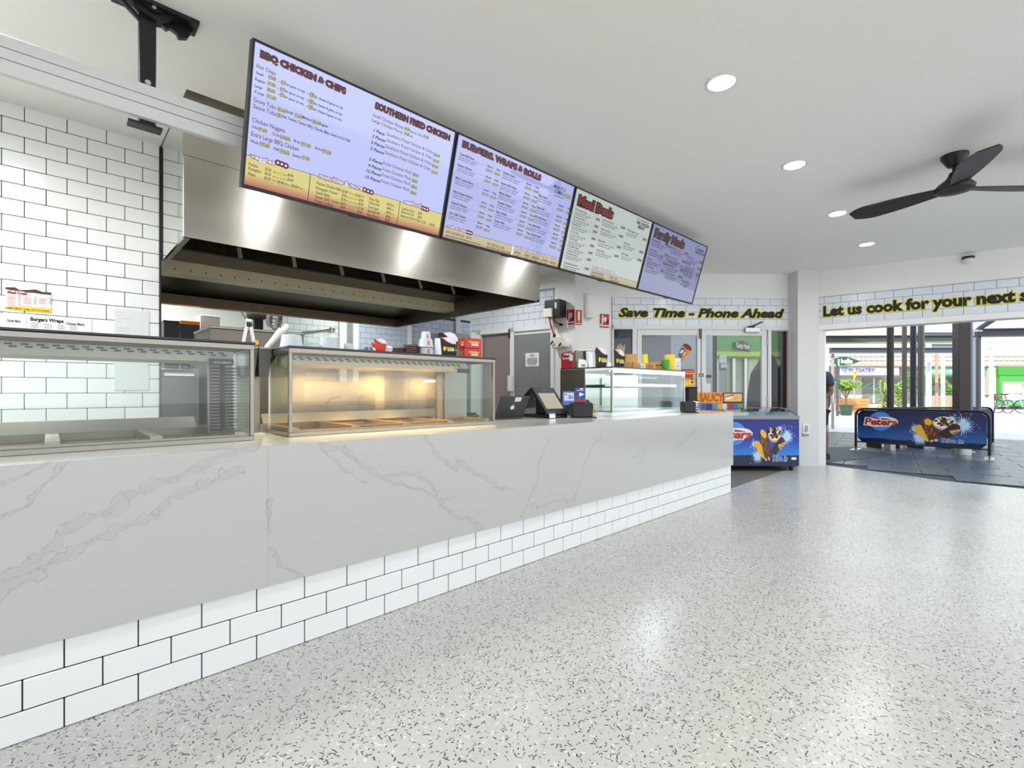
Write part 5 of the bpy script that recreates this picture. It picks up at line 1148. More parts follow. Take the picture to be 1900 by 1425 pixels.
def kb_(lab, u, Y, z, w, h, d=.08, r=0.0, txt=None, taper=False, white=False):
    W_ = wpx(w, u, Y); Hb = wpx(h, u, Y); m = M_paper if white else M_kraft
    t = thing('kraft_box', lab, 'takeaway box', (XY(u, Y), Y, z), FACE+r, group=GB)
    k = .92 if taper else 1
    V = [(-W_/2, -d/2, 0), (W_/2, -d/2, 0), (W_/2, d/2, 0), (-W_/2, d/2, 0), (-W_/2*k, -d/2*k, Hb), (W_/2*k, -d/2*k, Hb), (W_/2*k, d/2*k, Hb), (-W_/2*k, d/2*k, Hb)]
    obj('body', G().add(V, [(3,2,1,0), (4,5,6,7), (0,1,5,4), (1,2,6,5), (2,3,7,6), (3,0,4,7)]), m, t)
    obj('flap', G().box(-W_/2*k, W_/2*k, -d/2*k-.001, d/2*k, Hb, Hb+.002), m, t)
    if txt: obj('print', G().text(txt[0], -W_*.3, Hb*.5, W_*.6, Hb*.2, y=-d/2-.002, off=.03).text(txt[1], -W_*.25, Hb*.22, W_*.4, Hb*.12, y=-d/2-.002), M_ink, t)
    return t
kb_('kraft takeaway box at the bottom of the pair beside the skewers', 1164, 2.72, KT, 15, 11)
b_ = kb_('larger pale kraft tray stacked on another box beside the skewers', 1168, 2.74, KT+wpx(11, 1164, 2.72)+.002, 23, 15, d=.1, r=.15, taper=True)
kb_('small kraft box in front of the stacked pair', 1178, 2.66, KT, 12, 9, r=.1)
kb_('small white box with black handwriting-style print among the kraft boxes', 1191, 2.63, KT, 9, 8, white=True, txt=('Nan', 'fish'))
kb_('kraft box with black print lying at the front edge of the cake case', 1206, 2.62, KT, 18, 10, r=-.1, txt=('Nuggets', 'small'))
kb_('large kraft box next to the green cup', 1219, 2.72, KT, 28, 15, d=.1, r=-.2, txt=('Snack', 'chicken'))
tub('yellow_cup', 'small plain yellow cup behind the kraft boxes', 1183, 2.8, KT, wpx(4, 1183, 2.8), wpx(12, 1183, 2.8), M_yel, cat='paper cup', group='yellow cups on the cake case', rt=.8)
t = tub('yellow_cup', 'upside-down yellow cup stack with a round badge on the cake case', 1197, 2.78, KT, wpx(6.5, 1197, 2.78), wpx(29, 1197, 2.78), M_yel, cat='paper cup', group='yellow cups on the cake case', rt=.72)
obj('badge', G().ell(0, 0, .009, .012, 0).add([], []), M_paper, t).location = (0.02, -.024, .055)
t = tub('yellow_cup', 'large yellow cup with a white corner stripe, biggest cup on the cake case', 1243, 2.65, KT, wpx(8, 1243, 2.65), wpx(29, 1243, 2.65), M_yel, cat='paper cup', group='yellow cups on the cake case', rt=1.15, lip=False)
t = tub('green_cup', 'green paper cup with a white emblem at the front of the cake case', 1235, 2.62, KT, wpx(6, 1235, 2.62), wpx(19, 1235, 2.62), mat('green_print', '#3aa02a', 0.4), cat='paper cup', rt=1.18, lip=False)
obj('emblem', G().ell(0, 0, .012, .016, 0), M_paper, t).location = (.005, -.0268, .042)
carton('white_carton', 'tall white drink carton with faint print beside the large yellow cup', 1256, 2.64, KT, FACE, wpx(12, 1256, 2.64), .04, wpx(23, 1256, 2.64), M_paper, print_=lambda t, wd, d, h: obj('print', G().text('milk', -.1*wd, .6*h, .5*wd, .08*h, y=-d/2-.001).rect(-.1*wd, .3*wd, .35*h, .4*h, -d/2-.001), M_inkg, t), cat='drink carton')
for u, Y, r_, h_, lab in ((1227, 2.75, 5.5, 17, 'shorter shiny steel milkshake cup behind the kraft boxes'), (1240, 2.75, 7.0, 29, 'taller shiny steel milkshake cup behind the large yellow cup')):
    t = thing('milkshake_cup', lab, 'steel cup', (XY(u, Y), Y, KT), group='steel milkshake cups'); r0 = wpx(r_, u, Y); h0 = wpx(h_, u, Y)
    obj('cup', G().lathe([(r0*.8, 0), (r0*.95, h0*.6), (r0, h0), (r0*.95, h0), (r0*.75, .003)], n=24), M_mirror, t, True); obj('rim', G().lathe([(r0*1.0, h0-.002), (r0*1.05, h0), (r0*1.0, h0+.002)], n=24), M_alu, t, True)
# tilted cup decal on the glass door
t = thing('cup_decal', 'large tilted orange cup sticker with blue patch on the glass door', 'sticker', (ST0[0], ST0[1], 0), STA)
def dd(u, v): return (lx(u), ZD(v, 7.54))
def dpoly(pts, y): return G().add([(dd(u, v)[0], y, dd(u, v)[1]) for u, v in pts], [tuple(range(len(pts)))])
obj('cup_print', dpoly([(1256, 661), (1264, 641), (1271, 640), (1281, 650), (1263, 672)], -.0095), mat('orange_print', '#d9861f', 0.4), t)
obj('mouth_print', dpoly([(1265, 641), (1268, 637.5), (1274, 638), (1280, 643), (1282, 648), (1280, 650.5), (1272, 648)], -.0105), mat('maroon_print', '#6d1620', 0.4), t)
obj('blue_patch', dpoly([(1257, 659), (1262, 645), (1268, 646), (1270, 653), (1261, 667)], -.0105), mat('blue_print', '#27509e', 0.4), t)
obj('pale_patch', dpoly([(1259, 656), (1263, 649), (1267, 650), (1264, 655)], -.0115), M_paper, t)
obj('yellow_patch', dpoly([(1264, 660), (1268, 652), (1270, 654), (1267, 660)], -.0115), M_yel, t)

# ------------------------------------------------------------------ things standing on the counter
lt = thing('laptop', 'open grey laptop with its back to the customers, between case and till', 'laptop', (XY(944, 2.95), 2.95, CZ), -0.12)
obj('base', G().box(-.15, .15, 0.0, .21, .001, .014, c=.003), mat('laptop_grey', '#3f4043', .35, .6), lt)
ld = obj('lid', G().box(-.15, .15, -.003, .003, 0, .205, c=.002), mat('laptop_lid', '#47484a', .38, .6, noise=.03), lt)
ld.rotation_euler = (radians(28), 0, 0); ld.location = (0, -.002, .012)
def apple(): 
    g = G(); pts = []
    for i in range(40):
        a = 2*pi*i/40; r = .021*(1 + .12*cos(2*a)*.4); x, z = r*cos(a)*.92, r*sin(a)
        z -= .006*max(0, 1-abs(x)/.008) if z > .008 else -.003*max(0, 1-abs(x)/.006) if z < -.01 else 0
        d_ = sqrt((x-.026)**2+(z-.004)**2)
        if d_ < .0115: x = .026 - (.0115**2-(z-.004)**2)**.5 if abs(z-.004) < .0115 else x
        pts.append((x, -.0038, z+.1))
    g.add(pts, [tuple(range(40))])
    g.add([(.0+.008*t_*1.0+.003*sin(pi*t_)*sg, -.0038, .121+.013*t_) for t_, sg in ((0, 0), (.35, 1), (.7, 1), (1, 0), (.6, -1), (.3, -1))], [(0, 1, 2, 3, 4, 5)])
    return g
obj('emblem', apple(), M_paper, ld)
obj('sticker', G().rect(.0, .065, .155, .195, -.0036), mat('pinkish_paper', '#e2cfd2', .6), ld)
obj('screen', G().rect(-.14, .14, .012, .195, .0036), M_black, ld)
ps = thing('till_terminal', 'black tent-shaped two-screen till terminal with a small price label', 'till', (XY(1036, 2.74), 2.74, CZ), -0.06)
bw = .13
obj('base', G().box(-bw*.9, bw*.9, .0, .34, .001, .03, c=.006), M_black, ps)
fs = obj('customer_screen', G().prism([(0, .035), (.022, .025), (.215, .255), (.19, .262)], -bw, bw, 'x'), M_black, ps)
sl_ = Vector((0, .19, .227)).normalized(); nr = Vector((0, -.227, .19)).normalized()
def on(t_, o): p = Vector((0, 0, .035)) + sl_*t_ + nr*o; return p
g = G().add([(x, on(t_, .0012)[1], on(t_, .0012)[2]) for x, t_ in ((-bw*.78, .06), (bw*.78, .06), (bw*.78, .235), (-bw*.78, .235))], [(0, 1, 2, 3)])
obj('display', g, mat('till_display', '#101010', .2, noise=0, emit='#c3bfa8', es=.85*KE), fs)
g = G().add([(x, on(t_, .0014)[1], on(t_, .0014)[2]) for x, t_ in ((-bw*.2, .262), (bw*.2, .262), (bw*.2, .272), (-bw*.2, .272))], [(0, 1, 2, 3)])
obj('camera_dots', g, mat('dark_grey', '#55565a', .4), fs)
obj('staff_screen', G().prism([(.19, .262), (.215, .255), (.43, .09), (.42, .075)], -bw*1.05, bw*1.05, 'x'), M_black, ps)
obj('stand', G().box(-.04, .04, .15, .25, .03, .2, c=.01), M_black, ps)
obj('price_label', G().prism([(-.004, .052), (-.012, .005), (-.010, .005), (-.002, .052)], -.115, -.045, 'x'), M_paper, ps)
obj('label_head', G().prism([(-.0045, .055), (-.0075, .04), (-.006, .04), (-.002, .055)], -.115, -.045, 'x'), mat('violet_print', '#5a43b0', .5), ps)
td = thing('tablet_terminal', 'small blue-screened order tablet standing behind the till', 'tablet', (XY(1056, 3.0), 3.0, CZ), FACE+.1)
obj('case', G().box(-.07, .075, 0, .015, .09, .235, c=.004), M_black, td); obj('stand', G().box(-.02, .02, .015, .07, 0, .12, c=.004), M_black, td)
obj('display', G().rect(-.064, .06, .097, .228, -.001), mat('tablet_blue', '#0a0a10', .2, noise=0, emit='#5b78cc', es=.9*KE), td)
obj('icons', G().rect(-.05, .045, .14, .215, -.002), mat('tablet_pale', '#0a0a10', .2, noise=0, emit='#ccd6ee', es=.9*KE), td)
obj('tiles_shown', G().rect(-.005, .02, .18, .19, -.003).rect(-.005, .02, .16, .17, -.003).rect(.028, .038, .16, .18, -.003).rect(-.04, -.025, .195, .205, -.003), M_ink, td)
def napkin(lab, u, Y, r, w=.2, d=.12, h=.135, nap=1):
    t = thing('napkin_dispenser', lab, 'napkin dispenser', (XY(u, Y), Y, CZ), FACE+r, group='black napkin dispensers on the counter')
    obj('body', G().box(-w/2, w/2-.03, -d/2, d/2, .004, h, c=.012), mat('napkin_black', '#141416', .45), t)
    obj('foot', G().box(-w/2+.01, w/2+.005, -d/2+.01, d/2-.01, 0, .008), M_black, t)
    m = mat('brown_napkin', '#c8a67d', .8, noise=.1) if nap else M_paper
    g = G()
    for k in range(5): g.add([(w/2-.032, -d*.4+.01*k, .02+.022*k), (w/2+.02+.012*sin(k*2), -d*.34, .012+.024*k), (w/2+.012, d*.34, .018+.024*k), (w/2-.032, d*.4, .026+.022*k), (w/2-.032, 0, .04+.022*k)], [(0, 1, 2, 3, 4)])
    obj('napkins', g, m, t)
    obj('end_plate', G().box(w/2-.03, w/2-.02, -d/2+.006, d/2-.006, .07, h-.006, c=.003), m, t)
    return t
napkin('black napkin dispenser with brown napkins next to the till', 1081, 2.64, .12, w=.215)
napkin('black napkin dispenser with white napkins in front of the cake case', 1279, 2.44, .1, w=.16, h=.12, nap=0)
bxw = .085
t = carton('card_box', 'small blue, white and red printed box on top of the black napkin dispenser', 1075.5, 2.66, CZ+.136, FACE, bxw, .05, .125, mat('box_blue', '#1f4a93', .4), cat='box')
obj('red_base', G().rect(-bxw/2, bxw/2, .002, .022, -.0262), M_red, t); obj('white_art', G().prism([(-.03, .06), (0, .052), (.035, .068), (.02, .078), (-.005, .085), (-.02, .07)], -.0268, -.0262, 'y').rect(-.03, .035, .102, .106, -.0262).prism([(-.005, .115), (.02, .11), (.03, .122), (.005, .122)], -.0266, -.0262, 'y'), M_paper, t); obj('dark_art', G().ell(-.02, .07, .014, .02, -.0272), mat('art_red', '#8f1c20', .5), t)

# ------------------------------------------------------------------ fittings on the wall stub
def kth(name, lab, cat): return thing(name, lab, cat, (KS0[0], KS0[1], 0), KSA)
def cth(name, lab, cat): return thing(name, lab, cat, (KS1[0], KS1[1], 0), CSA)
t = kth('control_box', 'black control box with a white cover plate high on the wall by the kitchen door', 'control box')
a, b = ksx(1024), ksx(1052)
obj('box', G().box(a, b, -.22, -.02, kz(1038, 591), kz(1038, 560), c=.006), M_black, t)
obj('cover', G().box(a-.01, ksx(1039), -.25, -.2, kz(1032, 592), kz(1032, 576), c=.006), mat('ivory_plastic', '#e3ddd0', .4), t)
obj('label', G().box(ksx(1043), ksx(1046), -.223, -.219, kz(1045, 576), kz(1045, 565)), M_paper, t)
obj('cable', G().tube([(ksx(1031), -.18, kz(1031, 592)), (ksx(1032), -.17, kz(1032, 605)), (ksx(1036), -.12, kz(1036, 624))], .011, 8), mat('red_cable', '#a3201c', .4), t)
obj('cable', G().tube([(ksx(1038), -.15, kz(1038, 592)), (ksx(1039), -.14, kz(1039, 599)), (ksx(1044), -.09, kz(1044, 603))], .011, 8), mat('red_cable', '#a3201c', .4), t)
t = kth('power_isolator', 'pair of white rotary power isolators on the wall below the black control box', 'power switch')
obj('box', G().box(ksx(1032), ksx(1045), -.13, -.0, kz(1038, 647), kz(1038, 626), c=.012), mat('ivory_plastic', '#e3ddd0', .4), t)
obj('box', G().box(ksx(1044), ksx(1057), -.08, -.0, kz(1050, 645), kz(1050, 635), c=.01), mat('ivory_plastic', '#e3ddd0', .4), t)
for u, v, r_, y in ((1033.5, 637, .028, -.132), (1046.5, 640.5, .026, -.1)):
    d = obj('dial', G().cyl((ksx(u), y-.02, kz(u, v)), (ksx(u), y+.02, kz(u, v)), r_*1.3, n=18), M_plastic, t)
    obj('pointer', G().box(-.032, .032, -.012, 0, -.008, .008, M=Matrix.Translation((ksx(u), y-.02, kz(u, v))) @ Matrix.Rotation(-.9, 4, 'Y')), M_black, d)
obj('plug', G().cyl((ksx(1036), -.12, kz(1036, 627)), (ksx(1036), -.12, kz(1036, 621)), .022, n=12), M_black, t)
t = kth('wall_socket', 'white wall socket with a black plug under the control box', 'socket')
obj('plate', G().box(ksx(1039), ksx(1054), -.03, 0, kz(1046, 610), kz(1046, 594), c=.006), M_plastic, t); obj('plug', G().cyl((ksx(1044), -.08, kz(1044, 603)), (ksx(1044), -.03, kz(1044, 603)), .022, n=12), M_black, t)
def firesign(t, a, b, z0, z1, y, kind):
    W_ = b-a; Hh = z1-z0
    obj('plate', G().box(a, b, y, y+.004, z0, z1), M_red, t)
    g = G(); gd = G()
    if kind == 'pour':
        g.ell(a+W_*.3, z1-Hh*.14, W_*.09, W_*.09, y-.001)
        g.add([(a+W_*x, y-.001, z0+Hh*z) for x, z in ((.22, .78), (.38, .76), (.62, .62), (.6, .56), (.4, .62), (.38, .45), (.3, .26), (.1, .2), (.08, .25), (.22, .34), (.18, .55))], [tuple(range(11))])
        g.add([(a+W_*x, y-.001, z0+Hh*z) for x, z in ((.46, .72), (.7, .82), (.72, .5), (.5, .36))], [(0, 1, 2, 3)])
        gd.add([(a+W_*x, y-.0012, z0+Hh*z) for x, z in ((.7, .3), (.95, .3), (.95, .62), (.78, .58))], [(0, 1, 2, 3)])
        g.rect(a, b, z0+Hh*.1, z0+Hh*.18, y-.001)
    else:
        g.prism([(a+W_*.32, z0+Hh*.3), (a+W_*.68, z0+Hh*.3), (a+W_*.68, z0+Hh*.82), (a+W_*.6, z0+Hh*.92), (a+W_*.4, z0+Hh*.92), (a+W_*.32, z0+Hh*.82)], y-.0015, y-.0005, 'y').rect(a+W_*.3, a+W_*.7, z0+Hh*.2, z0+Hh*.24, y-.001).rect(a+W_*.05, a+W_*.95, z0+Hh*.06, z0+Hh*.11, y-.001)
    obj('pictogram', g, M_paper, t)
    if gd.v: obj('flame_print', gd, M_ink, t)
t = kth('fire_sign', 'red fire blanket sign with white figure, nearest the black control box', 'sign'); firesign(t, ksx(1052.5), ksx(1066), kz(1059, 602), kz(1059, 574.5), -.008, 'pour')
t = cth('fire_sign', 'narrow red sign with a white fire extinguisher, on the wall corner', 'sign'); firesign(t, csx(1068), csx(1079), ZD(603, 7.33), ZD(575.5, 7.33), -.008, 'ext')
t = cth('fire_sign', 'red fire blanket sign with white figure, beside the tiled sign band', 'sign'); firesign(t, csx(1112.5), csx(1129.5), ZD(607.5, 7.42), ZD(582, 7.42), -.008, 'pour')
t = cth('cup_tube', 'slim white tube dispenser mounted upright on the white wall stub', 'cup dispenser')
obj('tube', G().box(csx(1085), csx(1097), -.09, -.0, ZD(590, 7.36), ZD(546, 7.36), c=.012), M_plastic, t); obj('end_cap', G().box(csx(1084.5), csx(1097.5), -.094, -.0, ZD(591, 7.36), ZD(588, 7.36), c=.006), M_plastic, t)
t = kth('fire_blanket', 'red fire blanket pouch with white lettering hanging low on the wall stub', 'fire blanket')
a, b = ksx(1045), ksx(1066)
obj('pouch', G().prism([(a, kz(1055, 690)), (b, kz(1055, 690)), (b, kz(1055, 657)), (b-.04, kz(1055, 652.5)), (a+.04, kz(1055, 654)), (a, kz(1055, 656))], -.06, -.004, 'y'), mat('pouch_red', '#b3242c', .45), t)
obj('lettering', G().text('FIRE', a+.05, kz(1055, 660), .12, .035, y=-.0615, off=.04), M_paper, t, kind='stuff'); obj('lettering', G().text('BLANKET', a+.03, kz(1055, 667), .15, .03, y=-.0615, off=.03), M_paper, t, kind='stuff'); obj('white_label', G().rect(a+.14, a+.2, kz(1055, 670), kz(1055, 659), -.061), M_paper, t)
obj('black_band', G().rect(a+.04, a+.15, kz(1055, 663.5), kz(1055, 660.5), -.0605), M_ink, t)

# ------------------------------------------------------------------ chest freezer with printed front
def artmat(name, stops):
    m = mat(name, '#ffffff', .25, noise=0)
    N = m.node_tree.nodes; L = m.node_tree.links
    tc = N.new('ShaderNodeTexCoord'); sp = N.new('ShaderNodeSeparateXYZ'); cr = N.new('ShaderNodeValToRGB'); ns = N.new('ShaderNodeTexNoise'); ns.inputs['Scale'].default_value = 6; ad = N.new('ShaderNodeMath'); ad.operation = 'MULTIPLY_ADD'; ad.inputs[1].default_value = .12
    L.new(tc.outputs['Generated'], sp.inputs[0]); L.new(tc.outputs['Generated'], ns.inputs['Vector']); L.new(ns.outputs[0], ad.inputs[0]); L.new(sp.outputs['Z'], ad.inputs[2]); L.new(ad.outputs[0], cr.inputs[0])
    for i, (p, c) in enumerate(stops):
        e = cr.color_ramp.elements[i] if i < 2 else cr.color_ramp.elements.new(p)
        e.position = p; e.color = lin(c)
    L.new(cr.outputs[0], N['Principled BSDF'].inputs['Base Color']); return m
A_choc, A_choc2, A_mango, A_biscuit, A_vanilla, A_gold = mat('art_chocolate', '#5a2c17', .3, noise=.25, scale=60), mat('art_dark_choc', '#331a12', .3), mat('art_mango', '#f0b62a', .3), mat('art_biscuit', '#e3a868', .3), mat('art_vanilla', '#f0e6d8', .3), mat('art_nut', '#c08a3a', .3)
A_splash, A_blue, A_logo, A_wood = mat('art_splash', '#bcd9f2', .3, noise=.1, scale=30), mat('art_blue', '#3f8be0', .3, noise=.15, scale=10), mat('art_logo_red', '#b3161d', .3), mat('art_stick', '#e2bf8e', .4)
def art(t, ox, oz, W_, Hh, y, pet, cx=.66, cz=.5, s=1.0):
    rnd = random.Random(5)
    X = lambda u: ox+W_*u
    Z = lambda v: oz+Hh*v
    L = {}
    def P(m, pts, k): L.setdefault((m.name, k), [G(), m])[0].add([(X(a), y-.0006*k, Z(b)) for a, b in pts], [tuple(range(len(pts)))])
    def E(m, a, b, rx, rz, k, rot=0, n=22): P(m, [(a + rx*cos(q)*cos(rot) - rz*sin(q)*sin(rot)*Hh/W_, b + rx*cos(q)*sin(rot)*W_/Hh + rz*sin(q)*cos(rot)) for q in [2*pi*i/n for i in range(n)]], k)
    def splash(a, b, r, k, n=34):
        pts = []
        for i in range(n):
            q = 2*pi*i/n; rr = r*(rnd.uniform(.9, 1.35) if i % 2 else rnd.uniform(.4, .65)); pts.append((a+rr*cos(q)*.6, b+rr*sin(q)*W_/Hh*.75))
        P(A_splash, pts, k)
        for i in range(14):
            q = rnd.uniform(0, 6.28); rr = r*rnd.uniform(1.0, 1.7); E(A_splash, a+rr*cos(q)*.6, b+rr*sin(q)*W_/Hh*.7, rnd.uniform(.002, .006), rnd.uniform(.006, .014), k, n=8)
    splash(cx-.12, cz-.28, .1, 1, 46); splash(cx+.20, cz+.14, .11, 1, 46); splash(cx-.16, cz-.02, .05, 1); splash(cx+.12, cz+.3, .05, 1)
    a0, a1, zb, hh = pet
    E(A_blue, (a0+a1)/2, zb+hh*.6, (a1-a0)*.36, hh*1.5, 1); E(A_vanilla, (a0+a1)/2, zb+hh*.5, (a1-a0)*.53, hh*.78, 2, rot=.12); E(A_logo, (a0+a1)/2, zb+hh*1.0, (a1-a0)*.36, hh*.14, 3, rot=-.12)
    for nm, off, k, m in (('o', .12, 3, A_vanilla), ('t', .035, 4, A_logo)):
        L.setdefault((m.name, k), [G(), m])[0].text('Peters', X(a0), Z(zb), W_*(a1-a0), Hh*hh, y=y-.0006*k-.0002, off=off, shear=.15)
    # ice creams
    def bar(m, x0, z0_, x1, z1_, wd, k, n=8):
        dx, dz = (x1-x0)*W_, (z1_-z0_)*Hh; l = sqrt(dx*dx+dz*dz); ux, uz = dx/l, dz/l; px2, pz = -uz, ux
        pts = []
        for i in range(n+1):
            q = -pi/2+pi*i/n; pts.append((x1*W_+wd*(ux*cos(q)+px2*sin(q))*.9, z1_*Hh+wd*(uz*cos(q)+pz*sin(q))*.9))
        for sg in (1, -1): pts.append((x0*W_+wd*.95*px2*sg, z0_*Hh+wd*.95*pz*sg))
        P(m, [(a/W_, b/Hh) for a, b in pts], k)
    wd = .052*s*W_/1.33
    bar(A_wood, cx-.02, cz-.38, cx-.06, cz-.25, wd*.25, 2); bar(A_wood, cx+.01, cz-.37, cx-.01, cz-.25, wd*.25, 2)
    bar(A_mango, cx-.03, cz-.30, cx-.125, cz-.02, wd*.95, 3)
    bar(A_choc, cx+.0, cz-.30, cx-.065, cz+.2, wd*1.15, 4); E(A_mango, cx-.055, cz+.2, .028, .1, 5, rot=.5)
    for i in range(26): E(A_gold, cx-.055+.04*rnd.uniform(-1, 1)+.03*i/26, cz+.12-.35*i/26, .0055, .013, 5, n=6)
    P(mat('art_cone_blue', '#244f9f', .3), [(cx-.0, cz+.15), (cx+.13, cz+.15), (cx+.075, cz-.3), (cx+.03, cz-.33)], 2)
    E(A_biscuit, cx+.065, cz+.17, .07*s, .155*s, 5); E(A_vanilla, cx+.065, cz+.2, .066*s, .14*s, 6)
    for i in range(34):
        q = rnd.uniform(0, 6.28); rr = .98*rnd.random()**.55; E(A_choc2 if i % 3 else A_gold, cx+.063+.066*rr*cos(q), cz+.22+.14*rr*sin(q), .014, .03, 7, n=7, rot=q)
    bar(A_choc2, cx+.05, cz-.22, cx+.14, cz+.06, wd*.9, 7); P(A_biscuit, [(cx+.135, cz-.14), (cx+.185, cz-.0), (cx+.165, cz+.02), (cx+.10, cz-.04), (cx+.115, cz-.12)], 8)
    for i in range(6): E(A_choc2, cx+.125+.045*rnd.random(), cz-.11+.1*rnd.random(), .005, .01, 9, n=7)
    L.setdefault((A_splash.name, 9), [G(), A_splash])[0].text('Dive in', X(cx+.045), Z(cz-.385), W_*.155, Hh*.115, y=y-.006, off=.075, shear=.25)
    L.setdefault(('art_lettering_blue', 10), [G(), mat('art_lettering_blue', '#27467c', .4)])[0].text('Dive in', X(cx+.045), Z(cz-.385), W_*.155, Hh*.115, y=y-.0068, off=.015, shear=.25)
    nm = {'art_splash': 'water_splash_print', 'art_logo_red': 'red_lettering', 'art_vanilla': 'cream_print', 'art_blue': 'blue_oval_print', 'art_chocolate': 'chocolate_bar_print', 'art_mango': 'mango_bar_print', 'art_stick': 'stick_print', 'art_nut': 'nut_print', 'art_biscuit': 'wafer_print', 'art_dark_choc': 'dark_chocolate_print', 'art_cone_blue': 'cone_print', 'art_lettering_blue': 'blue_lettering'}
    for (n, k), (g, m) in L.items(): obj(nm.get(n, 'print'), g, m, t, kind='stuff' if n in ('art_splash', 'art_nut') else None)
fz = thing('chest_freezer', 'blue printed ice cream chest freezer with sliding glass lid behind the counter end', 'freezer', (CW(1397, 6.93)[0], CW(1397, 6.93)[1], 0), FACE)
FS = 6.93/900
fu = lambda u: (u-1397)*FS
fzv = lambda v: H+(724-v)*FS
X0, X1, ZA, ZC = fu(1312), fu(1483), fzv(865), fzv(779)
body = obj('body', G().box(X0, X1, .002, .6, ZA, ZC, c=.004), mat('freezer_navy', '#12194a', .35), fz)
face = obj('printed_front', G().box(X0+.003, X1-.003, -.002, .002, ZA+.008, ZC-.002), artmat('freezer_art', ((0, '#141a3c'), (.27, '#161d44'), (.29, '#2f86dc'), (.5, '#1f5cc4'), (.66, '#172f9a'), (1, '#161f86'))), fz)
art(face, X0, ZA, X1-X0, ZC-ZA, -.0026, (.1, .475, .60, .17), cx=.665, cz=.5)
obj('rating_label', G().rect(fu(1468), fu(1477), fzv(853), fzv(848.5), -.006), M_paper, face)
obj('rim', G().box(X0-.005, X1+.005, -.012, .61, ZC, fzv(771), c=.012), mat('freezer_rim', '#8d8f94', .35), fz)
zl = fzv(771)
prof = [(0.0, zl), (.1, zl+.045), (.25, zl+.075), (.42, zl+.085), (.56, zl+.08)]
for a, b, dz in ((X0+.03, fu(1404), .0), (fu(1402), X1-.03, .008)):
    obj('glass_lid', G().prism(prof[::1]+[(p[0], p[1]-.006) for p in prof[::-1]], a, b, 'x', M=Matrix.Translation((0, 0, dz))), glass('lid_glass', '#dfe7ea', 2.0), fz)
    obj('lid_edge', G().tube([(b if dz else a, p[0], p[1]+dz+.002) for p in prof], .008, 6).tube([(a, .56, zl+.082+dz), (b, .56, zl+.082+dz)], .008, 6), mat('freezer_rim', '#8d8f94', .35), fz)
obj('side_cheek', G().prism(prof+[(.6, zl+.05), (.6, zl)], X1-.03, X1-.01, 'x'), mat('cheek_grey', '#3e4044', .4), fz)
obj('inner_tub', G().prism([(.03, zl-.03), (.03, zl+.004), (.12, zl+.036), (.26, zl+.06), (.5, zl+.064), (.58, zl-.03)], X0+.035, X1-.035, 'x'), mat('frosty_white', '#e4e9ec', .5), fz)
for x in (X0+.08, X1-.08):
    for y in (.06, .54): obj('foot', G().lathe([(.022, 0), (.03, .02), (.03, ZA+.004)], x, y, n=12), M_black, fz)
hb = obj('header_board', G().box(fu(1306), fu(1408), .545, .56, zl+.088, fzv(747)+.03).box(fu(1304), fu(1411), .54, .56, ZD(748, 7.42), ZD(728, 7.42)), mat('saucy_yellow', '#f2a917', .4), fz)
hx = lambda u: (u-1397)*7.45/900
hz = lambda v: ZD(v, 7.45)
obj('header_board', G().box(hx(1305), hx(1382), .53, .539, hz(747), hz(728.5)), mat('saucy_yellow', '#f2a917', .4), fz)
obj('header_lettering', G().text('SAUCY', hx(1330), hz(744.5), hx(1373)-hx(1330), hz(731)-hz(745), y=.5285, off=.06), mat('saucy_orange', '#c2541a', .4), hb)
obj('round_mark', G().ell(hx(1316), hz(735), .028, .03, .528), M_paper, hb); obj('eye_mark', G().ell(hx(1316), hz(735.5), .016, .02, .5272, rot=.5), M_ink, hb)
obj('small_print', G().rect(hx(1318), hx(1328), hz(744), hz(743), .528), M_ink, hb); obj('small_mark', G().rect(hx(1316), hx(1317), hz(745), hz(742), .528), M_ink, hb)
obj('brown_panel', G().box(hx(1373), hx(1409.5), .525, .53, hz(748), hz(728.5)), mat('saucy_brown', '#4a1c16', .4), hb)
obj('cream_panel', G().box(hx(1375), hx(1408), .522, .525, hz(745), hz(730.5), c=.001), mat('saucy_cream', '#eac06a', .4), hb)
obj('cake_art', G().prism([(hx(1392), hz(742)), (hx(1395), hz(736)), (hx(1401), hz(732)), (hx(1402), hz(738)), (hx(1397), hz(743))], .52, .5215, 'y'), A_biscuit, hb); obj('pale_art', G().ell(hx(1384), hz(738), .05, .025, .5212, rot=.3), M_paper, hb); obj('red_art', G().text('Drumstick', 0, 0, .14, .025, y=0, off=.04, dirx=(.96, 0, .28), org=(hx(1377), .5205, hz(738))), A_logo, hb)
cols = ['#6fb2e6', '#3d3432', '#4c7fc8', '#3358a8', '#262a6a', '#3f8fd0', '#e2a52a', '#c8dcec', '#b82a2c', '#2b66b8', '#4b9a6a']
for i, c_ in enumerate(cols):
    u0 = 1306+i*9.35
    obj('price_tile', G().box(hx(u0), hx(u0+8.8), .52, .53, hz(758.5), hz(749)), mat('price_tile_%s' % c_[1:], c_, .4), hb)
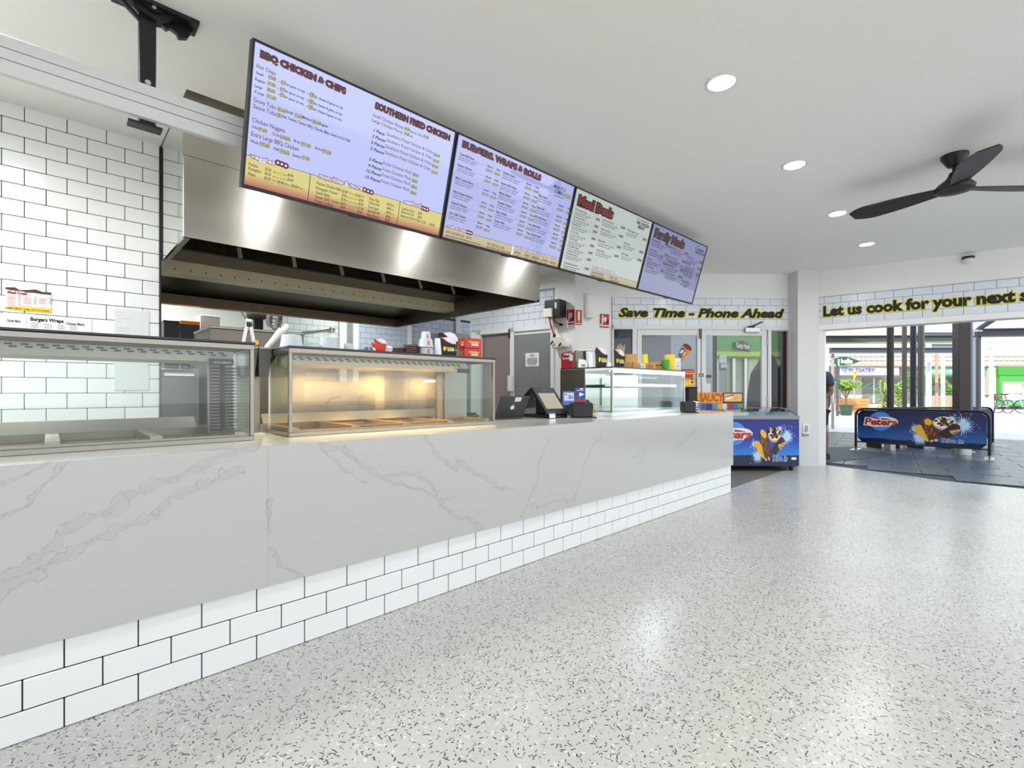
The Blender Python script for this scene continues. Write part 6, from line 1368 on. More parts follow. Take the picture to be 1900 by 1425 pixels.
# corn chip poster and black bin between door and cake case
t = thing('snack_poster', 'yellow and red snack poster standing past the end of the cake case', 'poster', (CW(1279, 7.36)[0], CW(1279, 7.36)[1], 0), FACE)
q = 7.36/900; pu = lambda u: (u-1279)*q
pz = lambda v: H+(724-v)*q
obj('board', G().box(pu(1264), pu(1288), 0, .006, pz(717), pz(685)), mat('poster_gold', '#ecb63a', .45), t)
obj('red_head', G().rect(pu(1264), pu(1288), pz(692), pz(685), -.001), M_red, t); obj('head_print', G().text('NEW FLAVOUR', pu(1266), pz(690), pu(1286)-pu(1266), .016, y=-.0015), M_paper, t)
obj('lettering', G().text('ZIPPIE', pu(1264.5), pz(704), pu(1286)-pu(1264.5), .075, y=-.0015, off=.05), mat('poster_maroon', '#8f1b2e', .45), t); obj('art', G().ell(pu(1282), pz(709), .04, .035, -.001).ell(pu(1272), pz(712), .04, .03, -.001), M_yel, t); obj('dark_art', G().ell(pu(1284), pz(709), .015, .018, -.002), M_ink, t)
obj('post', G().box(pu(1276)-.01, pu(1276)+.01, .006, .02, 0, pz(690)), M_alu, t); obj('foot', G().box(pu(1264), pu(1288), -.03, .08, 0, .012), M_black, t)
t = thing('black_bin', 'black box stand below the yellow snack poster', 'stand', (CW(1280, 7.12)[0], CW(1280, 7.12)[1], 0), FACE)
q2 = 7.12/900
obj('body', G().box(-8*q2, 8.5*q2, -.12, .08, 0, H+(724-717.5)*q2-.015, c=.006), M_black, t); obj('lid', G().box(-8.3*q2, 8.8*q2, -.125, .085, H+(724-717.5)*q2-.015, H+(724-717.5)*q2-.003, c=.004), M_black, t)
t = thing('switch_plate', 'grubby white switch plate low on the white pillar', 'switch', (pc[0], pc[1], 0), FACE)
q3 = 7.36/900
obj('plate', G().box((1489-1498)*q3, (1503-1498)*q3, -.012, 0, ZD(810, 7.36), ZD(785, 7.36), c=.003), M_plastic, t); obj('smudge', G().prism([((1491-1498)*q3, ZD(800, 7.36)), ((1495-1498)*q3, ZD(803, 7.36)), ((1499-1498)*q3, ZD(798, 7.36)), ((1497-1498)*q3, ZD(789, 7.36)), ((1493-1498)*q3, ZD(790, 7.36))], -.0135, -.012, 'y'), mat('scuff_grey', '#a7a7a4', .7), t); obj('scuff', G().rect((1488-1498)*q3, (1500-1498)*q3, ZD(809, 7.36), ZD(805, 7.36), -.0128), mat('scuff_brown', '#a2917c', .7), t)
# ------------------------------------------------------------------ what lies behind the glass doors (local frame of the shopfront wall)
KYL = 2.6
def sxl(u, yl):                  # local x where column u meets the line parallel to the shopfront at yl
    a = (u-950)/900; ex = (cos(STA), sin(STA)); ey = (-sin(STA), cos(STA))
    ox, oy = ST0[0]+yl*ey[0], ST0[1]+yl*ey[1]
    nx, ny = ST-a*CT, -CT-a*ST    # normal of the vertical sight plane
    return -(ox*nx+oy*ny)/(ex[0]*nx+ex[1]*ny)
def sth(name, lab, cat): return thing(name, lab, cat, (ST0[0], ST0[1], 0), STA)
obj('wall_arcade', G().box(-.6, sxl(1245, 1.3), 1.3, 1.4, 0, 3.2), mat('arcade_grey', '#a9a9b2', .6, noise=.02), loc=(ST0[0], ST0[1], 0), rz=STA, kind='structure')
obj('wall_arcade_pale', G().box(sxl(1245, 1.75)-.1, sxl(1324, 1.75), 1.75, 1.85, 0, 3.2), mat('arcade_pale', '#cfd3d8', .6, noise=.02), loc=(ST0[0], ST0[1], 0), rz=STA, kind='structure')
obj('trim_2', G().box(sxl(1325, .9), sxl(1330, .9), .9, .96, 0, 3.0), M_black, loc=(ST0[0], ST0[1], 0), rz=STA, kind='structure')
M_lime = mat('kiosk_green', '#5c9a44', .35, noise=.25, scale=1.6)
ks = sth('juice_kiosk', 'green-fronted kiosk with a brown curved sign and glass doors, seen through the glass door', 'kiosk')
def kx(u): return sxl(u, KYL)
def kzz(v):
    px_, py_ = ST0[0]+kx(1380)*cos(STA)-KYL*sin(STA), ST0[1]+kx(1380)*sin(STA)+KYL*cos(STA)
    return ZD(v, px_*CT+py_*ST)
K0, K1 = kx(1322), kx(1450)
obj('fascia', G().box(K0, K1, 2.55, 2.7, kzz(665), kzz(612)), M_lime, ks)
obj('glow_strip', G().box(K0, K1, 2.52, 2.56, kzz(662), kzz(653)), mat('kiosk_lime', '#b9cc3c', .4, noise=.1), ks)
obj('side_wall', G().box(kx(1388), K1, 2.6, 2.7, 0, kzz(660)), mat('kiosk_cream', '#cfd0a4', .5), ks)
obj('glass_front', G().box(kx(1350), kx(1386), 2.66, 2.68, 0, kzz(662)), mat('kiosk_dim', '#a9b08c', .15, noise=.25, scale=3), ks)
for u in (1344, 1362, 1384): obj('door_post', G().box(kx(u)-.03, kx(u)+.03, 2.6, 2.67, 0, kzz(662)), M_steeld if u == 1344 else M_alu, ks)
obj('menu_column', G().box(kx(1330), kx(1341), 2.5, 2.6, 0, kzz(658)), mat('kiosk_grey', '#9aa39c', .4), ks)
g = G()
for i in range(5): g.box(kx(1331), kx(1343), 2.48, 2.5, kzz(660+i*3+2), kzz(660+i*3))
obj('white_lines', g, M_paper, ks)
sg = obj('name_sign', G().prism([(kx(1358), kzz(636)), (kx(1372), kzz(633)), (kx(1388), kzz(641)), (kx(1386), kzz(653)), (kx(1372), kzz(648)), (kx(1359), kzz(648))], 2.49, 2.54, 'y'), mat('sign_brown', '#5b2f26', .4), ks)
obj('lettering', G().text('Guzzy Husk', 0, 0, kx(1386)-kx(1361), .1, y=0, off=.02, dirx=(.99, 0, -.12), org=(kx(1361), 2.48, kzz(645.5))), M_paper, ks)
obj('mirrored_lettering', G().text('IAB', kx(1332), kzz(680), .13, .06, y=2.47, off=.03).text('IAH', kx(1332), kzz(684), .13, .06, y=2.47, off=.03), M_paper, ks)
obj('lettering_panel', G().box(kx(1331), kx(1342), 2.475, 2.49, kzz(686), kzz(674)), M_ink, ks)
obj('wall_arcade_back', G().box(kx(1320), sxl(1500, 3.1), 3.1, 3.2, 0, 3.3), mat('arcade_green', '#b5c0a0', .6, noise=.05), loc=(ST0[0], ST0[1], 0), rz=STA, kind='structure')
t = sth('dark_silhouette', 'dark silhouette standing in for a reflection in the narrow window beside the glass doors', 'cover')  # dark shape added for the silhouette reflected in the window
cu_ = lambda u: sxl(u, .5)
prof = [(cu_(1392), 0), (cu_(1480), 0), (cu_(1480), 1.5), (cu_(1460), 1.58), (cu_(1444), 1.52), (cu_(1440), 1.68), (cu_(1434), 1.74), (cu_(1424), 1.74), (cu_(1416), 1.6), (cu_(1405), 1.45), (cu_(1398), 1.1)]
obj('cover', G().prism(prof, .5, .7, 'y'), mat('silhouette_black', '#1a1b1b', .7), t); obj('foot', G().box(cu_(1395), cu_(1475), .45, .75, 0, .03), M_black, t)

# ------------------------------------------------------------------ outside: ground
M_pave = mat('grey_paver', '#4d5054', .32, noise=.35, scale=7, bump=.15)
M_joint = mat('paver_joint', '#34363a', .8)
M_street = mat('street_paving', '#c4beb2', .75, noise=.12, scale=3)
gx = G().prism([(-45, -45), (75, -45), (75, 60), (-45, 60)], -.3, -.13 + .114)
obj('ground', gx, M_street, kind='structure')
def inside(x, y):                  # outdoors side of the threshold line
    P = thr + [ext]
    for a, b in zip(P, P[1:]):
        if min(a[1], b[1])-1e-6 <= y <= max(a[1], b[1])+1e-6:
            tt = (y-a[1])/(b[1]-a[1]) if abs(b[1]-a[1]) > 1e-6 else 0
            return x > a[0]+(b[0]-a[0])*tt
    return x > thr[0][0]
pv = obj('pavement', G().prism([RWP(-3, -.6), RWP(7.0, -1.0), RWP(7.0, 7.3), RWP(-3, 7.3)], -.05, -.014), M_joint, kind='structure', loc=(0, 0, 0))
PW, PD = .62, .41
me = G().box(.003, PW-.003, .003, PD-.003, 0, .012, c=.003).mesh('paver'); me.materials.append(M_pave)
n_p = 0
for j in range(-2, 18):
    for i in range(-3, 10):
        s0 = i*PW + (PW/2 if j % 2 else 0); o0 = j*PD
        x, y = RWP(s0+PW/2, o0+PD/2)
        cu = 950+900*((x*ST-y*CT)/(x*CT+y*ST))
        if not (1480 < cu < 2000) or n_p >= 230: continue
        if not all(inside(*RWP(s0+a, o0+b)) for a in (0, PW) for b in (0, PD)): continue
        o = obj('paver', me, M_pave, pv); X_, Y_ = RWP(s0, o0); o.location = (X_, Y_, -.014 + .002*((i*7+j*3) % 3-1)); o.rotation_euler = (0, 0, RWA); n_p += 1
pb = [FL(1526, 830), FL(1590, 829), FL(1640, 838), FL(1652, 843), FL(1600, 851), FL(1540, 858), FL(1526, 860)]
obj('floor_pebble_strip', G().prism([p for p in pb], -.01, .004), mat('pebble_strip', '#3c3a37', .6, noise=.7, scale=55, bump=.8), kind='structure')
obj('wall_sun_block', G().prism([RWP(-4.5, .02), RWP(6.8, .02), RWP(6.8, -4.0), RWP(-4.5, -4.0)], CEIL+0.3, 6.3), M_white, kind='structure')  # unseen block added above the room to shade the near paving

# ------------------------------------------------------------------ outside: barriers
def barrier(lab, A, B, hgt, full, grp='blue ice cream barriers'):
    L_ = sqrt((B[0]-A[0])**2+(B[1]-A[1])**2)
    t = thing('cafe_barrier', lab, 'barrier', (A[0], A[1], -.002), atan2(B[1]-A[1], B[0]-A[0]), group=grp)
    r = .13; pts = [(0, 0, 0), (0, 0, hgt-r)] + [(r-r*cos(q), 0, hgt-r+r*sin(q)) for q in (pi/8, pi/4, 3*pi/8, pi/2)] + [(L_-r+r*sin(q), 0, hgt-r+r*cos(q)) for q in (0, pi/8, pi/4, 3*pi/8, pi/2)] + [(L_, 0, 0)]
    obj('frame', G().tube(pts, .022, 10), M_black, t, True)
    obj('lower_rail', G().tube([(0, 0, .16), (L_, 0, .16)], .014, 8), M_black, t)
    z0 = .17; ch = .07
    pan = [(.03+ch, z0), (L_-.03-ch, z0), (L_-.03, z0+ch), (L_-.03, hgt-.1), (L_-.1, hgt-.025), (.1, hgt-.025), (.03, hgt-.1), (.03, z0+ch)]
    bn = obj('banner', G().prism(pan, -.008, .008, 'y'), artmat('banner_art', ((0, '#10122c'), (.17, '#15173a'), (.2, '#2c5f9c'), (.42, '#214a8a'), (.6, '#1a2e66'), (1, '#141c44'))), t)
    if full: art(bn, .02, z0, L_-.04, hgt-z0-.03, -.0085, (.07, .335, .55, .2), cx=.635, cz=.5, s=1.25)
    for x in (0, L_): obj('foot', G().box(x-.06, x+.06, -.25, .25, 0, .012).box(x-.02, x+.02, -.02, .02, .012, .06), M_alu, t)
    return t
b1A, b1B = FL(1588, 834), FL(1836, 852)
barrier('dark blue ice cream barrier in front of the poles, lettering and bars in full view', b1A, b1B, .80, True)
b2A, b2B = CW(1628, 9.95), CW(1842, 10.2)
barrier('second blue barrier standing behind the lettered one, mostly hidden', b2A, b2B, .79, False)
bl = thing('bench_frame', 'low black metal bench frame between the two barriers', 'bench', (CW(1632, 9.62)[0], CW(1632, 9.62)[1], 0), FACE-.06)
obj('rails', G().box(0, 1.85, 0, .04, .1, .14).box(0, 1.85, .35, .39, .1, .14), M_black, bl)
for x in (0.0, .35, .8, 1.35, 1.81): obj('leg', G().box(x, x+.04, 0, .39, 0, .1), M_black, bl)

# ------------------------------------------------------------------ outside: columns and beams
M_dark = mat('weathered_brown_steel', '#3a302b', .5, noise=.2, scale=9)
M_bluegrey = mat('bluegrey_steel', '#6f7a88', .45, noise=.06)
M_slate = mat('slate_steel', '#41454c', .45, noise=.08)
M_postw = mat('white_post_paint', '#d9dde0', .45, noise=.03)
def post(lab, u, d, wpx_, ztop, m, cuff=False, square=False, rz=None, grp='shade structure posts'):
    x, y = CW(u, d); r = wpx_*d/900/2
    t = thing('shade_post', lab, 'post', (x, y, -.002), FACE if rz is None else rz, group=grp)
    if square: obj('shaft', G().box(-r, r, -r, r, .0, ztop, c=.006), m, t)
    else: obj('shaft', G().cyl((0, 0, 0), (0, 0, ztop), r, n=20), m, t, True)
    if cuff: obj('cuff', G().cyl((0, 0, 0), (0, 0, .13), r*1.45, n=20).cyl((0, 0, .13), (0, 0, .15), r*1.25, n=20), M_alu, t, True)
    else: obj('base_plate', G().box(-r*1.5, r*1.5, -r*1.5, r*1.5, 0, .015), M_alu, t)
    return t
post('thick dark brown square post behind the barrier, widest of all the posts', 1784, 8.75, 19, 2.95, M_dark, True, True, FACE-.2)
post('blue-grey square post tight beside the widest dark post', 1798, 9.1, 8, 2.95, M_bluegrey, False, True)
post('dark brown round post behind the left part of the barrier, bright along one edge', 1652, 9.4, 11, 2.95, M_dark, True)
post('brownish round post, thinner, next after the dark brown round one', 1678, 11, 7.5, 2.7, mat('brown_post', '#6a5f58', .4, .3))
post('slate grey round post between two brownish posts', 1694.5, 11, 9.5, 2.75, M_slate)
post('grey-brown round post with a paler top section', 1709, 10.8, 10, 2.75, mat('grey_brown_post', '#645e58', .4, .3))
post('stout white round post beyond the grey ones', 1723, 15, 8.5, 2.74, M_postw)
post('slim tan post between two white posts', 1738, 17, 5, 2.56, mat('tan_post', '#a08873', .5))
post('slim white post beside the tan one', 1749.5, 17, 6.5, 2.56, M_postw)
post('blue-grey round post beyond the widest dark post', 1806, 13, 8, 2.75, M_bluegrey)
post('taupe post under the slanted gutter, beyond the widest dark post', 1815.5, 10, 7.5, 2.43, mat('taupe_post', '#6b6560', .45))
post('white post just past the slanted gutter', 1822, 15, 7, 2.75, M_postw)
post('white post standing before the green shop', 1839.5, 19, 6, 2.85, M_postw)
post('pale post near the opening edge carrying the lower pergola beam', 1545, 14.5, 5, 2.4, mat('beige_post', '#9d958c', .5))
def beam(lab, u0, d0, u1, d1, z0, z1, m, th_=.12, flange=None):
    A, B = CW(u0, d0), CW(u1, d1); L_ = sqrt((B[0]-A[0])**2+(B[1]-A[1])**2)
    t = thing('pergola_beam', lab, 'beam', (A[0], A[1], z0), atan2(B[1]-A[1], B[0]-A[0]), group='beams of the shade structure')
    h = z1-z0
    obj('web', G().box(0, L_, -th_*.2, th_*.2, 0, h), m, t)
    obj('flange', G().box(0, L_, -th_*.5, th_*.5, h-.02, h), m, t); obj('flange', G().box(0, L_, -th_*.5, th_*.5, -.01, .01), flange or m, t)
    return t
M_beamd = mat('dark_green_steel', '#3f463d', .5, noise=.1); M_beamo = mat('olive_flange', '#8e9a72', .5)
beam('dark green beam crossing high behind the opening edge', 1500, 12.2, 1800, 12.0, ZD(635, 12), ZD(622, 12), M_beamd, .2, M_beamo)
beam('lower dark grey pergola beam under the green one', 1540, 14.4, 1790, 14.4, ZD(656, 14.4), ZD(645.5, 14.4), M_slate, .18, mat('pale_flange', '#aeb3b2', .5))
beam('white beam between the grey posts and the widest dark post', 1700, 15, 1806, 15.0, ZD(628, 15), ZD(617, 15), M_bluegrey, .2, M_postw)
beam('lower white beam on the white posts', 1700, 17, 1800, 17, ZD(648, 17), ZD(638.5, 17), M_bluegrey, .2, M_postw)
beam('dark beam at the top edge of the street opening', 1812, 10, 1960, 9.8, ZD(624, 10), ZD(611, 10), M_slate, .25)
beam('white box beam in front of the upper windows across the street', 1818, 19, 1897, 19, ZD(645, 19), ZD(634, 19), M_postw, .3)
t = thing('slanted_gutter', 'slanted dark gutter pipe running down to the taupe post', 'pipe', (CW(1815.5, 10)[0], CW(1815.5, 10)[1], 0), FACE)
obj('pipe', G().tube([(0, 0, 2.40), (.03, -.01, 2.44), (.25, -.1, 2.62)], .045, 10), M_slate, t, True); obj('bracket', G().box(-.06, .06, -.06, .06, 2.36, 2.40), M_alu, t)

# ------------------------------------------------------------------ across the street: the shops, facing the camera's side
SD = 31.5
so_ = CW(1500, SD); 
YO = [0.0]
def sx(u): return (u-950)/900*(SD+YO[0]) - 550/900*SD
def sz(v): return H+(724-v)*(SD+YO[0])/900
bld = thing('shop_row', 'long white two-storey row of shops with tiled awning roof across the street', 'building', (so_[0], so_[1], 0), FACE)
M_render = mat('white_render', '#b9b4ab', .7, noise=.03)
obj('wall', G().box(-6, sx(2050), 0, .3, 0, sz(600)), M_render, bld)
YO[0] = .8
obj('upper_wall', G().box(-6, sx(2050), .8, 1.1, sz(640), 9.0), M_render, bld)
YO[0] = -1.6
def rooftile():
    m = mat('roof_tiles', '#d8cdbd', .8, noise=.05)
    N = m.node_tree.nodes; L = m.node_tree.links
    tc = N.new('ShaderNodeTexCoord'); br = N.new('ShaderNodeTexBrick'); br.inputs['Scale'].default_value = 1.0; br.inputs['Brick Width'].default_value = .34; br.inputs['Row Height'].default_value = .3; br.inputs['Mortar Size'].default_value = .03
    br.inputs['Color1'].default_value = lin('#bfb2a2'); br.inputs['Color2'].default_value = lin('#aea08e'); br.inputs['Mortar'].default_value = lin('#6f6456')
    mp = N.new('ShaderNodeMapping'); mp.inputs['Rotation'].default_value = (pi/2, 0, 0); L.new(tc.outputs['Object'], mp.inputs[0]); L.new(mp.outputs[0], br.inputs['Vector']); L.new(br.outputs['Color'], N['Principled BSDF'].inputs['Base Color']); return m
obj('awning_roof', G().prism([(-1.6, sz(679)), (-1.6, sz(676)), (.3, H+(724-655)*(SD+.3)/900), (.3, H+(724-658)*(SD+.3)/900)], -6, sx(2050), 'x'), rooftile(), bld)
obj('gutter', G().box(-6, sx(2050), -1.7, -1.58, sz(680), sz(676.5)), mat('gutter_tan', '#a09484', .5), bld)
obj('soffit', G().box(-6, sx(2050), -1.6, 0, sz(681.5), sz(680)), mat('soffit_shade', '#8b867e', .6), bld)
YO[0] = .76
for u0, u1 in ((1585, 1625), (1629, 1660), (1663, 1700), (1705, 1735), (1745, 1772), (1830, 1850), (1856, 1872), (1878, 1898)):
    f = obj('window', G().box(sx(u0), sx(u1), .74, .8, sz(649), sz(620)), mat('shop_glass', '#7f90a4', .15, noise=.1), bld)
    obj('frame', G().box(sx(u0)-.05, sx(u0)+.05, .7, .76, sz(649), sz(620)).box(sx((u0+u1)/2)-.04, sx((u0+u1)/2)+.04, .7, .76, sz(649), sz(620)), M_postw, f)
YO[0] = .2
for i in range(22):
    u = 1585+i*15.0
    r_ = obj('balcony_rail', G().box(sx(u), sx(u+12.5), .2, .26, sz(650.5), sz(648.7)).box(sx(u), sx(u+12.5), .2, .26, sz(654), sz(652.2)), mat('rail_dark', '#3b3f44', .5), bld)
    obj('baluster', G().box(sx(u+12.5), sx(u+15), .15, .3, sz(656), sz(646)), M_render, r_)
YO[0] = 0.0
for u0, u1, m in ((1500, 1560, mat('shade_glass', '#6f7671', .2, noise=.3, scale=.8)), (1600, 1640, None), (1650, 1700, None), (1702, 1770, None), (1822, 1835, None)):
    f = obj('shop_window', G().box(sx(u0), sx(u1), -.04, 0, .3, sz(701)), m or mat('shade_glass', '#6f7671', .2), bld); obj('mullion', G().box(sx((u0+u1)/2)-.05, sx((u0+u1)/2)+.05, -.08, -.03, .3, sz(701)), M_postw, f)
YO[0] = -1.5
pod = obj('white_fascia', G().box(sx(1560), sx(1668), -1.5, -1.4, sz(696), sz(681)), M_paper, bld)
obj('blue_lettering', G().text('PODIATRY', sx(1575), sz(690.5), sx(1622.5)-sx(1575), sz(684)-sz(690.5), y=-1.52, off=.04).text('...', sx(1655), sz(690), .6, .1, y=-1.52), mat('podiatry_blue', '#4a4ad0', .5), pod)
obj('foot_mark', G().ell(sx(1567), sz(685), .22, .16, -1.52).ell(sx(1568.5), sz(690), .07, .08, -1.52), mat('foot_blue', '#7b90dc', .5), pod)
gf = obj('green_fascia', G().box(sx(1714), sx(1836), -1.5, -1.4, sz(696), sz(682)), mat('fascia_green', '#4aa477', .5, noise=.03), bld)
obj('white_lettering', G().text('NECK HEALTH', sx(1728), sz(691.5), sx(1790)-sx(1728), sz(686.5)-sz(691.5), y=-1.52, off=.04), M_paper, gf)
obj('dark_lettering', G().text('T', sx(1829), sz(691), None, sz(686)-sz(691), y=-1.52, off=.03), M_ink, gf)
gs = thing('green_shop', 'bright green shop front with a white question panel across the street', 'shop', (so_[0], so_[1], 0), FACE)
YO[0] = -1.92
obj('front', G().box(sx(1856), sx(2050), -1.9, -.4, .2, sz(681)), mat('bright_green', '#43953a', .5, noise=.03), gs)
obj('band', G().box(sx(1852), sx(2050), -1.96, -1.9, sz(696), sz(680)), mat('leaf_green', '#348a2b', .5, noise=.03), gs)
obj('pillar_panel', G().box(sx(1843), sx(1855), -1.7, -1.2, 0, sz(681)), M_render, gs)
obj('white_panel', G().box(sx(1860), sx(2050), -1.95, -1.9, sz(743), sz(709), c=.02), M_paper, gs)
obj('grey_lettering', G().text('NEED', sx(1863), sz(723), sx(1885)-sx(1863), sz(719)-sz(723), y=-1.97).text('EXPERT', sx(1863), sz(728), sx(1893)-sx(1863), sz(724)-sz(728), y=-1.97).text('ADVICE?', sx(1863), sz(733.5), sx(1897)-sx(1863), sz(729.5)-sz(733.5), y=-1.97), mat('panel_grey', '#7f9a86', .5), gs)
obj('orange_button', G().ell(sx(1900), sz(715), .22, .12, -1.97), mat('button_orange', '#ef8d3c', .5), gs)
obj('lower_green', G().box(sx(1857), sx(2050), -1.93, -1.9, .3, sz(744)), mat('mid_green', '#3f9e5c', .5), gs)

# ------------------------------------------------------------------ street furniture and planting
def gthing(name, lab, cat, u, d, rz=FACE, group=None):
    p = CW(u, d); return thing(name, lab, cat, (p[0], p[1], -.016), rz, group)
def zz(v, d): return H+(724-v)*d/900 + .016
t = gthing('street_sign', 'green leaf-shaped street sign reading belle on a dark post', 'sign', 1553.5, 22)
k = 22/900
obj('post', G().cyl((0, 0, 0), (0, 0, zz(668, 22)), .055, n=12), M_slate, t)
n_ = 14
leafp = [((-15.5+57.5*i/n_)*k, zz(670.5, 22)+8.2*k*sin(pi*min(1, (i/n_)*1.02)**.85)) for i in range(n_+1)] + [((-15.5+57.5*i/n_)*k, zz(670.5, 22)-8.2*k*sin(pi*min(1, (i/n_)*1.02)**.85)) for i in range(n_-1, 0, -1)]
lf = obj('board', G().prism(leafp, -.08, -.05, 'y'), mat('sign_green', '#1f4a30', .4), t)
obj('pale_band', G().rect(-1.5*k, 2*k, zz(678, 22), zz(666.5, 22), -.085), mat('pale_aqua', '#8fd0c8', .4), lf)
obj('lettering', G().text('belle', 5*k, zz(673.7, 22), 20.5*k, 7.5*k, y=-.086, off=.04).text('property', 12*k, zz(676.2, 22), 13*k, 1.6*k, y=-.086), M_paper, lf)
t = gthing('warning_sign', 'yellow pedestrian warning sign on a thin pole above the potted tree', 'sign', 1585, 25)
k = 25/900
obj('pole', G().cyl((0, 0, 0), (0, 0, zz(684, 25)), .03, n=10), M_alu, t); obj('plate', G().prism([(0, zz(701, 25)), (4.8*k, zz(693, 25)), (0, zz(685, 25)), (-4.8*k, zz(693, 25))], -.05, -.035, 'y'), mat('sign_yellow', '#f0e020', .4), t)
obj('walker_print', G().prism([(-.5*k, zz(696, 25)), (.2*k, zz(693, 25)), (1*k, zz(696, 25)), (.7*k, zz(692, 25)), (.3*k, zz(689.5, 25)), (-.4*k, zz(692, 25))], -.053, -.05, 'y'), M_ink, t)
def leaves(g, cx, cy, cz, rx, rz_, n, sz_, rnd):
    for i in range(n):
        a, b = rnd.uniform(0, 6.28), rnd.uniform(-1, 1); r = rnd.random()**.4
        c = Vector((cx+rx*r*cos(a)*sqrt(1-b*b), cy+rx*r*sin(a)*sqrt(1-b*b), cz+rz_*r*b))
        d1_ = Vector((rnd.uniform(-1, 1), rnd.uniform(-1, 1), rnd.uniform(-.6, .6))).normalized(); d2_ = d1_.orthogonal().normalized()
        g.add([c-d1_*sz_, c-d2_*sz_*.45+d1_*.1*sz_, c+d1_*sz_, c+d2_*sz_*.45], [(0, 1, 2, 3)])
M_leaf = mat('bright_leaf', '#7f9c3c', .5, noise=.5, scale=4); M_leaf2 = mat('mid_leaf', '#5d8238', .5, noise=.5, scale=3); M_pan = mat('pandanus_leaf', '#8ba257', .45, noise=.3, scale=5); M_bark = mat('bark', '#6e5d4a', .8, noise=.2)
def tree(name, lab, u, d, v0, v1, wp, trunkv, leafm, n=420, pot=False, cat='tree', grp='trees across the street', seed=1, lsz=.09):
    rnd = random.Random(seed); t = gthing(name, lab, cat, u, d, group=grp); k = d/900
    zt_, zb_ = zz(v0, d), zz(v1, d)
    base = zz(trunkv, d)
    if pot:
        obj('pot', G().lathe([(.2, 0), (.27, .42), (.30, .44), (.30, .5), (.27, .5), (.25, .44), (.001, .43)], n=22), mat('pot_green', '#2f4a3a', .4), t, True); base = .43
    obj('trunk', G().tube([(0, 0, base), (.02, .02, (base+zb_)/2), (-.03, 0, zb_), (.0, 0, (zb_+zt_)/2)], [.045, .04, .035, .015], 8).tube([(0, 0, (base+zb_)/2), (.2, .05, zb_+.1), (.3, 0, (zb_+zt_)/2)], [.03, .025, .01], 6).tube([(0, 0, (base+zb_)/2), (-.2, .05, zb_+.1), (-.32, 0, (zb_+zt_)/2)], [.03, .025, .01], 6), M_bark, t, True)
    g = G(); 
    for q in range(5):
        leaves(g, rnd.uniform(-.5, .5)*wp*k*.6, rnd.uniform(-.3, .3), (zt_+zb_)/2+rnd.uniform(-.3, .3)*(zt_-zb_)*.6, wp*k*.33, (zt_-zb_)*.33, n//5, lsz, rnd)
    obj('foliage', g, leafm, t, kind='stuff')
    return t
tree('potted_tree', 'small leafy tree in a green pot beneath the yellow warning sign', 1570, 22.5, 697, 728, 38, 750, M_leaf, 420, True, seed=3)
tree('street_tree', 'bushy green tree behind the white posts', 1742, 26, 694, 722, 34, 755, M_leaf2, 420, seed=5)
tree('street_tree', 'yellow-green shrub beside the widest dark post', 1764, 26, 706, 738, 24, 755, M_leaf, 320, seed=6)
tree('street_tree', 'slim airy tree between the grey round posts', 1690, 27, 676, 735, 26, 757, M_leaf2, 300, seed=8)
tree('street_tree', 'pale shrub behind the dark brown round post', 1668, 25, 702, 752, 20, 757, M_leaf, 300, seed=9)
pt = gthing('pandanus_plant', 'spiky pandanus plant with long arching leaves', 'plant', 1640, 24)
k = 24/900
obj('trunk', G().tube([(0, 0, 0), (.05, 0, .6), (0, 0, 1.1)], [.09, .07, .06], 8), M_bark, pt)
def blade():
    g = G(); V = []; F = []
    for i in range(7):
        q = i/6; x = .95*q; z = .55*q-.95*q*q; wdt = .045*(1-q)**.6*(.5+q) + .003
        V += [(x, -wdt, z), (x, 0, z-.02), (x, wdt, z)]
    for i in range(6): F += [(i*3, i*3+3, i*3+4, i*3+1), (i*3+1, i*3+4, i*3+5, i*3+2)]
    return g.add(V, F).mesh('leaf')
bme = blade(); bme.materials.append(M_pan)
rnd = random.Random(4)
for i in range(70):
    o = obj('leaf', bme, M_pan, pt); o.location = (rnd.uniform(-.25, .25), rnd.uniform(-.15, .15), rnd.uniform(.35, 1.55)); o.rotation_euler = (rnd.uniform(-.3, .3), rnd.uniform(-1.0, .5), rnd.uniform(0, 6.28)); s_ = rnd.uniform(.55, .95); o.scale = (s_, s_, s_)
tg_ = gthing('grass_clump', 'pale yellow ornamental grass at the foot of the spiky pandanus', 'grass', 1640, 22.3)
g = G()
for i in range(420):
    a = rnd.uniform(-.95, .95); b = rnd.uniform(-.2, .2); h = rnd.uniform(.2, .45); l = rnd.uniform(-.15, .15)
    g.add([(a-.008, b, 0), (a+.008, b, 0), (a+l, b+rnd.uniform(-.1, .1), h)], [(0, 1, 2)])
obj('grass_blades', g, mat('dry_grass', '#b8ae62', .7, noise=.3), tg_, kind='stuff')
bt = gthing('timber_planter', 'orange timber bench planter behind the potted tree', 'planter', 1580, 24)
k = 24/900
for i in range(4): obj('plank', G().box(-26*k, 27*k, -.2, .2, .12+i*.165, .27+i*.165, c=.01), mat('orange_timber', '#cf8a4e', .6, noise=.12, scale=5), bt)
obj('frame', G().box(-24*k, -22*k, -.18, .18, 0, .8).box(23*k, 25*k, -.18, .18, 0, .8), M_slate, bt)
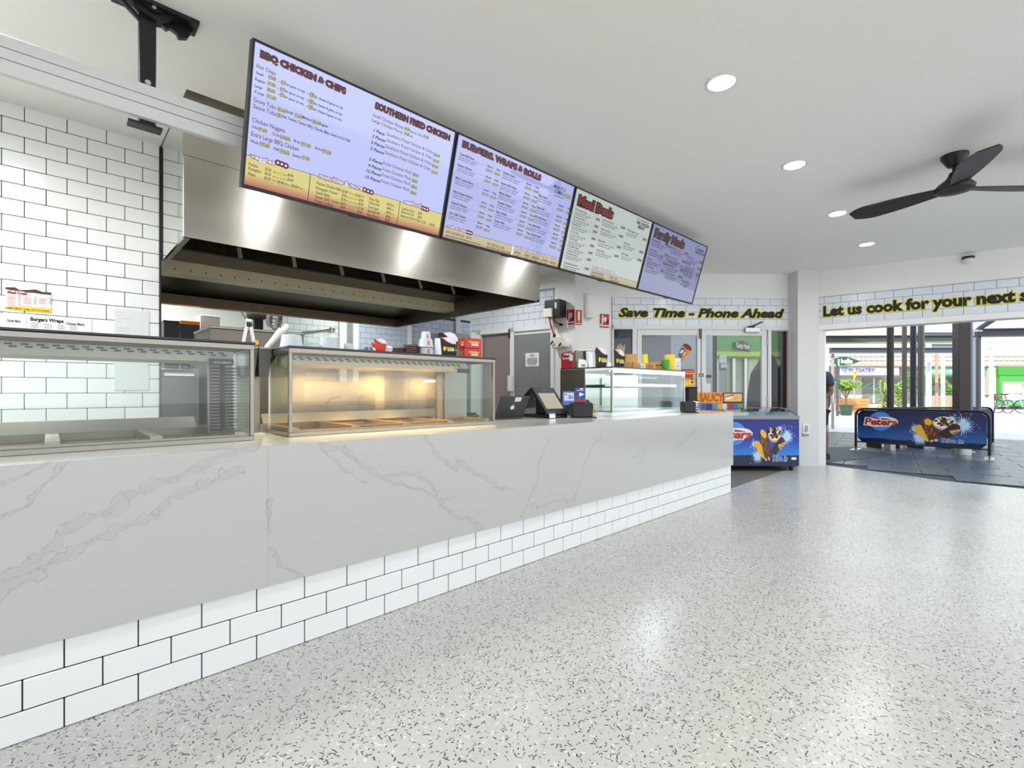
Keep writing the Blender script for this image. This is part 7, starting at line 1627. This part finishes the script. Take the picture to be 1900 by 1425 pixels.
for i, (u, lab) in enumerate(((1733, 'orange-fronted street bin beside the white posts'), (1760, 'orange-fronted street bin nearer the widest dark post'))):
    t = gthing('street_bin', lab, 'bin', u, 23, group='orange and grey street bins'); k = 23/900
    obj('body', G().box(-11*k, 11*k, 0, .5, .05, zz(733, 23), c=.02), mat('bin_grey', '#8f9494', .5), t); obj('panel', G().box(-10*k, -3*k, -.03, 0, .1, zz(735, 23)), mat('bin_orange', '#d98a55', .5), t); obj('panel', G().box(4*k, 10*k, -.03, 0, .1, zz(735, 23)), mat('bin_orange', '#d98a55', .5), t)
    obj('lid', G().box(-11.5*k, 11.5*k, -.03, .53, zz(733, 23), zz(731, 23), c=.01), M_slate, t); obj('foot', G().box(-9*k, 9*k, .05, .45, 0, .05), M_black, t)
t = gthing('hedge_planter', 'low planter wall with dark plants behind the orange bins', 'planter', 1748, 26.5); k = 26.5/900
obj('wall', G().box(-30*k, 22*k, 0, .4, 0, zz(738, 26.5)), M_render, t); g = G(); leaves(g, 0, .2, zz(732, 26.5), 22*k, .3, 300, .09, random.Random(2)); obj('foliage', g, M_leaf2, t, kind='stuff')
def bike(lab, u, d, m, rz):
    t = gthing('bicycle', lab, 'bicycle', u, d, FACE+rz, group='parked bicycles'); R = .34
    def wheel(x):
        w_ = obj('wheel', G().tube([(x+R*cos(q), 0, R+R*sin(q)) for q in [2*pi*i/24 for i in range(25)]], .02, 6), M_black, t)
        g = G()
        for i in range(10): q = pi*i/5; g.tube([(x, 0, R), (x+R*cos(q), 0, R+R*sin(q))], .004, 4)
        obj('spokes', g, M_alu, w_)
    wheel(-.52); wheel(.52)
    obj('frame', G().tube([(-.52, 0, R), (-.1, 0, R), (.38, 0, .82), (-.16, 0, .78), (-.52, 0, R)], .022, 6).tube([(-.1, 0, R), (-.2, 0, .92)], .02, 6).tube([(.52, 0, R), (.36, 0, .95)], .02, 6), m, t)
    obj('seat', G().box(-.32, -.08, -.07, .07, .92, .97, c=.02), M_black, t); obj('handlebar', G().tube([(.3, -.28, 1.02), (.38, -.2, .98), (.36, 0, .97), (.38, .2, .98), (.3, .28, 1.02)], .015, 6), M_black, t)
    obj('basket', G().box(-.62, -.34, -.15, .15, .72, .9, c=.02), mat('basket_brown', '#7a4f3a', .7), t) if m is M_postw else None
    return t
bike('dark bicycle parked before the green shop, nearer the white post', 1853, 24.5, M_slate, .1)
bike('white bicycle with a brown carrier parked before the green shop', 1873, 24.8, M_postw, -.35)
t = gthing('white_scooter', 'small white and lilac scooter parked beside the white post', 'scooter', 1826, 24); k = 24/900
obj('body', G().prism([(-.3, .25), (.25, .25), (.35, .55), (.15, .8), (.05, .78), (.08, .5), (-.3, .45)], -.12, .12, 'y'), mat('scooter_white', '#d6d6e6', .35), t); obj('wheel', G().cyl((-.25, -.05, .2), (-.25, .05, .2), .2, n=18), M_black, t); obj('wheel', G().cyl((.3, -.05, .2), (.3, .05, .2), .2, n=18), M_black, t); obj('handlebar', G().tube([(.1, -.25, .95), (.12, 0, .9), (.1, .25, .95)], .02, 6).tube([(.12, 0, .9), (.2, 0, .6)], .02, 6), M_black, t)
nb = CW(1490, 13.5)
obj('wall_neighbour', G().box(-4, (1546-1490)*13.5/900-.12, 0, .3, 0, ZD(640, 13.5)), mat('neighbour_render', '#c9c8c0', .7, noise=.03), loc=(nb[0], nb[1], -.014), rz=FACE, kind='structure')

# ------------------------------------------------------------------ the man in the navy polo half hidden by the jamb
def with_skin(me):
    bm = bmesh.new(); bm.from_mesh(me); bm.verts.layers.skin.verify(); bm.to_mesh(me); bm.free()
def skin(name, pts, edges, m, parent, sub=2):
    me = bpy.data.meshes.new(name); me.from_pydata([p[:3] for p in pts], edges, []); with_skin(me); me.materials.append(m)
    o = bpy.data.objects.new(name, me); COL.objects.link(o); o.parent = parent
    md = o.modifiers.new('skin', 'SKIN'); md.use_smooth_shade = True
    for i, p in enumerate(pts):
        r = p[3]; me.skin_vertices[0].data[i].radius = r if isinstance(r, tuple) else (r, r); me.skin_vertices[0].data[i].use_root = (i == 0)
    s_ = o.modifiers.new('subsurf', 'SUBSURF'); s_.levels = sub; s_.render_levels = sub
    return o
pp = CW(1520.5, 8.3)
pm = thing('person', 'person in navy polo shirt and dark shorts standing outside behind the white jamb', 'person', (pp[0], pp[1], 0), FACE)
M_skin = mat('warm_skin', '#8a5a40', .55, noise=.05); M_polo = mat('navy_polo', '#3b4257', .85, noise=.08); M_short = mat('dark_shorts', '#24262a', .85); M_hair = mat('dark_hair', '#2a211c', .6); M_shoe = mat('dark_shoe', '#1b1b1c', .5)
# figure faces -x (towards the pillar side); front = -x, sides = y
P = [(0, 0, .96, (.13, .15)), (0.01, 0, 1.12, (.12, .14)), (.02, 0, 1.3, (.13, .17)), (.01, 0, 1.43, (.085, .12)), (-.01, 0, 1.5, .055), (-.02, 0, 1.56, .055)]
E_ = [(0, 1), (1, 2), (2, 3), (3, 4), (4, 5)]
def add(p, parent_i):
    P.append(p); E_.append((parent_i, len(P)-1)); return len(P)-1
for sgn in (-1, 1):
    a = add((.0, sgn*.10, .86, .085), 0); a = add((-.01, sgn*.11, .5, .058), a); a = add((.02, sgn*.115, .42, .058), a); a = add((.02, sgn*.115, .28, .052), a); a = add((.03, sgn*.12, .09, .036), a); a = add((-.06, sgn*.125, .045, .036), a); a = add((-.15, sgn*.13, .035, .03), a)
    s_ = add((.02, sgn*.17, 1.40, .062), 3); e_ = add((.06, sgn*.22, 1.12, .045), s_); w_ = add((-.12, sgn*.2, .98, .03), e_); h_ = add((-.19, sgn*.19, .96, (.04, .022)), w_)
    for f in range(4):
        y = sgn*.19 + (f-1.5)*.021; l = (.075, .085, .08, .062)[f]
        k1 = add((-.235, y, .955, .009), h_); k2 = add((-.235-l*.55, y, .942, .0085), k1); add((-.235-l*.8, y, .91, .0075), k2)
    k1 = add((-.175, sgn*.19-sgn*.045, .95, .011), w_); add((-.215, sgn*.19-sgn*.058, .935, .009), k1)
skin('body', P, E_, M_skin, pm)
hd_ = obj('head', G().lathe([(.03, 1.52), (.065, 1.56), (.082, 1.62), (.09, 1.68), (.085, 1.74), (.06, 1.785), (.001, 1.80)], -.035, 0, n=24), M_skin, pm, True); hd_.scale = (1.12, .9, 1)
obj('nose', G().add([(-.135, -.012, 1.645), (-.135, .012, 1.645), (-.165, 0, 1.65), (-.13, 0, 1.69)], [(0, 1, 2), (0, 2, 3), (1, 3, 2)]), M_skin, hd_); obj('mouth', G().box(-.128, -.12, -.025, .025, 1.612, 1.618), mat('lip', '#7a4038', .5), hd_)
for sgn in (-1, 1): obj('eye', G().lathe([(.001, -.011), (.009, -.006), (.011, 0), (.009, .006), (.001, .011)], -.112, sgn*.034, n=12, M=Matrix.Translation((0, 0, 1.675))), M_paper, hd_, True); obj('ear', G().lathe([(.001, -.03), (.012, -.02), (.014, 0), (.012, .02), (.001, .03)], -.03, sgn*.094, n=10, M=Matrix.Translation((0, 0, 1.66))), M_skin, hd_, True)
hr = obj('hair', G().lathe([(.075, 1.6), (.093, 1.66), (.096, 1.72), (.085, 1.775), (.05, 1.81), (.001, 1.822)], -.02, 0, n=24), M_hair, pm, True); hr.scale = (1.1, .93, 1)
S_ = [(0, 0, .80, (.155, .185)), (0.005, 0, .98, (.15, .17)), (.015, 0, 1.14, (.14, .165)), (.025, 0, 1.3, (.15, .19)), (.015, 0, 1.42, (.105, .15)), (0, 0, 1.475, .068)]
SE = [(0, 1), (1, 2), (2, 3), (3, 4), (4, 5)]
for sgn in (-1, 1):
    S_.append((.025, sgn*.18, 1.395, .082)); SE.append((4, len(S_)-1)); S_.append((.05, sgn*.215, 1.2, .07)); SE.append((len(S_)-2, len(S_)-1))
skin('polo_shirt', S_, SE, M_polo, pm)
S2 = [(0, 0, .88, (.145, .165))]; SE2 = []
for sgn in (-1, 1):
    S2.append((0, sgn*.095, .78, .088)); SE2.append((0, len(S2)-1)); S2.append((-.01, sgn*.105, .52, .078)); SE2.append((len(S2)-2, len(S2)-1))
skin('shorts', S2, SE2, M_short, pm)
for sgn in (-1, 1): obj('shoe', G().prism([(-.22, 0), (.07, 0), (.075, .06), (.04, .1), (-.03, .1), (-.12, .06), (-.21, .045)], sgn*.125-.045, sgn*.125+.045, 'y'), M_shoe, pm)
